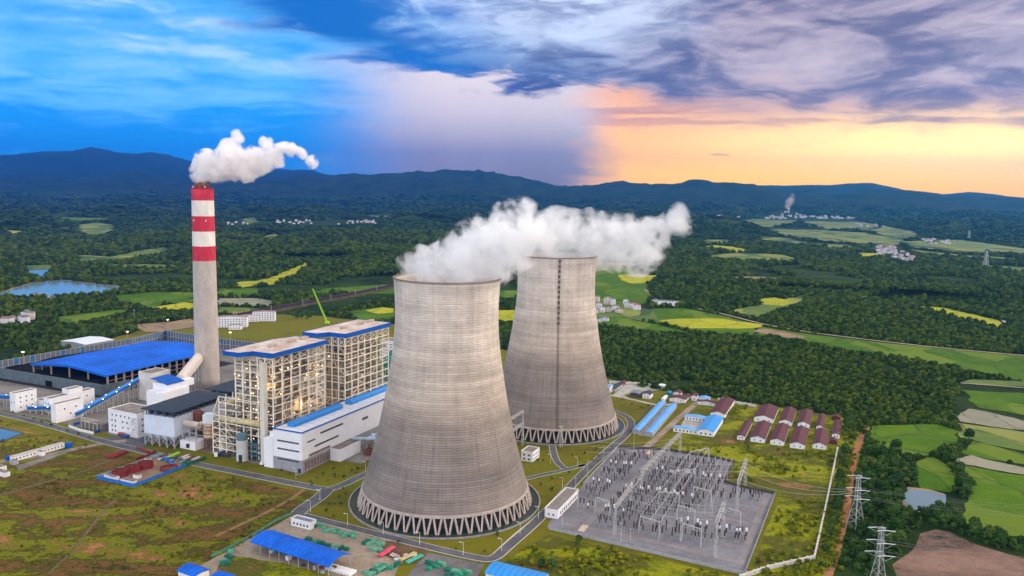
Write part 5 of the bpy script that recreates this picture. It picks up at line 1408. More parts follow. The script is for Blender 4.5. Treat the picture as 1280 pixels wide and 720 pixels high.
mb = MB(); [mb.box(*(lambda p: (p[0] - .5, p[0] + .5, p[1] - .5, p[1] + .5))(fd.p(-.5, -8 - 3 * i)), 11 + i, 12 + i) for i in range(3)]; mb.build('lamp', lampm, t_)
# inclined arched gallery towards the boilers
t_ = thing('arched_gallery', 'cream arched gallery rising toward the base of the chimney', 'conveyor', (*G(228, 505), 0)); q0 = Vector((*fd.p(30, -9), 29)); q1 = Vector((*G(250, 484), 33)); q2 = q1 + Vector((5, 8, 8))
mb = MB(); n = 10
def arch_gal(mb, p, q, r):
    d = (q - p).normalized(); s = d.cross(Vector((0, 0, 1))).normalized(); u = s.cross(d); vs = []
    for c in (p, q):
        for i in range(n + 1):
            a = math.pi * i / n; vs.append(c + s * r * math.cos(a) + u * r * .9 * math.sin(a))
        vs += [c - s * r - u * r * .9, c + s * r - u * r * .9]
    m_ = n + 3; mb.add(vs, [(i, (i + 1) % m_, m_ + (i + 1) % m_, m_ + i) for i in range(m_)] + [tuple(range(m_))[::-1], tuple(range(m_, 2 * m_))])
arch_gal(mb, q0, q1, 4.6); arch_gal(mb, q1, q1 + (q1 - q0).normalized() * 6 + Vector((1, 0, 5)), 4.6); mb.build('gallery', mat('cream_gallery', (.62, .56, .50), .75, .2, .3, grime=.35), t_)
mb = MB()
for i in range(7):
    c = q0 + (q1 - q0) * (i / 6.0); 
    for s in (-3.5, 3.5): mb.bar((c.x + s, c.y, 0), (c.x + s, c.y, c.z - 3), .7)
    for z in (6, 12, 18, 24): mb.bar((c.x - 3.5, c.y, z), (c.x + 3.5, c.y, z + 3), .4); 
for z in (8, 16, 24): mb.bar((q0.x - 3.5, q0.y, z), (q1.x - 3.5, q1.y, z), .5)
mb.build('trestle', mat('dark_trestle', (.22, .20, .18), .8, .4, .4), t_)

# electrostatic precipitators
def precipitator(O, ang, L, Wd, label, legs=True):
    fp = Fr(O, ang); t_ = thing('precipitator', label, 'precipitator', (*fp.o, 0)); cl = mat('pale_blue_cladding', (.60, .67, .78), .6, .1, .2, grime=.08)
    mb = MB(); fbox(mb, fp, 0, L, 0, Wd, 9.5, 25); mb.build('casing', cl, t_)
    mb = MB()
    for i in range(int(L / 7)):
        for j in range(4):
            a, b = i * 7 + .5, j * Wd / 4 + .3; w_ = Wd / 4 - .6; c = (a + 3, b + w_ / 2)
            top = [fp.p(a, b, 9.45), fp.p(a + 6, b, 9.45), fp.p(a + 6, b + w_, 9.45), fp.p(a, b + w_, 9.45)]; bt = [fp.p(c[0] - .6, c[1] - .6, 4.5), fp.p(c[0] + .6, c[1] - .6, 4.5), fp.p(c[0] + .6, c[1] + .6, 4.5), fp.p(c[0] - .6, c[1] + .6, 4.5)]
            mb.add(top + bt, [(0, 1, 2, 3), (7, 6, 5, 4), (0, 4, 5, 1), (1, 5, 6, 2), (2, 6, 7, 3), (3, 7, 4, 0)])
    mb.build('hopper', cl, t_)
    mb = MB()
    for i in range(int(L / 7) + 1):
        for j in range(5): mb.bar(fp.p(min(i * 7, L - .5) + .3, min(j * Wd / 4, Wd - .5) + .2, 0), fp.p(min(i * 7, L - .5) + .3, min(j * Wd / 4, Wd - .5) + .2, 9.5), .75)
    for i in range(int(L / 7)): mb.bar(fp.p(i * 7 + .3, .2, .5), fp.p(i * 7 + 7.3, .2, 9), .35); mb.bar(fp.p(i * 7 + 7.3, .2, .5), fp.p(i * 7 + .3, .2, 9), .35)
    for j in range(4): mb.bar(fp.p(.3, j * Wd / 4, .5), fp.p(.3, (j + 1) * Wd / 4, 9), .35); mb.bar(fp.p(.3, (j + 1) * Wd / 4, .5), fp.p(.3, j * Wd / 4, 9), .35)
    mb.build('support_leg', steelg, t_)
    mb = MB(); fbox(mb, fp, -1.5, L + 1, -1.8, Wd + 1.5, 29.2, 29.9); rf = mb.build('roof', darkroof, t_)
    mb = MB()
    for i in range(int(L / 4)): mb.bar(fp.p(i * 4, -1.6, 30.0), fp.p(i * 4, Wd + 1.3, 30.0), .25, .25)
    mb.build('roof_seam', mat('roof_seam', (.06, .08, .11), .6, .2, 1), rf)
    mb = MB()
    for i in range(int(L / 3.5) + 1):
        for b in (-1, Wd + .8): mb.bar(fp.p(min(i * 3.5, L), b, 25), fp.p(min(i * 3.5, L), b, 29.2), .35)
    for j in range(9): mb.bar(fp.p(-.8, Wd * j / 8, 25), fp.p(-.8, Wd * j / 8, 29.2), .35)
    for i in range(int(L / 8)):
        for j in range(4): fbox(mb, fp, i * 8 + 2, i * 8 + 5, j * Wd / 4 + 2, j * Wd / 4 + 5, 25, 27.6)
    mb.build('top_gear', mat('dark_blue_steel', (.05, .07, .10), .7, .3, .4), t_)
    return fp
Op = G(217, 516, 29.2); fpr = precipitator((Op[0], Op[1]), 70, 62, 30, 'pale blue precipitator on steel legs under a dark roof, nearest the road')
precipitator(fpr.p(70, -2), 70, 52, 30, 'rear precipitator with dark roof toward the chimney')
# white control building left of it
fg = Fr(G(172.3, 548), 64.5); hg = 19.6
block(fg, 0, 22, 0, 34.5, hg, 'control_building', 'white four storey office block with small square windows and stair', 'office building',
      [('b', 2, 32, (15.2,), 6, 1.4, 1.5, 0), ('b', 4, 20, (10.5,), 3, 1.4, 1.5, 0), ('b', 24, 32, (10.5, 6, 2), 2, 1.4, 1.5, 0), ('b', 2, 20, (6,), 3, 1.4, 1.5, 0), ('a', 2, 20, (4, 9, 14), 3, 1.4, 1.5, 0)])
t_ = thing('outdoor_stair', 'white zigzag outdoor stair on the corner of the office block', 'stair', (*fg.p(-1, 3), 0)); mb = MB()
for i in range(4): mb.bar(fg.p(-1.2, 2 + (4 if i % 2 else 0), 1 + i * 4), fg.p(-1.2, 2 + (0 if i % 2 else 4), 5 + i * 4), 1.0, .4); mb.bar(fg.p(-1.2, 1, 5 + i * 4), fg.p(-1.2, 7, 5 + i * 4), 1.1, .3)
for b in (1, 7): mb.bar(fg.p(-1.2, b, 0), fg.p(-1.2, b, 17), .25)
mb.build('stair_flight', whitep, t_)
block(Fr(G(128, 540), 64.5), 0, 10, 0, 28, 6.0, 'open_shed', 'low dark roofed concrete shed left of the office block', 'shed', m=mat('dark_wall', (.16, .14, .14), .85, .3, .4), parapet=False)
t_ = thing('site_wall', 'low white wall with blue panels round the conveyor foot', 'wall', (*G(86, 534), 0))
for nm, pts, m in (('white_panel', [(86, 534), (100, 539), (117, 543)], whitep), ('blue_panel', [(92, 532), (104, 529)], bluef), ('blue_panel', [(119, 542), (136, 534.5)], bluef)):
    mb = MB()
    for i in range(len(pts) - 1): mb.bar((*G(*pts[i]), 1.1), (*G(*pts[i + 1]), 1.1), .3, 2.2)
    mb.build(nm, m, t_)
t_ = thing('concrete_frame', 'unfinished grey concrete frame beside the low white wall', 'concrete frame', (*G(108, 537), 0)); mb = MB()
for i in range(5):
    for j in range(2):
        g = G(102 + i * 5, 534.5 + i * 1.2 - j * 4); mb.bar((*g, 0), (*g, 6.5), .8)
for j in range(2): mb.bar((*G(102, 534.5 - j * 4), 6.3), (*G(122, 539.3 - j * 4), 6.3), .8)
mb.build('frame', concrete, t_)

# silos, tanks and ducts in front of the nearer boiler house
def tank(px, py, r, h, m, label, name='tank', legs=0, cone=False, base=0):
    g = G(px, py); t_ = thing(name, label, 'tank', (*g, 0)); mb = MB(); z0 = legs
    pr = [(r, z0), (r, h), (r * .5, h + r * .35), (.1, h + r * .42)] if not cone else [(r * .2, z0 - r * .9), (r, z0), (r, h), (.1, h + r * .25)]
    mb.lathe(pr, 28); mb.v = [(x + g[0], y + g[1], z) for x, y, z in mb.v]; mb.build('shell', m, t_, False)
    if legs:
        mb = MB()
        for k in range(6):
            a = k * 1.047; a2 = (k + 1) * 1.047; p = (g[0] + r * math.cos(a), g[1] + r * math.sin(a)); q = (g[0] + r * math.cos(a2), g[1] + r * math.sin(a2)); mb.bar((*p, 0), (*p, z0), .5); mb.bar((*p, 0), (*q, z0), .25); mb.bar((*q, 0), (*p, z0), .25)
        mb.build('support_leg', rust if 'ash' in label else steelg, t_)
    return t_, g
t_, g = tank(263, 562, 4.8, 21, mat('ash_silo', (.56, .42, .28), .75, .35, .4, grime=.4), 'tan fly ash silo on rusty legs under a pale blue box', 'ash_silo', legs=10)
mb = MB(); mb.box(g[0] - 4, g[0] + 4.4, g[1] - 4, g[1] + 4, 22, 29); mb.build('top_house', mat('pale_box', (.60, .66, .70), .6, .1, .3), t_)
mb = MB(); [mb.lathe([(5.2, z), (5.6, z), (5.6, z + .4), (5.2, z + .4)], 24, caps=False) for z in (10.5, 13.5, 16.5, 19.5)]; mb.v = [(x + g[0], y + g[1], z) for x, y, z in mb.v]; mb.build('walkway', rust, t_)
tank(249, 551, 4.2, 24, rust, 'rust brown ash silo standing behind the tan one', 'ash_silo', legs=9)
for px, py, r, h, m, lab in ((279, 565, 2.3, 10.5, steelw, 'cream upright tank right of the ash silo'), (303, 575, 4.4, 15.5, mat('grey_silo', (.52, .52, .52), .7, .15, .3, grime=.2), 'grey lime silo with a doorway beside the road')):
    t_, g = tank(px, py, r, h, m, lab)
    if 'lime' in lab:
        mb = MB(); mb.box(g[0] - 1.2, g[0] + 1.2, g[1] - r - .25, g[1] - r + .2, 0, 5.5); mb.build('door', glassd, t_)
        mb = MB(); mb.lathe([(4.0, 16), (4.0, 20.5), (1, 21.5)], 20); mb.v = [(x + g[0], y + g[1], z) for x, y, z in mb.v]; mb.build('top_collar', mat('teal_steel', (.10, .19, .24), .6, .2, .5), t_)
t_ = thing('horizontal_tank', 'white horizontal tank between the upright tanks', 'tank', (*G(289, 564), 0)); g = G(289, 564); mb = MB(); mb.tube((g[0] - 4.5, g[1] + 1, 4), (g[0] + 4.5, g[1] - 2, 4), 2.3, 18); mb.build('shell', steelw, t_, False); mb = MB(); [mb.box(g[0] + s - .4, g[0] + s + .4, g[1] - 1.5, g[1] + 1, 0, 2.4) for s in (-3, 3)]; mb.build('saddle', concrete, t_)
t_ = thing('steel_stair', 'small dark steel stair frame beside the grey silo', 'steel frame', (*G(317, 573), 0)); f_ = Fr(G(315, 576), 64); mb = MB()
for a in (0, 6):
    for b in (-5, 0, 5): mb.bar(f_.p(a, b, 0), f_.p(a, b, 15 if b > -5 else 12), .5)
for z in (4, 8, 12): fbox(mb, f_, -.3, 6.3, -5.3, 5.3, z, z + .3)
mb.build('frame', mat('teal_steel', (.10, .19, .24)), t_)
t_ = thing('intake_fan', 'beige flue duct bending down to a white fan house', 'duct', (*G(240, 561), 0)); f_ = Fr(G(243, 562), 66); mb = MB()
p0 = Vector(f_.p(3, 12, 19)); p1 = Vector(f_.p(3, -3, 19)); p2 = Vector(f_.p(12, -6, 21)); mb.tube(p0, p1, 2.7, 16); mb.tube(p1, p2, 2.7, 16); mb.build('flue_duct', ductm, t_, False)
mb = MB()
for a in (0, 8):
    for b in (-2, 5, 12): mb.bar(f_.p(a, b, 5), f_.p(a, b, 17), .7)
for z in (9, 13.5): [mb.bar(f_.p(a, -2, z), f_.p(a, 12, z), .5) for a in (0, 8)]
mb.build('support_frame', steelg, t_); mb = MB(); fbox(mb, f_, -2, 10, -3, 13, 0, 6.5); mb.build('fan_house', whitep, t_); mb = MB(); p = f_.p(-2.2, 4); mb.box(p[0] - 1.6, p[0] + 1.6, p[1] - .3, p[1] + .2, 1.5, 4.8); mb.build('fan_opening', glassd, t_)
# clutter on the paved apron
for i, (x, y, c) in enumerate([(276, 569, 'blue'), (283, 571, 'dark'), (270, 571, 'white'), (330, 581, 'white'), (152, 545, 'red'), (157, 547, 'blue')]):
    cm = {'blue': mat('truck_blue', (.03, .09, .22), .4, .2, .5), 'dark': mat('truck_dark', (.05, .05, .06), .4, .2, .5), 'white': whitep, 'red': mat('truck_red', (.35, .04, .03), .4, .2, .5)}[c]
    f_ = fr_at(x, y, [66, 156, 110, 66, 150, 150][i]); t_ = thing('parked_truck', '%s truck parked %s' % (c, ['beside the cream tank', 'in front of the horizontal tank', 'near the ash silo', 'at the turbine hall corner', 'at the foot of the office block', 'close to the red truck by the office block'][i]), 'truck', (*f_.o, 0))
    mb = MB(); fbox(mb, f_, -3.2, 1.6, -1.2, 1.2, 1.0, 2.9); mb.build('cargo_box', cm, t_); mb = MB(); fbox(mb, f_, 1.9, 3.6, -1.1, 1.1, .7, 2.6); mb.build('cab', cm, t_)
    for a in (-2.2, 2.6):
        for b in (-1, 1): mb = MB(); mb.tube(f_.p(a, b - .15, .5), f_.p(a, b + .15, .5), .5, 10); mb.build('wheel', glassd, t_)

# ------------------------------------------------------------------ fenced tank building site on the wild grass
ts = Fr(G(167, 609), 66.0)
t_ = thing('site_fence', 'blue sheet fence round the tank building site', 'fence', (*ts.o, 0)); fb = mat('fence_blue', (.02, .16, .55), .6, .25, .4)
for nm, p, q, m in (('fence_panel', (0, 0), (46, 0), fb), ('fence_panel', (0, 0), (0, 36), fb), ('fence_panel', (0, 36), (58, 36), mat('fence_faded', (.30, .38, .48), .7, .3, .3)), ('green_fence', (46, 0), (66, 0), mat('fence_green', (.02, .13, .07), .7, .3, .4))):
    mb = MB(); mb.bar(ts.p(*p, 1.2), ts.p(*q, 1.2), .25, 2.4); mb.build(nm, m, t_)
sheet('path', ts.rect(.5, 64, .5, 35), .12, mat('site_soil', (.30, .19, .11), .95, .4, .1, col2=(.17, .12, .09)), 'trampled brown soil inside the blue fence')
for i, (a, b, r) in enumerate([(12, 27, 5.4), (22, 26.5, 5.6), (32, 25, 5.4), (37, 7, 6.2)]):
    g = ts.p(a, b); t_ = thing('red_tank_ring', 'dark red tank ring, %s' % ['nearest of the row of three', 'middle of the row of three', 'far end of the row of three', 'low one near the right fence'][i], 'steel tank', (*g, 0))
    h = [4.0, 4.0, 4.2, 1.8][i]; mb = MB(); mb.lathe([(r, 0), (r, h), (r - .3, h), (r - .3, 0)], 26, caps=False); mb.v = [(x + g[0], y + g[1], z) for x, y, z in mb.v]; mb.build('ring_wall', mat('oxide_red', (.22, .025, .03), .7, .35, .4), t_, False)
    mb = MB(); [mb.bar((g[0] + r * .9 * math.cos(k), g[1] + r * .9 * math.sin(k), h - .6), (g[0] - r * .9 * math.cos(k), g[1] - r * .9 * math.sin(k), h - .6), .4) for k in (0, 1.05, 2.1)]; mb.build('brace', rust, t_)
for i, (a, b, w, d) in enumerate([(3, 30, 5, 3), (2, 24, 7, 4), (2, 12, 6, 3.5), (2, 6, 6, 3.5), (12, 12, 5, 3), (40, 33, 4, 3), (49, 24, 6, 3), (46, 15, 4, 2.5)]):
    block(ts, a, a + d, b - w / 2, b + w / 2, 2.6, 'site_cabin', 'small white site cabin, %s' % ['in the left corner of the blue fence', 'second along the front of the blue fence', 'third along the front of the blue fence', 'nearest the right fence corner at the front', 'standing among loose steel in mid site', 'beside the far left fence', 'near the far end beside pipes', 'behind the low tank ring'][i], 'cabin', m=whitep if i not in (6, 7) else fb, parapet=False)
rnd = random.Random(5)
for i in range(16):
    a, b = rnd.uniform(44, 63), rnd.uniform(2, 34); mb = MB()
    for k in range(5): mb.bar(ts.p(a, b + k * .5, .7 + k % 2 * .3), ts.p(a + rnd.uniform(4, 8), b + k * .5 + .3, .8), .35)
    tag(mb.build('steel_stack', [steelg, rust, greenk, whitep][i % 4]), '%s stack of long steel sections at the tank site far end, %s' % (['grey', 'rusty', 'green', 'white'][i % 4], ordn(i // 4)), 'steel stack', 'steel laid out at the tank site')
for i, (p, q, n) in enumerate([((134, 573), (155, 565), 3), ((171, 561), (186, 566), 1), ((183, 571), (194, 565), 1), ((169, 575), (180, 571), 1)]):
    t_ = thing('red_pipe_stack', ['dark red pipes laid side by side beside the track', 'single dark red pipe lying near the road', 'dark red pipe touching the fenced site corner', 'short dark red pipe left of the fenced site'][i], 'pipes', (*G(*p), 0)); a = Vector((*G(*p), .9)); b = Vector((*G(*q), .9)); s = (b - a).cross(Vector((0, 0, 1))).normalized()
    for k in range(n):
        mb = MB(); mb.tube(a + s * 2.0 * k, b + s * 2.0 * k, .95, 12); mb.build('pipe', mat('oxide_red', (.22, .025, .03)), t_, False)
t_ = thing('mobile_crane_boom', 'bright lime green crane boom lying above the tank site', 'crane', (*G(212, 577), 0)); mb = MB(); mb.bar((*G(210, 576), 2.4), (*G(224, 570), 2.8), 1.6, 1.3); mb.build('boom', mat('lime_paint', (.32, .62, .02), .5, .15, .5), t_); f_ = fr_at(212, 578, 66); mb = MB(); fbox(mb, f_, -2, 5, -1.3, 1.3, .5, 1.8); mb.build('chassis', steeld, t_)
t_ = thing('lattice_crane', 'tall lime green lattice crane jib behind the rear boiler house', 'crane', (*G(409, 404), 0)); g = G(409, 405); top = Wy(391, 361, g[1]); mb = MB()
p, q = Vector((*g, 2)), Vector(top)
for sx_, sy_ in ((-1, -1), (1, -1), (1, 1), (-1, 1)): mb.bar(p + Vector((sx_ * 1.1, sy_ * 1.1, 0)), q + Vector((sx_ * .5, sy_ * .5, 0)), .45)
for i in range(18):
    c, d = p + (q - p) * i / 18, p + (q - p) * (i + 1) / 18; w0 = 1.1 - .6 * i / 18
    mb.bar(c + Vector((-w0, -w0, 0)), d + Vector((w0, -w0, 0)), .3); mb.bar(c + Vector((w0, -w0, 0)), d + Vector((-w0, -w0, 0)), .3)
mb.build('jib', mat('lime_paint', (.32, .62, .02)), t_); mb = MB(); mb.box(g[0] - 3, g[0] + 3, g[1] - 4, g[1] + 4, 1, 4); mb.build('carrier', mat('lime_paint', (.32, .62, .02)), t_)
# long white cabins and pool at the left edge
fl = Fr(G(24, 578), 73); 
t_ = thing('cabin_row', 'long row of white site cabins beside the pale road', 'cabin', (*G(20, 577), 0)); a0 = Vector((*G(17, 577.5), 0)); a1 = Vector((*G(81, 559.5), 0)); f_ = Fr((a0.x, a0.y), math.degrees(math.atan2(a1.y - a0.y, a1.x - a0.x))); L_ = (a1 - a0).length
mb = MB(); fbox(mb, f_, 0, L_, 0, 4.5, 0, 3.6); mb.build('wall', white, t_); mb = MB(); fbox(mb, f_, -.3, L_ + .3, -.3, 4.8, 3.6, 3.8); mb.build('roof', mat('faded_roof', (.45, .42, .38), .8, .3, .2), t_); windows_grid(t_, f_, 'a', 1, L_ - 1, (1.4,), 14, 1.0, 1.1, 0)
for i, (x, y, w_, d_, m, lab) in enumerate([(86, 560.5, 5, 3.4, bluef, 'blue covered container at the end of the cabin row'), (52, 570.5, 7, 3, whitep, 'white cabin in front of the long cabin row'), (0, 590, 12, 5, white, 'white cabin at the far left edge'), (6, 597, 12, 4, whitep, 'second white cabin at the left edge nearer the camera'), (17, 582, 5, 4, steelg, 'grey cabin at the head of the long cabin row'), (10, 576.5, 3, 3, bluef, 'small blue tank by the left cabins')]):
    block(fr_at(x, y, 64), 0, d_, 0, w_, 3.2, 'site_cabin', lab, 'cabin', m=m, roofm=(m if m is bluef else None), parapet=False)
sheet('concrete_pad', PW([(20, 583), (50, 573), (84, 561), (90, 563), (60, 575), (24, 588)]), .13, paved, 'littered pad in front of the cabins')
pl = [(-40, 533), (0, 536), (28, 541.5), (0, 552), (-40, 566)]
sheet('pool_edge', PW([(-45, 530), (0, 533.5), (32, 541.5), (0, 554), (-45, 569)]), .12, mat('dark_kerb', (.08, .08, .08), .9, .3, .4), 'dark concrete edge of the water pool'); sheet('water', PW(pl), .16, water_mat('pool_water', (.03, .13, .26), .1), 'blue water pool at the left edge')

# ------------------------------------------------------------------ foreground stores
def arch_shed(fr, L, Wd, h, rise, m, name, label, walls=None, posts=True, k=10):
    t_ = thing(name, label, 'shed', (*fr.o, 0)); mb = MB(); vs = []
    for a in (-.6, L + .6):
        for i in range(k + 1): vs.append(fr.p(a, -.6 + (Wd + 1.2) * i / k, h + rise * math.sin(math.pi * i / k)))
    vs += [(x, y, z - .25) for x, y, z in vs[:]]; n = k + 1
    fs = [(i, n + i, n + i + 1, i + 1) for i in range(k)] + [(2 * n + i, 2 * n + i + 1, 3 * n + i + 1, 3 * n + i) for i in range(k)] + [(i, i + 1, 2 * n + i + 1, 2 * n + i) for i in range(k)] + [(n + i + 1, n + i, 3 * n + i, 3 * n + i + 1) for i in range(k)] + [(0, 2 * n, 3 * n, n), (k, n + k, 3 * n + k, 2 * n + k)]
    mb.add(vs, fs); rf = mb.build('roof', m, t_)
    mb = MB()
    for a in np.arange(2, L, 3.5):
        for i in range(k): mb.bar(vs[0:0] or fr.p(a, -.6 + (Wd + 1.2) * i / k, h + rise * math.sin(math.pi * i / k) + .03), fr.p(a, -.6 + (Wd + 1.2) * (i + 1) / k, h + rise * math.sin(math.pi * (i + 1) / k) + .03), .16, .08)
    mb.build('roof_seam', mat('seam_blue', (.002, .07, .38), .7, .2, .2), rf)
    if walls:
        mb = MB(); fbox(mb, fr, 0, L, 0, Wd, 0, h); mb.build('wall', walls, t_)
    else:
        for i in range(9):
            for b in (0, Wd): mb = MB(); mb.bar(fr.p(L * i / 8, b, 0), fr.p(L * i / 8, b, h), .35); mb.build('post', steelg, t_)
    return t_
# long shed: runs along V
Of = G(412, 716, 0); 
fsh = Fr((-93.5, 402.0), 151.5)  # a runs up-left, b to its left (towards camera): keep b negative
fs2 = Fr(fsh.p(62, 0), 151.5 + 180)
arch_shed(Fr(G(314, 690, 0), -29.5), 58, 17, 6.2, 2.6, bluer, 'storage_shed', 'large blue arched storage shed in the foreground')
fq = Fr(G(314, 690, 0), -29.5)
for i in range(22):
    a = rnd.uniform(2, 56); b = rnd.uniform(1, 13); mb = MB(); cm = [rust, steelg, greent, steeld, whitep][i % 5]
    fbox(mb, fq, a, a + rnd.uniform(1.5, 3), b, b + rnd.uniform(1.5, 3), .1, rnd.uniform(1, 2.5))
    tag(mb.build('stored_crate', cm), '%s crate stored under the blue arched shed, %s from the left' % (['rusty', 'grey', 'green', 'black', 'white'][i % 5], ordn(i)), 'crate', 'crates under the blue shed')
arch_shed(Fr(G(223, 722), -29.5), 13, 9, 4.0, 1.5, bluer, 'small_store', 'small white store with a blue arched roof at the bottom edge', walls=white)
arch_shed(Fr(G(262, 733), -29.5), 26, 9, 4.2, 1.6, bluer, 'storage_shed', 'blue roofed shed cut by the bottom edge', walls=white)
arch_shed(Fr(G(607, 728), -25.5), 30, 14, 5.5, 1.8, mat('bright_blue_roof', (.02, .26, .66), .45, .12, .1), 'storage_shed', 'blue roofed hall at the bottom edge below the tower road', walls=white)
block(fr_at(388, 663, 64), 0, 5.5, 0, 15, 4.2, 'gate_office', 'small white gate office beside the yard entrance', 'office', [('b', 1, 14, (1.4,), 5, 1.2, 1.3, 0)], roofm=mat('grey_roof', (.20, .22, .26), .8, .3, .4))
def cargo(px, py, w, d, h, ang, m, label, grp, cyl=False):
    f_ = Fr(G(px, py), ang); mb = MB()
    if cyl:
        for k in range(2): mb.tube(f_.p(-w / 2, k * h * 1.02, h / 2 + .15), f_.p(w / 2, k * h * 1.02, h / 2 + .15), h / 2, 12)
    else:
        z0 = .15; tops = [(-w / 2, -d / 2), (w / 2, -d / 2), (w / 2, d / 2), (-w / 2, d / 2)]
        vs = [f_.p(a * 1.06, b * 1.06, z0) for a, b in tops] + [f_.p(a * rnd.uniform(.8, 1), b * rnd.uniform(.75, 1), h * rnd.uniform(.75, 1.1)) for a, b in tops] + [f_.p(0, 0, h * 1.15)]
        mb.add(vs, [(3, 2, 1, 0), (0, 1, 5, 4), (1, 2, 6, 5), (2, 3, 7, 6), (3, 0, 4, 7), (4, 5, 8), (5, 6, 8), (6, 7, 8), (7, 4, 8)])
    tag(mb.build('covered_cargo' if not cyl else 'pipe_bundle', m), label, 'cargo', grp)
greens = [greent, mat('green_cover_pale', (.10, .30, .20), .7, .3, .4), mat('green_cover_dark', (.012, .12, .08), .7, .3, .4)]
CG = []
for i in range(13): CG.append((393 + i * 4.1 + rnd.uniform(-1, 1), 656.5 + i * 1.25 + rnd.uniform(-1, 3.5), 'behind the blue shed'))
for i in range(8): CG.append((452 + rnd.uniform(0, 24), 675 + rnd.uniform(0, 14), 'beside the sandy yard edge'))
for i in range(7): CG.append((386 + i * 8 + rnd.uniform(-1, 1), 676 + i * 2.0 + rnd.uniform(-1, 1), 'along the back of the blue shed roof'))
for i in range(9): CG.append((530 + rnd.uniform(0, 22), 704 + rnd.uniform(0, 9), 'in the dark gravel bay'))
for i in range(10): CG.append((560 + rnd.uniform(0, 30), 712 + rnd.uniform(0, 9), 'in the dark gravel bay at the bottom edge'))
for i in range(9): CG.append((455 + rnd.uniform(0, 45), 705 + rnd.uniform(0, 14), 'below the rusty pipe stack'))
CG += [(279, 703, 'by the small blue roofed store'), (282, 706, 'by the small blue roofed store'), (289, 691, 'beside the dirt lane'), (287, 697, 'beside the dirt lane')]
cnt = {}
for (x, y, d_) in CG:
    k = cnt[d_] = cnt.get(d_, -1) + 1; cargo(x, y, rnd.uniform(2.5, 6), rnd.uniform(1.8, 3), rnd.uniform(1.2, 2.4), rnd.choice([-27, 63, -27, 40]), rnd.choice(greens), '%s tarpaulin covered cargo %s' % (ordn(k), d_), 'green covered cargo ' + d_)
for i, (x, y, l, a, m, lab) in enumerate([(481, 694, 8, 60, mat('pink_pipe', (.52, .06, .12), .5, .2, .4), 'pink red pipe bundle nearest the sandy yard'), (488, 689, 8, 60, mat('pink_pipe', (.52, .06, .12)), 'second pink red pipe bundle'), (511, 698, 12, 52, mat('sand_pipe', (.42, .36, .16), .6, .2, .4), 'long sand coloured pipe bundle'), (519, 701, 12, 52, mat('teal_pipe', (.06, .34, .24), .6, .2, .4), 'long teal green pipe bundle'), (472, 716, 14, 55, greens[1], 'pale green pipe bundle at the bottom edge')]):
    cargo(x, y, l, 3, 1.5, a, m, lab, None, True)
for i in range(14):
    x, y = 490 + rnd.uniform(0, 26), 694 + rnd.uniform(-5, 8); f_ = Fr(G(x, y), rnd.choice([60, -30])); mb = MB()
    for k in range(4): mb.bar(f_.p(-2, k * .6, .4 + .2 * k), f_.p(2, k * .6, .5), .35); mb.bar(f_.p(k - 1.5, -.6, .9), f_.p(k - 1.5, 2.2, .9), .25)
    tag(mb.build('steel_pallet', [rust, whitep, rust][i % 3]), '%s pallet of steel frames, %s of the scrap row' % (['rusty', 'white', 'dark rusty'][i % 3], ordn(i)), 'pallet', 'steel pallets beside the pipes')
for i in range(9):
    mb = MB(); g = Fr(G(407 + i * 3.6, 713 + i * 1.0), 63); fbox(mb, g, 0, 6, -.7, .7, .2, 1.5); tag(mb.build('white_bag_stack', whitep), 'white wrapped pack in front of the blue shed, %s from the left' % ordn(i), 'pack', 'white packs before the blue shed')
fence_m = mat('fence_concrete', (.40, .38, .35), .85, .2, .5)
t_ = thing('hoarding', 'long green hoarding beside the dirt lane', 'fence', (*G(330, 665), 0)); mb = MB(); pp = [(262, 698), (292, 683), (318, 669), (345, 652), (365, 643)]
for i in range(4): mb.bar((*G(*pp[i]), .8), (*G(*pp[i + 1]), .8), .2, 1.6)
mb.build('fence_panel', greens[1], t_)

# street lamps along the ring road
LP = [(388, 640, 'at the yard gate junction'), (400, 601 + 25, 'at the first bend of the ring road'), (434.5, 657, 'on the ring road left of the blue shed'), (479, 668, 'above the green covered cargo'), (524.5, 681, 'above the gravel bay'), (579, 694, 'near the corner of the ring road'), (627, 689, 'at the right hand corner of the ring road'), (650, 668, 'beside the basin on the right'), (673, 648, 'opposite the long switchyard house'), (457, 590, 'at the turbine yard road'), (370, 598, 'by the turbine hall end'), (688, 580, 'by the way below the rear tower'), (703, 610, 'between tower lawn and switchyard'), (722, 584, 'at the footway crossing')]
for x, y, d_ in LP:
    g = G(x, y); t_ = thing('street_lamp', 'white street lamp ' + d_, 'lamp post', (*g, 0), 'street lamps along the ring road'); mb = MB(); mb.tube((*g, 0), (*g, 7.5), .16, 7, .09); mb.build('pole', mat('lamp_white', (.68, .68, .66)), t_)
    mb = MB(); mb.bar((*g, 7.5), (g[0] - 1.6, g[1] - .4, 8), .14); mb.box(g[0] - 2.3, g[0] - 1.4, g[1] - .65, g[1] - .25, 7.9, 8.12); mb.build('lamp_head', whitep, t_)
# pump house + pipe bench between the towers
fph = Fr(G(665.5, 578), 66)
block(fph, 0, 14, 0, 9.5, 7.2, 'pump_house', 'white two storey pump house with grey roof between the towers', 'pump house', [('b', 1, 9, (1.2, 4.4), 2, 1.5, 1.4, 0), ('a', 1, 13, (1.2, 4.4), 3, 1.3, 1.4, 0)], roofm=mat('brown_flat', (.25, .20, .19), .9, .3, .3))
# long switchyard house
fsw = Fr(G(696, 649), 66.8); block(fsw, 0, 41, -.5, 8.3, 5.2, 'switchgear_house', 'long low white switchgear house beside the switchyard', 'switchgear house', [('a', 4, 40, (1.5,), 10, 1.6, 1.8, -.5), ('b', 1, 7, (1.8,), 2, 1.0, 1.2, 0)], roofm=mat('sw_roof', (.24, .21, .19), .9, .3, .3))
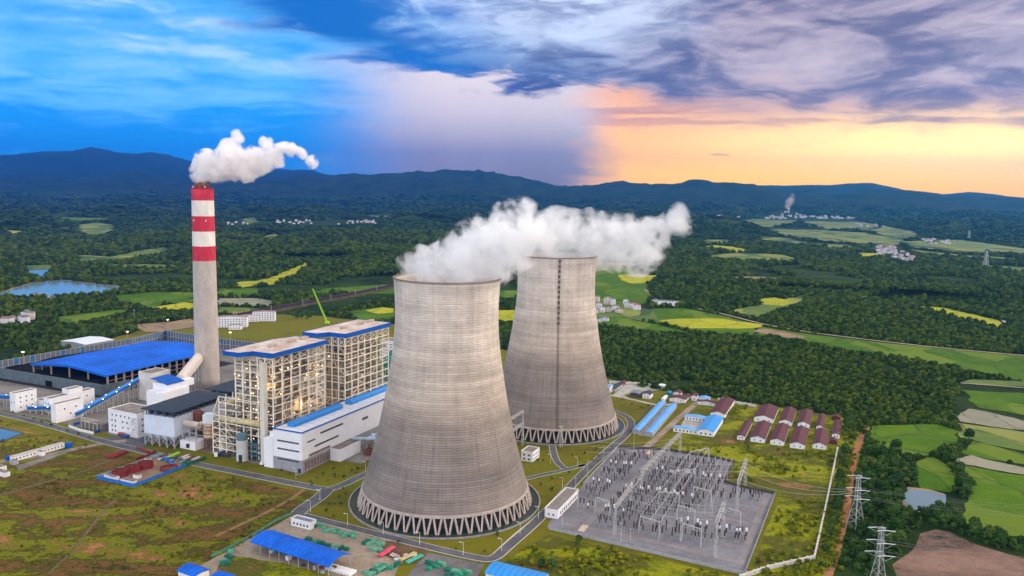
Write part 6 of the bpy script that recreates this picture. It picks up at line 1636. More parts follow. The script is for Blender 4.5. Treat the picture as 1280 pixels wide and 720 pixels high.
# boundary wall pieces
def wall_line(pts, h, name, label, m, w=.35, cat='wall'):
    t_ = thing(name, label, cat, (*G(*pts[0]), 0)); mb = MB(); pw = [G(*p) for p in pts]
    for i in range(len(pw) - 1): mb.bar((*pw[i], h / 2), (*pw[i + 1], h / 2), w, h)
    mb.build('wall_panel', m, t_); mb = MB()
    for i in range(len(pw) - 1):
        a, b = np.array(pw[i]), np.array(pw[i + 1]); n = max(1, int(np.linalg.norm(b - a) / 5))
        for k in range(n): q = a + (b - a) * k / n; mb.bar((*q, 0), (*q, h + .35), w + .25)
    mb.build('pillar', m, t_)
ww = mat('boundary_wall', (.62, .60, .55), .85, .2, .3, grime=.3)
wall_line([(925, 724), (960, 712), (1018, 699)], 2.4, 'boundary_wall', 'white boundary wall along the lower edge of the scrub land', ww, .8)
wall_line([(1018, 699), (1032, 636), (1041, 592), (1047, 562)], 2.4, 'boundary_wall', 'long pale boundary wall climbing toward the maroon sheds', ww, .8)
wall_line([(898, 501), (945, 509)], 2.6, 'boundary_wall', 'white boundary wall behind the farm buildings', ww, .8)
wall_line([(762, 479), (800, 481), (835, 486)], 2.6, 'boundary_wall', 'white boundary wall behind the rear tower lorry park', ww, .8)
wall_line([(752, 464), (776, 468)], 2.6, 'boundary_wall', 'short white picket like wall at the edge of the wood', ww, .5)
wall_line([(686, 662), (772, 682), (930, 719)], 1.9, 'yard_fence', 'grey mesh fence along the near edge of the switchyard', steelg, .12, 'fence')
wall_line([(931, 718), (969, 618)], 1.9, 'yard_fence', 'grey mesh fence along the right edge of the switchyard', steelg, .12, 'fence')
wall_line([(969, 618), (925, 609), (905.5, 603), (918, 578.5)], 1.9, 'yard_fence', 'dark mesh fence round the notch of the switchyard', steeld, .12, 'fence')
wall_line([(918, 578.5), (895, 573), (830, 562.5), (772, 560)], 1.9, 'yard_fence', 'dark mesh fence along the far edge of the switchyard', steeld, .12, 'fence')
wall_line([(772, 560), (729, 606)], 1.9, 'yard_fence', 'pale mesh fence beside the ring road', steelg, .12, 'fence')
wall_line([(797, 534), (822, 506)], 1.8, 'yard_fence', 'dark fence between tower lawn and blue strips', steeld, .2, 'fence')

# ------------------------------------------------------------------ blue strip sheds, offices, maroon farm sheds
def gable(fr, L, Wd, h, rise, wallm, roofm_, name, label, cat, win=(), oh=.5, group=None):
    """ridge along a"""
    t_ = thing(name, label, cat, (*fr.o, 0), group); mb = MB(); hw = Wd / 2
    vs = [fr.p(0, 0, 0), fr.p(0, Wd, 0), fr.p(0, Wd, h), fr.p(0, hw, h + rise), fr.p(0, 0, h), fr.p(L, 0, 0), fr.p(L, Wd, 0), fr.p(L, Wd, h), fr.p(L, hw, h + rise), fr.p(L, 0, h)]
    mb.add(vs, [(0, 4, 3, 2, 1), (5, 6, 7, 8, 9), (0, 5, 9, 4), (1, 2, 7, 6), (0, 1, 6, 5)]); mb.build('wall', wallm, t_)
    sl = rise / hw; mb = MB(); e = .08
    for s in (0, 1):
        b0 = -oh if s == 0 else Wd + oh; z0 = h - sl * oh + e; q = [fr.p(-oh, b0, z0), fr.p(L + oh, b0, z0), fr.p(L + oh, hw, h + rise + e), fr.p(-oh, hw, h + rise + e)]; q2 = [(x, y, z + .22) for x, y, z in q]
        mb.add(q + q2, [(3, 2, 1, 0), (4, 5, 6, 7), (0, 1, 5, 4), (1, 2, 6, 5), (2, 3, 7, 6), (3, 0, 4, 7)])
    rf = mb.build('roof', roofm_, t_); mb = MB(); mb.bar(fr.p(-oh, hw, h + rise + .32), fr.p(L + oh, hw, h + rise + .32), .6, .18); mb.build('ridge_cap', roofm_, rf)
    for w in win: windows_grid(t_, fr, *w)
    return t_
def Y_(a, b): return (750 + a / 8, 470 + b / 8)
fst = Fr(G(*Y_(395, 585)), 67.3); gable(fst, 106, 6.0, 3.4, .9, steelg, bluel, 'strip_shed', 'left one of two long light blue roofed strip sheds', 'shed', [('a', 2, 104, (1,), 22, 2, 1.6, 0)])
fst2 = Fr(G(*Y_(525, 612)), 67.3); gable(fst2, 103, 6.4, 3.4, .9, steelg, bluel, 'strip_shed', 'right one of two long light blue roofed strip sheds', 'shed')
sheet('concrete_pad', Fr(G(*Y_(525, 612)), 67.3).rect(0, 103, 6.4, 12.5), .14, concrete, 'pale concrete court between the strip sheds')
def X(a, b): return (740 + a / 4, 440 + b / 4)
def Y(a, b): return (750 + a / 8, 470 + b / 8)
# blue-roofed office court
f_ = Fr(G(*Y(1135, 612)), 66.5); gable(f_, 50, 13.5, 4.6, 1.8, white, mat('bright_blue_roof', (.02, .26, .66)), 'blue_roof_hall', 'white hall with a bright blue gable roof at the office court', 'hall', [('b', 1, 12.5, (1.3,), 3, 1.4, 1.5, 0)])
f_ = Fr(G(*Y(978, 588)), 66.5); gable(f_, 7, 21.5, 3.4, .8, white, bluel, 'office_wing', 'near blue roofed office wing with a row of windows', 'office', [('b', 1, 20.5, (1.2,), 6, 1.3, 1.3, 0)])
f_ = Fr(G(*Y(1060, 465)), 66.5); gable(f_, 7, 19.5, 3.4, .8, white, bluel, 'office_wing', 'far blue roofed office wing across the court', 'office', [('b', 1, 18.5, (1.2,), 6, 1.3, 1.3, 0)])
sheet('concrete_pad', PW([Y(800, 520), Y(985, 560), Y(1070, 470), Y(840, 430)]), .14, concrete, 'pale court of the blue roofed offices')
MR = [('large maroon roofed shed behind the blue hall', Y(1245, 437), 60, 13, 5, 2.0), 
      ('narrow maroon shed, first from the left in the front row', X(762, 442), 52, 6.2, 3.2, 1.1), ('maroon shed, second from the left in the front row', X(862, 457), 52, 11.5, 3.6, 2.0),
      ('maroon shed, third from the left in the front row', X(958, 470), 52, 10.8, 3.6, 2.0), ('maroon shed, fourth from the left in the front row', X(1062, 488), 52, 11.5, 3.6, 2.0), ('maroon shed, rightmost in the front row', X(1170, 490), 46, 10.5, 3.6, 2.0),
      ('wide maroon shed, leftmost in the back row', X(905, 358), 46, 17, 4, 2.6), ('maroon shed, second in the back row', X(998, 372), 50, 10.8, 3.6, 2.0), ('maroon shed, third in the back row', X(1086, 382), 50, 10, 3.6, 1.9), ('narrow maroon shed, fourth in the back row', X(1154, 392), 44, 5.4, 3.2, 1.1), ('narrow maroon shed at the right end of the back row', X(1238, 434), 48, 6.2, 3.2, 1.2)]
for lab, p, L_, W_, h_, r_ in MR:
    gable(Fr(G(*p), 66.5), L_, W_, h_, r_, white, maroon, 'farm_shed', lab, 'farm shed', [('b', 1, W_ - 1, (1.4,), 3 if W_ > 12 else 2, 1.0, 1.0, 0)], group='maroon roofed farm sheds')
SM = [(Y(500, 232), 12, 11, 4.5, 1.6, white, darkroof, 'white house with grey roof by the lorry park'), (Y(390, 218), 14, 13, 4, .8, steeld, mat('grey_roof', (.20, .22, .26)), 'dark open garage with grey roof by the lorry park'), (Y(150, 160), 30, 7, 3, .8, steelg, darkroof, 'long dark roofed shelter behind the rear tower'), (Y(230, 100), 12, 6, 3, 1, rust, maroon, 'small maroon shelter at the head of the lorry park'),
      (Y(103, 168), 9, 8, 6.5, .6, white, bluel, 'white block with blue roof edge behind the rear tower'), (Y(640, 262), 15, 4, 3, .5, whitep, whitep, 'pair of white cabins beside the blue strips'), (Y(700, 205), 9, 6, 3.2, .8, greent, mat('teal_roof', (.02, .20, .33), .5, .2, .4), 'small teal roofed kiosk'),
      (Y(850, 272), 12, 22, 3.4, 1.6, white, maroon, 'long white cottage with maroon roof near the lane head'), (Y(800, 210), 10, 10, 3.6, 1.6, white, maroon, 'maroon roofed cottage behind the long cottage'), (Y(885, 240), 10, 7, 3.2, 1.2, white, maroon, 'small maroon cottage at the right of the cottages'), (Y(965, 250), 11, 7.5, 4.6, 1.2, white, maroon, 'square white house with maroon roof by the wood'), (Y(1090, 262), 8, 14, 3.2, 1.0, white, bluel, 'low blue and white house by the wood'),
      (Y(1150, 305), 7, 24, 3, 1.2, white, maroon, 'long maroon roofed row behind the office court'), (Y(1250, 270), 6, 7, 3, .8, white, white, 'small white hut behind the large maroon shed'), (Y(560, 98), 6, 8, 3, .8, steeld, darkroof, 'small dark hut by the boundary wall'), (Y(640, 130), 8, 9, 3, .6, white, whitep, 'white flat hut at the wood edge'), (X(1225, 465), 8, 8, 3, 1.2, maroon, maroon, 'small maroon hut at the right end of the sheds'), (X(1240, 345), 8, 10, 3, 1.2, maroon, maroon, 'small maroon hut at the top right of the sheds')]
for p, L_, W_, h_, r_, wm, rm_, lab in SM:
    W_ *= .72
    gable(Fr(G(*p), 66.5), L_, W_, h_, r_, wm, rm_, 'small_building', lab, 'building', [('b', .8, W_ - .8, (1.2,), 2, .9, 1.0, 0)] if wm is white else ())
sheet('concrete_pad', PW([Y(120, 200), Y(250, 80), Y(560, 110), Y(640, 140), Y(430, 150), Y(240, 190), Y(300, 230)]), .12, concrete, 'pale lorry park behind the rear tower')
# buildings at the back left
gable(Fr(G(107, 440), 64), 40, 46, 9, 1.5, mat('grey_metal_wall', (.24, .25, .28), .8, .3, .3), mat('white_metal_roof', (.62, .66, .70), .6, .1, .2), 'depot_hall', 'white roofed grey depot hall behind the coal wind screen', 'depot')
gable(Fr(G(120, 433), 64), 14, 26, 8, 1, white, flatroof, 'depot_office', 'white block to the right of the depot hall', 'depot')
for px, py, L_, W_, h_, lab in ((309, 409, 12, 42, 15, 'long white four storey dormitory by the railway'), (344, 401.5, 12, 34, 14, 'second white dormitory closer to the crane'), (323, 402, 10, 26, 9, 'lower white dormitory between the other two'), (302, 412, 8, 18, 6, 'small white annex in front of the dormitory')):
    f_ = Fr(G(px, py), 100); gable(f_, L_, W_, h_, 1.2, white, mat('pinkish_roof', (.34, .22, .22), .8, .3, .3), 'dormitory', lab, 'dormitory', [('b', 1, W_ - 1, tuple(np.arange(1.5, h_ - 1.5, 3.2)), int(W_ / 4), 1.5, 1.5, 0)], group='dormitory houses')
block(Fr(G(494, 452), 66), 0, 20, 0, 22, 24, 'office_building', 'white office block with window rows beside the front tower', 'office building', [('b', 1, 21, tuple(np.arange(2, 22, 3.5)), 6, 1.8, 1.5, 0)])
tank(488, 473, 8.5, 22, greenk, 'dark green storage tank between rear boiler house and front tower'); tank(492, 462, 7, 20, greenk, 'second green tank behind the first')
block(Fr(G(492, 482), 66), 0, 12, 0, 5, 16, 'stair_block', 'narrow white stair block near the green tanks', 'annex')

# ================================================================== SWITCHYARD
def lattice(mb, p, q, w0, w1, n, leg=.14, br=.08):
    p = Vector(p); q = Vector(q); d = (q - p).normalized(); s = d.cross(Vector((0, 0, 1)) if abs(d.z) < .9 else Vector((.9, .4, 0))).normalized(); u = s.cross(d)
    def c(i, k):
        t_ = i / n; w = (w0 + (w1 - w0) * t_) / 2; sx_, sy_ = ((-1, -1), (1, -1), (1, 1), (-1, 1))[k]
        return p + (q - p) * t_ + s * w * sx_ + u * w * sy_
    for k in range(4):
        mb.bar(c(0, k), c(n, k), leg)
        for i in range(n):
            a, b = (k, (k + 1) % 4) if i % 2 else ((k + 1) % 4, k); mb.bar(c(i, a), c(i + 1, b), br)
gal = mat('gantry_steel', (.46, .46, .45), .6, .15, .5)
gals = mat('dark_grey_steel', (.33, .34, .35), .6, .2, .5)  # darker grey steel of the pedestals and arrester heads
def gantry(p, q, H, label, w=1.6, beam=True):
    t_ = thing('gantry', label, 'gantry', (*p, 0)); d = Vector((*q, 0)) - Vector((*p, 0)); n = max(2, int(d.length / 26) + 1); s = d.normalized().cross(Vector((0, 0, 1)))
    for i in range(n + (0 if beam else 0)):
        c = Vector((*p, 0)) + d * (i / (n - 1)); mb = MB(); lattice(mb, c, c + Vector((0, 0, H)), 1.5, .9, 11, .2, .11); mb.bar(c + Vector((0, 0, H)), c + Vector((0, 0, H + 4)), .12)
        mb.build('lattice_column', gal, t_)
    mb = MB(); lattice(mb, (*p, H), (*q, H), w, w, max(6, int(d.length / 2)), .22, .12); mb.build('truss_beam', gal, t_)
    mb = MB(); k = max(3, int(d.length / 8))
    for i in range(k):
        c = Vector((*p, H)) + d * ((i + .5) / k)
        for sg in (-1, 1): mb.tube(c, c + s * sg * 3.2 - Vector((0, 0, 1.6)), .16, 6)
    mb.build('insulator_string', brownp, t_)
    return t_
gantry((91.7, 535.1), (137.7, 627.5), 16.5, 'longest gantry with a sloping looking truss beam through the middle of the switchyard', 1.9)
gantry((64.9, 466.1), (80, 503.7), 18.0, 'gantry nearest the switchgear house')
gantry((119.0, 438.3), (130.5, 466.7), 22.0, 'tall gantry in the right front part of the switchyard')
gantry((150.3, 507.1), (169.1, 554.5), 20.0, 'tall gantry at the notch of the switchyard')
gT = G(653, 557); gB = (gT[0] - 12, gT[1] - 28)
h_ = Zt(*gT, 514); gantry(gB, gT, h_, 'gantry with two beams in front of the rear tower'); mb = MB(); lattice(mb, (*gB, h_ * .64), (*gT, h_ * .64), 1.8, 1.8, 16, .22, .12); tag(mb.build('truss_beam', gal, [o for o in bpy.data.objects if o.get('label') == 'gantry with two beams in front of the rear tower'][0]))
gL = G(701, 559); t_ = thing('gantry_mast', 'lattice mast standing in front of the rear tower basin', 'mast', (*gL, 0)); mb = MB(); lattice(mb, (*gL, 0), (*gL, Zt(*gL, 533)), 2.4, 1.6, 12, .26, .14); mb.build('lattice_column', gal, t_)
mb = MB(); z = Zt(*gL, 533); mb.bar((gL[0] - 2.5, gL[1], z), (gL[0] + 1.5, gL[1], z + .4), .5); mb.build('cross_arm', gal, t_)
# high bus portal pair with three conductors
e0 = [G(800, 645, 11), G(812.5, 650, 11), G(825, 652.5, 11)]; e1 = [G(862.5, 565, 11), G(877, 562.5, 11), G(886, 560, 11)]
def aframe(c, H, dirv, label):
    t_ = thing('a_frame_portal', label, 'gantry', (*c[0], 0)); mb = MB()
    for p in (c[0], c[-1]):
        for s in (-1, 1): mb.bar((p[0] + dirv[0] * s * 2, p[1] + dirv[1] * s * 2, 0), (p[0], p[1], H), .32)
    mb.build('leg', gal, t_); mb = MB(); mb.bar((*c[0], H), (*c[-1], H), .45); 
    for i in range(len(c) - 1):
        m_ = ((c[i][0] + c[i + 1][0]) / 2, (c[i][1] + c[i + 1][1]) / 2); mb.bar((*c[i], H), (*m_, H - 2.2), .15); mb.bar((*m_, H - 2.2), (*c[i + 1], H), .15)
    mb.build('cross_beam', gal, t_)
du = (math.cos(R(67)), math.sin(R(67)))
for f_, lab in ((0, 'near a frame portal carrying three long conductors'), (.34, 'second a frame portal under the long conductors'), (.67, 'third a frame portal under the long conductors'), (1, 'far a frame portal at the back fence of the switchyard')):
    aframe([tuple(np.array(a) * (1 - f_) + np.array(b) * f_) for a, b in zip(e0, e1)], 11 if f_ in (0, 1) else 10.5, du, lab)
for (pa, pb2, lab) in (((846, 652), (868, 659), 'low portal in the open front right part of the switchyard'), ((866, 628), (889, 634), 'low portal behind the open front right part'), ((852, 676), (876, 684), 'low portal near the front fence of the switchyard'), ((744, 642), (762, 648), 'low portal beside the near gantry'), ((905, 655), (925, 661), 'low portal by the right fence')):
    a_, b_ = G(*pa), G(*pb2); aframe([a_, tuple((np.array(a_) + np.array(b_)) / 2), b_], 11, du, lab)
wirem = mat('conductor', (.50, .49, .46), .5, .1, .5)
for k, nm in enumerate(('left', 'middle', 'right')):
    mb = MB(); mb.tube((*e0[k], 10.9), (*e1[k], 10.9), .13, 6); tag(mb.build('conductor', wirem), '%s one of three long conductors crossing the switchyard' % nm, 'conductor')
for k in range(4):
    off = 16 + k * 9; a = np.array(e0[2]) + np.array([math.cos(R(-25)), math.sin(R(-25))]) * off * .55; b = np.array(e1[2]) + np.array([math.cos(R(-25)), math.sin(R(-25))]) * off * .45; a = a + (b - a) * .32
    b = a + (b - a) * .9
    mb = MB(); mb.tube((*a, 9), (*b, 9), .10, 6)
    for s in np.linspace(0, 1, 5): c = a + (b - a) * s; mb.bar((*c, 0), (*c, 9), .22)
    tag(mb.build('tubular_bus', wirem), 'thin tubular bus bar on posts, %s to the right of the long conductors' % ordn(k), 'bus bar')

def span(a, b, sag, label, r=.06):
    mb = MB(); N = 10; a = Vector(a); b = Vector(b); q = [a + (b - a) * k / N - Vector((0, 0, sag * 4 * (k / N) * (1 - k / N))) for k in range(N + 1)]
    for k in range(N): mb.bar(q[k], q[k + 1], r * 2)
    tag(mb.build('conductor', wirem), label, 'conductor', 'sagging conductors over the switchyard')
def lerp2(p, q, t): return (p[0] + (q[0] - p[0]) * t, p[1] + (q[1] - p[1]) * t)
g1a, g1b, g2a, g2b, g3a, g3b, g4a, g4b = (91.7, 535.1), (137.7, 627.5), (64.9, 466.1), (80, 503.7), (119.0, 438.3), (130.5, 466.7), (150.3, 507.1), (169.1, 554.5)
for i, t in enumerate((.15, .5, .85)):
    w_ = ['near', 'middle', 'far'][i]
    span((*lerp2(g2a, g2b, t), 17.6), (*lerp2(g1a, g1b, t * .25), 16), 2.5, w_ + ' sagging conductor between the house side gantry and the longest gantry')
    span((*lerp2(g1a, g1b, .1 + t * .3), 16), (*lerp2(g4a, g4b, t), 19.5), 3.0, w_ + ' sagging conductor from the longest gantry to the notch gantry')
    span((*lerp2(g2a, g2b, t), 17.6), (*lerp2(g3a, g3b, t), 21.5), 2.8, w_ + ' sagging conductor between the house side gantry and the tall front gantry')
    span((*lerp2(g4a, g4b, t), 19.8), (218 - 3, 482 + i * 3, 24), 5, w_ + ' sagging line from the notch gantry to the rear pylon')
    span((*lerp2(g1a, g1b, .6 + t * .3), 16), (*lerp2((55, 575), (70, 610), t), 15), 2.5, w_ + ' sagging conductor from the longest gantry toward the ring road')
def proto(name, cat, parts):
    t_ = thing(name, 'x', cat, (0, 0, 0))
    for nm, mb, m in parts: mb.build(nm, m, t_)
    return t_
def ins(h0, h1, r=.26, n=7, mb=None, x=0, y=0):
    mb = mb or MB(); k = n; pr = []
    for i in range(k):
        z = h0 + (h1 - h0) * i / k; pr += [(r, z), (r * .6, z + (h1 - h0) / k * .6)]
    mb.lathe(pr, 8, x, y); return mb
mA = MB(); mA.bar((0, 0, 0), (0, 0, 2.8), .3); mA.bar((-.35, 0, 2.8), (.35, 0, 2.8), .25)
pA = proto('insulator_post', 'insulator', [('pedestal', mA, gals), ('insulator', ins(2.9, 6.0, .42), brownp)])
mB = MB(); mB.bar((0, 0, 0), (0, 0, 2.6), .35); mh = MB(); mh.lathe([(.15, 4.8), (.5, 4.9), (.5, 6.2), (.2, 6.5)], 10)
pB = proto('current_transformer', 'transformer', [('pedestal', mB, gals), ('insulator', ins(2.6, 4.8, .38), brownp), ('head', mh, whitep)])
mC = MB(); [mC.bar((x, 0, 0), (x, 0, 2.4), .22) for x in (-.9, .9)]; mC.bar((-1.2, 0, 2.4), (1.2, 0, 2.4), .3); mi_ = ins(2.5, 4.8, .36, 6, None, -.9); ins(2.5, 4.8, .36, 6, mi_, .9); ma = MB(); ma.bar((-1.3, 0, 4.75), (1.3, 0, 4.9), .2, .2)
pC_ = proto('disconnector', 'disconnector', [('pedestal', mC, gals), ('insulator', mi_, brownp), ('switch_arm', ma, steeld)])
mD = MB(); mD.bar((0, 0, 0), (0, 0, 2.2), .5); mDh = MB(); mDh.lathe([(.25, 5.2), (.28, 7.2)], 8)
pD = proto('surge_arrester', 'arrester', [('pedestal', mD, gals), ('insulator', ins(2.2, 5.2, .24), brownp), ('grading_head', mDh, gals)])
PR = {'post': [pA, 'brown insulator post'], 'ct': [pB, 'white headed current transformer'], 'disc': [pC_, 'two armed disconnector'], 'arr': [pD, 'slim white topped surge arrester']}
fy = Fr(G(684, 659), 67.0)
dense = PW([(742, 606), (772, 566), (892, 577), (903, 598), (896, 622), (880, 640), (846, 648), (815, 652), (800, 668), (756, 668), (738, 648), (722, 638)])
spare = PW([(892, 612), (925, 614), (960, 622), (950, 640), (900, 632)]); spare2 = PW([(840, 650), (884, 660), (936, 664), (926, 700), (880, 692), (800, 676), (800, 668)]); lanes = [(PW([(722, 668), (765, 622), (838, 566)]), 5)]
used_ = {k: False for k in PR}; rows = np.arange(14, 158, 6.2); tot = 0
for ri, a in enumerate(rows):
    kind = ['post', 'disc', 'post', 'ct', 'disc', 'post', 'arr'][ri % 7]; col = {}
    for bi in range(34):
        b = -6 - bi * 3.9 - (2.2 if bi % 3 == 2 else 0); p = fy.p(a + rng.uniform(-.3, .3), b); q = np.array([p])
        dn = in_poly(q, dense)[0]; sp = in_poly(q, spare)[0] or in_poly(q, spare2)[0]
        if not (dn or sp): continue
        if d_line(q, lanes[0][0])[0] < 5: continue
        grp3 = (ri * 7 + (bi // 3) * 13) % 11
        if dn and grp3 in (2, 7): continue
        if sp and grp3 % 2: continue
        kd = kind if grp3 != 5 else 'arr'
        col[kd] = col.get(kd, -1) + 1
        lab = '%s, %s row from the near fence, %s from left' % (PR[kd][1], ordn(ri), ordn(col[kd]))
        rz = R(67 + 90) if kd == 'disc' else 0.0; grp = {'post': 'insulator posts in the switchyard', 'ct': 'current transformers in the switchyard', 'disc': 'disconnectors in the switchyard', 'arr': 'surge arresters in the switchyard'}[kd]; s = float(rng.uniform(1.05, 1.4))
        if not used_[kd]:
            used_[kd] = True; o = PR[kd][0]; o.location = (*p, .1); o['label'] = lab; o['group'] = grp; o.rotation_euler = (0, 0, rz)
        else: copy_tree(PR[kd][0], (*p, .1), lab, rz, grp, s)
        tot += 1
print('yard equipment', tot)
# slim masts in the yard and by the ring road
for i, (x, y, top, d_) in enumerate([(640 + 235, 602, 575, 'right of the long gantry'), (792, 566, 541, 'behind the switchyard far fence'), (905, 630, 606, 'near the notch'), (719, 624, 596, 'at the left fence'), (734, 604, 574, 'beside the ring road'), (754, 582, 556, 'where the left fence meets the lane'), (818, 666, 634, 'at the foot of the near portal'), (776, 678, 652, 'in the empty near part'), (788, 676, 660, 'close to the near fence'), (850, 676, 645, 'in the open gravel'), (722, 637, 611, 'beside the switchgear house'), (703, 658, 634, 'in front of the switchgear house'), (886, 588, 562, 'at the back fence')]):
    g = G(x, y); h = Zt(*g, top); t_ = thing('lightning_mast', 'slim grey lightning mast ' + d_, 'mast', (*g, 0)); mb = MB(); mb.tube((*g, 0), (*g, h), .24, 7, .10); mb.build('pole', gal, t_)
    mb = MB(); mb.bar((g[0] - .8, g[1], h * .93), (g[0] + .8, g[1], h * .93), .16); mb.build('cross_arm', gal, t_)
for x, y, lab in ((729, 661, 'pale concrete slab in the near part of the switchyard'), (812, 570, 'tan equipment box near the far fence of the switchyard')):
    f_ = fr_at(x, y, 67); mb = MB(); fbox(mb, f_, -5, 5, -2, 2, .12, .5 if 'slab' in lab else 3); tag(mb.build('concrete_slab' if 'slab' in lab else 'equipment_box', mat('tan_slab', (.52, .44, .36), .85, .2, .4)), lab, 'slab' if 'slab' in lab else 'box')

# pylons
pym = mat('pylon_steel', (.40, .42, .42), .55, .2, .3)
def pylon(px, py, top, w, label, arms, tip=(0, 0), yaw=0.0):
    g = G(px, py); H = Zt(g[0], g[1], top); t_ = thing('pylon', label, 'pylon', (*g, 0)); mb = MB()
    lattice(mb, (*g, 0), (*g, H * .55), w, w * .32, 9, .24, .11); lattice(mb, (*g, H * .55), (*g, H * .97), w * .32, w * .20, 9, .20, .10)
    mb.build('lattice_body', pym, t_)
    dv = Vector((math.cos(yaw), math.sin(yaw), 0)); 
    for i, (f, L_) in enumerate(arms):
        z = H * f; mb = MB(); c = Vector((*g, z))
        for s in (-1, 1):
            tp = c + dv * L_ * s + Vector((0, 0, .4)); 
            for e in (-1, 1):
                o_ = Vector((-dv.y, dv.x, 0)) * e * w * .13
                mb.bar(c + o_ + dv * s * w * .1, tp, .16); mb.bar(c + o_ + Vector((0, 0, 1.5)), tp, .14)
                for k in range(1, 5):
                    a_ = (c + o_) * (1 - k / 5) + tp * (k / 5); b_ = (c + o_ + Vector((0, 0, 1.9))) * (1 - k / 5) + tp * (k / 5); mb.bar(a_, b_, .12); mb.bar((c - o_) * (1 - k / 5) + tp * (k / 5), a_, .12)
        mb.build('cross_arm', pym, t_); m2 = MB()
        for s in (-1, 1):
            tp = c + dv * L_ * s + Vector((0, 0, .4)); side = Vector((1, -.05, 0))
            for e in (-1, 1): m2.tube(tp, tp + side * e * 4.6 - Vector((0, 0, .3)), .2, 6)
            m2.bar(tp + side * 4.6, tp - Vector((0, 0, 2.6)), .08); m2.bar(tp - side * 4.6, tp - Vector((0, 0, 2.6)), .08)
        m2.build('insulator_string', mat('glass_insulator', (.62, .66, .66), .3, .1, 1), t_)
    return g, H, dv
gp, Hp, dvp = pylon(1069, 661, 594.5, 8.0, 'rear lattice pylon standing beside the orange track', [(.97, 2.6), (.74, 3.0), (.58, 3.5)], yaw=R(-55))
gq, Hq, dvq = pylon(1096, 742, 659.5, 7.6, 'front lattice pylon cut by the bottom edge', [(.97, 2.6), (.78, 3.0), (.60, 3.5)], yaw=R(-55))
# power lines running off to the right
wm = mat('power_line', (.22, .23, .24), .5, .1, 1)
for (g, H, dv, arms, nm) in ((gp, Hp, dvp, [(.74, 3.0), (.58, 3.5)], 'rear pylon'), (gq, Hq, dvq, [(.78, 3.0), (.60, 3.5)], 'front pylon')):
    for i, (f, L_) in enumerate(arms):
        for s in (-1, 1):
            a = Vector((*g, H * f)) + dv * L_ * s + Vector((4.6, 0, .1)); b = a + Vector((260, -14, 4)); mb = MB(); N = 16
            pts = [a + (b - a) * k / N - Vector((0, 0, 9 * 4 * (k / N) * (1 - k / N))) for k in range(N + 1)]
            for k in range(N): mb.bar(pts[k], pts[k + 1], .07)
            tag(mb.build('power_line', wm), 'thin power line leaving the %s to the right, %s arm, %s side' % (nm, ['upper', 'lower'][i], 'near' if s > 0 else 'far'), 'power line')
# two pale thin pylons far to the right
for i, (x, y, top) in enumerate([(1232, 334, 313), (1198 + 40, 335, 321)][:1] + [(1211, 300, 288)]):
    g = G(x, y); H = Zt(*g, top); t_ = thing('pylon', ['far pale pylon above the right woods', 'tiny pylon in the valley at the right'][i], 'pylon', (*g, 0)); mb = MB(); lattice(mb, (*g, 0), (*g, H), 12, 2, 8, 1.1, .6); mb.build('lattice_body', pym, t_); mb = MB()
    for f in (.7, .82, .94): mb.bar((g[0] - 9, g[1], H * f), (g[0] + 9, g[1], H * f), 1)
    mb.build('cross_arm', pym, t_)

# ================================================================== RAILWAY, HAMLETS
rp = rail_w
band('embankment', rp, 17, 4.2, mat('embankment_earth', (.10, .085, .05), .95, .4, .05), 'railway embankment', thick=5, n_sm=2)
band('railway', rp, 10, 4.9, mat('ballast', (.07, .055, .065), .95, .3, .2), 'dark railway running behind the plant', thick=.8, n_sm=2)
_, _, rc = ribbon(rp, 1, False, 2); seg_l = [np.linalg.norm(rc[i + 1] - rc[i]) for i in range(len(rc) - 1)]; cum = np.concatenate([[0], np.cumsum(seg_l)])
def along(s): return np.array([np.interp(s, cum, [p[0] for p in rc]), np.interp(s, cum, [p[1] for p in rc])])
t_ = thing('coal_train', 'long dark coal train standing on the railway', 'train', (*along(20), 4.9)); s = 20; i = 0
wag = mat('wagon_dark', (.05, .03, .04), .8, .4, .3)
while s < cum[-1] - 30 and i < 60:
    a, b = along(s), along(s + 12.4); mb = MB(); mb.bar((*a, 7.1), (*b, 7.1), 3.1, 3.0); mb.build('wagon', wag, t_); s += 13.6; i += 1
for i in range(14):
    s = 40 + i * (cum[-1] - 80) / 14; p = along(s); d = along(s + 1) - p; n = np.array([-d[1], d[0]]) * 8; g = p + n * -1
    t_ = thing('catenary_mast', 'railway catenary mast, %s from the chimney side' % ordn(i), 'mast', (*g, 0), 'catenary masts'); mb = MB(); mb.bar((*g, 0), (*g, 14), .55); mb.build('pole', steelg, t_); mb = MB(); mb.bar((*g, 12.8), (*(g + n * .6), 12.8), .35); mb.build('bracket', steelg, t_)

wl1 = mat('house_white', (.62, .62, .63), .8, .15, .2); wl2 = mat('house_cream', (.56, .50, .42), .8, .15, .2); rf1 = mat('roof_slate', (.17, .16, .19), .8, .3, .3); rf2 = mat('roof_red', (.42, .06, .11), .7, .3, .3); rf3 = mat('roof_brown', (.22, .13, .12), .8, .3, .3); rf4 = mat('roof_bluegrey', (.18, .28, .42), .7, .3, .3)
def house(x, y, w, l, h, ang, wm_, rm_, label, grp, parts=True, z=0.0):
    if parts:
        fr = Fr((x, y), ang); t_ = gable(fr, l, w, h, w * .18, wm_, rm_, 'village_house', label, 'house', [('b', .5, w - .5, (1.2,) if h < 5 else (1.2, 4.4), 2, 1.2, 1.3, 0)], group=grp); t_.location.z = z
    return t_
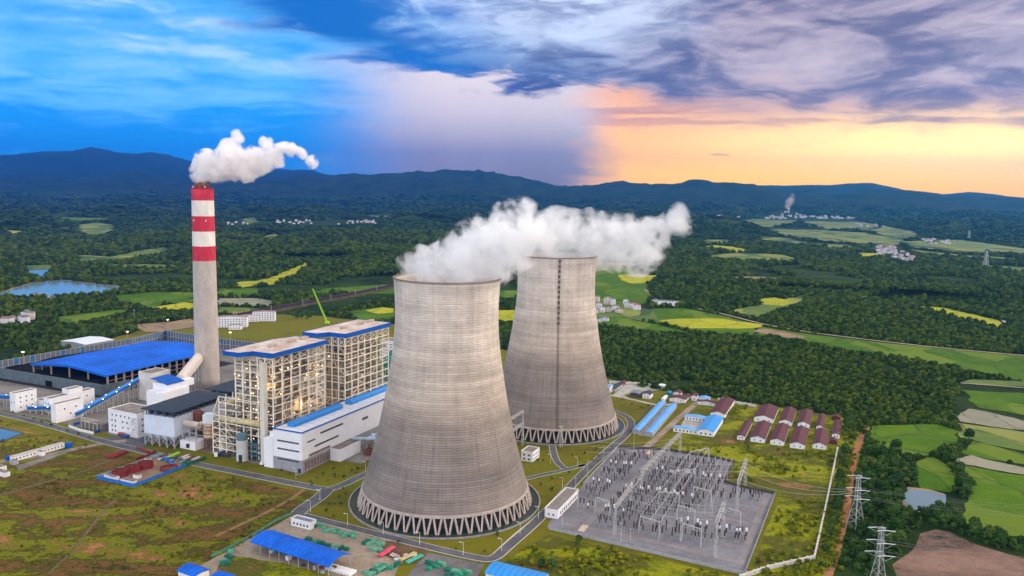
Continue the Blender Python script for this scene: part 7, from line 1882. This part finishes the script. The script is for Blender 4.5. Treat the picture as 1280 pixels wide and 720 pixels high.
# near hamlet right of the rear tower
NH = [(748, 378, 'cream', 'slate', 9, 12, 10, 'tall cream house at the top left of the near hamlet'), (742, 384, 'white', 'blue', 11, 14, 9, 'white house with blue grey roof beside the tower edge in the hamlet'), (751, 386, 'white', 'slate', 9, 12, 9, 'white house above the middle of the near hamlet'), (764, 381, 'cream', 'slate', 14, 14, 12, 'largest cream house of the near hamlet'), (769, 382, 'white', 'slate', 9, 11, 11, 'white house joined to the largest cream one'), (784, 381, 'white', 'slate', 8, 8, 9, 'square white house standing apart at the hamlet back'),
      (748, 392, 'white', 'brown', 10, 13, 7, 'low white house at the hamlet front left'), (755, 391, 'white', 'slate', 8, 10, 9, 'narrow white house at the hamlet front'), (764, 390, 'cream', 'brown', 12, 12, 6, 'brown roofed house in the hamlet middle'), (774, 388, 'white', 'brown', 14, 12, 6, 'long brown roofed house in the hamlet middle'), (779, 391, 'cream', 'brown', 14, 9, 5, 'low cream shed row at the hamlet front'), (787, 385, 'white', 'slate', 10, 12, 8, 'slate roofed house beside the pink roofed one'), (794, 386, 'white', 'red', 10, 12, 8, 'white house with a large pink red roof in the near hamlet'), (800, 388, 'white', 'red', 12, 12, 8, 'second pink roofed house at the right end of the hamlet'), (741, 392, 'cream', 'brown', 9, 12, 7, 'cream house half hidden by the rear tower'),
      (746, 402, 'cream', 'red', 10, 9, 5, 'small red roofed hut below the hamlet'), (752, 403, 'white', 'blue', 8, 8, 4, 'small blue roofed hut below the hamlet'), (760, 402, 'white', 'slate', 12, 12, 5, 'grey farm house at the wood edge below the hamlet')]
wmx = {'cream': wl2, 'white': wl1}; rmx = {'slate': rf1, 'blue': rf4, 'brown': rf3, 'red': rf2}
for x, y, wc, rc_, w, l, h, lab in NH: house(*G(x, y), w, l, h, 80 + rnd.uniform(-12, 12), wmx[wc], rmx[rc_], lab, 'houses of the near hamlet')
gable(Fr(G(844, 381.5), 160), 42, 16, 8, 1.2, white, mat('grey_roof', (.20, .22, .26)), 'factory_hall', 'long white hall on a white pad by the field road', 'hall')
sheet('concrete_pad', PW([(818, 379), (850, 377), (860, 383), (826, 384)]), 1.2, concrete, 'white pad around the hall by the field road')
# farther hamlets: one small mesh per house
def small_house_mesh(name, w, l, h, rh, wm_, rm_):
    mb = MB(); mb.box(-l / 2, l / 2, -w / 2, w / 2, 0, h, 0)
    mb.add([(-l / 2 - .4, -w / 2 - .4, h), (l / 2 + .4, -w / 2 - .4, h), (l / 2 + .4, w / 2 + .4, h), (-l / 2 - .4, w / 2 + .4, h), (-l / 2, 0, h + rh), (l / 2, 0, h + rh)], [(0, 1, 5, 4), (2, 3, 4, 5), (0, 4, 3), (1, 2, 5), (3, 2, 1, 0)], 1)
    me = bpy.data.meshes.new(name); me.from_pydata(mb.v, [], mb.f); me.materials.append(wm_); me.materials.append(rm_); me.polygons.foreach_set('material_index', mb.mi); me.update(); return me
HM = [small_house_mesh('hamlet_house', 9, 11, 9, 2, wl1, rf1), small_house_mesh('hamlet_house', 10, 14, 6.5, 2.2, wl1, rf3), small_house_mesh('hamlet_house', 8, 10, 10, 1.2, wl2, rf1), small_house_mesh('hamlet_house', 10, 16, 7, 1.5, wl1, rf2), small_house_mesh('hamlet_house', 11, 20, 8, 1.2, wl1, rf4)]
HAM = [('in the large hamlet on the right', 46, [(1094, 309), (1112, 307), (1130, 316), (1143, 323), (1140, 329), (1122, 326), (1098, 318)], 1.0, 13), ('in the valley village far right', 20, [(1150, 298), (1185, 300), (1188, 306), (1160, 305)], 1.0, 18),
       ('in the distant town below the ridge', 60, [(950, 265), (985, 262), (1085, 268), (1085, 272), (1000, 271), (955, 274)], 1.9, 40), ('in the valley hamlet beyond the rear steam', 12, [(1065, 280), (1108, 282), (1106, 286), (1070, 284)], 1.3, 26), ('in the far left village', 14, [(28, 260), (70, 260), (70, 264), (28, 264)], 1.8, 40), ('in the far village left of the chimney', 10, [(92, 259), (120, 259), (120, 262), (92, 262)], 1.8, 40),
       ('in the line village right of the chimney', 30, [(325, 277), (400, 276), (470, 276), (470, 280), (330, 282)], 1.25, 24), ('below the far chimney side ridge', 10, [(327, 251), (352, 251), (350, 255), (328, 255)], 2.0, 50), ('in the small hamlet by the left pond', 7, [(282, 278), (310, 279), (310, 283), (284, 283)], 1.2, 22), ('at the bottom left wood edge', 6, [(-5, 396), (40, 397), (40, 405), (0, 406)], 1.0, 14), ('by the lakeside', 5, [(45, 370), (70, 372), (68, 376), (44, 376)], .8, 14),
       ('on the industrial terrace below the far ridge', 8, [(690, 258), (742, 260), (738, 262), (692, 261)], 1.9, 50), ('in the scattered village under the right ridge', 12, [(1175, 273), (1280, 276), (1280, 280), (1180, 277)], 1.9, 60), ('in the strip village behind the steam', 16, [(860, 266), (925, 270), (925, 274), (862, 271)], 1.7, 36)]
for desc, n, px, sc, sp in HAM:
    pw = PW(px); x0, y0 = pw.min(0); x1, y1 = pw.max(0); got = []; tr = 0
    while len(got) < n and tr < 4000:
        tr += 1; q = (rng.uniform(x0, x1), rng.uniform(y0, y1))
        if in_poly(np.array([q]), pw)[0] and all(math.dist(q, a) > sp * .8 for a in got): got.append(q)
    got.sort()
    for i, q in enumerate(got):
        k = int(rng.choice(5, p=[.34, .28, .2, .1, .08])); me = HM[k]; o = bpy.data.objects.new('village_house', me); C.objects.link(o); z = float(terrain(np.array([q[0]]), np.array([q[1]]))[0]); o.location = (*q, z - .3); o.rotation_euler = (0, 0, float(rng.choice([.1, .25, 1.65, 1.8]))); o.scale = (sc * rng.uniform(.8, 1.3), sc * rng.uniform(.8, 1.2), sc * rng.uniform(.8, 1.2))
        tag(o, '%s house %s, %s from the left' % (['white slate roofed', 'white brown roofed', 'tall cream', 'pink roofed', 'blue roofed'][k], desc, ordn(i)), 'house', 'houses ' + desc)

# ================================================================== STEAM AND SMOKE
def plume(name, label, balls, dens, nscale, thr, col=(1, 1, 1), wisp=2.0, step=None):
    """balls: (x,y,z,r[,flat]) in world metres; billowing vapour with ragged edges"""
    b = np.array([q[:4] for q in balls]); ctr = b[:, :3].mean(0)
    mb = MB()
    for (x, y, z, r) in b:
        bm = bmesh.new(); bmesh.ops.create_icosphere(bm, subdivisions=3, radius=r * 1.30); mb.add([(v.co.x + x, v.co.y + y, v.co.z * .95 + z) for v in bm.verts], [tuple(v.index for v in f.verts) for f in bm.faces]); bm.free()
    m = bpy.data.materials.new(name); m.use_nodes = True; m.node_tree.nodes.clear(); t = NT(m.node_tree)
    oc = t.node('ShaderNodeTexCoord').outputs['Object']
    w = t.node('ShaderNodeTexNoise'); w.inputs['Scale'].default_value = nscale * .6; w.inputs['Detail'].default_value = 2; t.l.new(oc, w.inputs['Vector'])
    ocw = t.vm('ADD', oc, t.vm('MULTIPLY', t.vm('SUBTRACT', w.outputs['Color'], (.5, .5, .5)), (.9 / nscale,) * 3))
    f = None
    for (x, y, z, r) in b:
        d = t.m('DIVIDE', t.vm('DISTANCE', ocw, tuple(np.array([x, y, z]) - ctr)), r * 1.26); e = t.m('SUBTRACT', 1.0, d)
        f = e if f is None else t.m('SMOOTH_MAX', f, e, .12)
    n = t.noise(ocw, nscale, 6, .66)
    v = t.m('ADD', f, t.m('MULTIPLY', t.m('SUBTRACT', n, .5), wisp * 2.6))
    core = t.ss(v, thr + .12, thr + .42); veil = t.m('MULTIPLY', t.ss(v, thr - .04, thr + .22), .14)
    den = t.m('MULTIPLY', t.m('ADD', core, veil), dens); den = t.m('MULTIPLY', den, t.ss(f, .02, .12))
    pv = t.node('ShaderNodeVolumePrincipled'); pv.inputs['Color'].default_value = (*col, 1); pv.inputs['Anisotropy'].default_value = .1; t.l.new(den, pv.inputs['Density'])
    o = t.node('ShaderNodeOutputMaterial'); t.l.new(pv.outputs[0], o.inputs['Volume'])
    ob = mb.build(name, m, origin=ctr)
    rm = ob.modifiers.new('merge', 'REMESH'); rm.mode = 'VOXEL'; rm.voxel_size = float(b[:, 3].max() / 9)
    return tag(ob, label, 'steam' if 'steam' in name else 'smoke')
def pb(px, py, y, rp): x, yy, z = Wy(px, py, y); return (x, yy, z, rp * y / FPX)
y1 = T1[1]; y2 = T2[1]
s1 = [pb(512, 346, y1, 14), pb(530, 343, y1, 19), pb(552, 342, y1 - 6, 22), pb(576, 343, y1 - 8, 23), pb(598, 342, y1, 22), pb(614, 342, y1, 16), pb(548, 328, y1, 18), pb(570, 318, y1, 23), pb(592, 308, y1, 26), pb(612, 298, y1, 27), pb(632, 286, y1, 26), pb(650, 270, y1, 20), pb(656, 256, y1, 10), pb(620, 322, y1, 26), pb(645, 304, y1, 26), pb(668, 292, y1, 22), pb(684, 300, y1, 14), pb(600, 325, y1, 24)]
# vapour lies just above the rim
def lift(bs, T, zr):
    out = []; bs = [(x, y, z, r * 1.14) for x, y, z, r in bs]
    for (x, y, z, r) in bs:
        if math.hypot(x - T[0], y - T[1]) < 37 and z - r * .95 < zr: z = zr + r * .80
        out.append((x, y, z, r))
    return out
plume('steam_plume', 'white steam cloud pouring from the nearer cooling tower', lift(s1, T1, 150), .085, .062, .0)
s2 = [pb(668, 312, y2, 24), pb(690, 308, y2, 28), pb(712, 307, y2, 26), pb(733, 309, y2, 24), pb(700, 296, y2, 24), pb(752, 302, y2, 27), pb(775, 306, y2, 28), pb(797, 312, y2, 26), pb(815, 318, y2, 17), pb(765, 288, y2, 18), pb(738, 282, y2, 17), pb(790, 293, y2, 22), pb(812, 296, y2, 22), pb(830, 284, y2, 14), pb(848, 275, y2, 17), pb(742, 276, y2, 10)]
plume('steam_plume', 'ragged steam cloud drifting right from the rear cooling tower', lift(s2, T2, 151.8), .050, .052, .03)
yc = ch[1]
s3 = [pb(252, 217, yc, 14), pb(260, 205, yc, 16), pb(274, 210, yc, 18), pb(290, 203, yc, 21), pb(306, 211, yc, 16), pb(318, 202, yc, 17), pb(286, 188, yc, 13), pb(297, 176, yc, 8), pb(333, 204, yc, 11), pb(344, 194, yc, 11), pb(336, 182, yc, 10), pb(330, 176, yc, 6), pb(352, 184, yc, 9), pb(364, 186, yc, 9), pb(377, 190, yc, 7), pb(389, 202, yc, 8), pb(296, 168, yc, 6), pb(350, 200, yc, 8)]
plume('smoke_plume', 'dense white smoke leaving the striped chimney', s3, .20, .075, .0, (1, .985, .98), 1.5)
# small far smoke puff on the right
yf = 7600.0
plume('smoke_plume', 'small pale smoke wisp far off below the right ridge', [pb(988, 250, yf, 6), pb(986, 257, yf, 4), pb(989, 244, yf, 4)], .010, .006, .15, (1, .9, .85))

# ================================================================== AIR
def haze():
    mb = MB(); mb.box(-18600, 18600, -18600, 18600, -3, 1100)
    m = bpy.data.materials.new('haze'); m.use_nodes = True; m.node_tree.nodes.clear(); t = NT(m.node_tree)
    pv = t.node('ShaderNodeVolumePrincipled'); pv.inputs['Color'].default_value = (.05, .32, .84, 1); pv.inputs['Density'].default_value = 5.8e-5; pv.inputs['Anisotropy'].default_value = .84
    o = t.node('ShaderNodeOutputMaterial'); t.l.new(pv.outputs[0], o.inputs['Volume'])
    m.cycles.homogeneous_volume = True
    h = mb.build('haze', m); tag(h, 'thin blue evening haze over the plain', None, None, 'stuff')
haze()
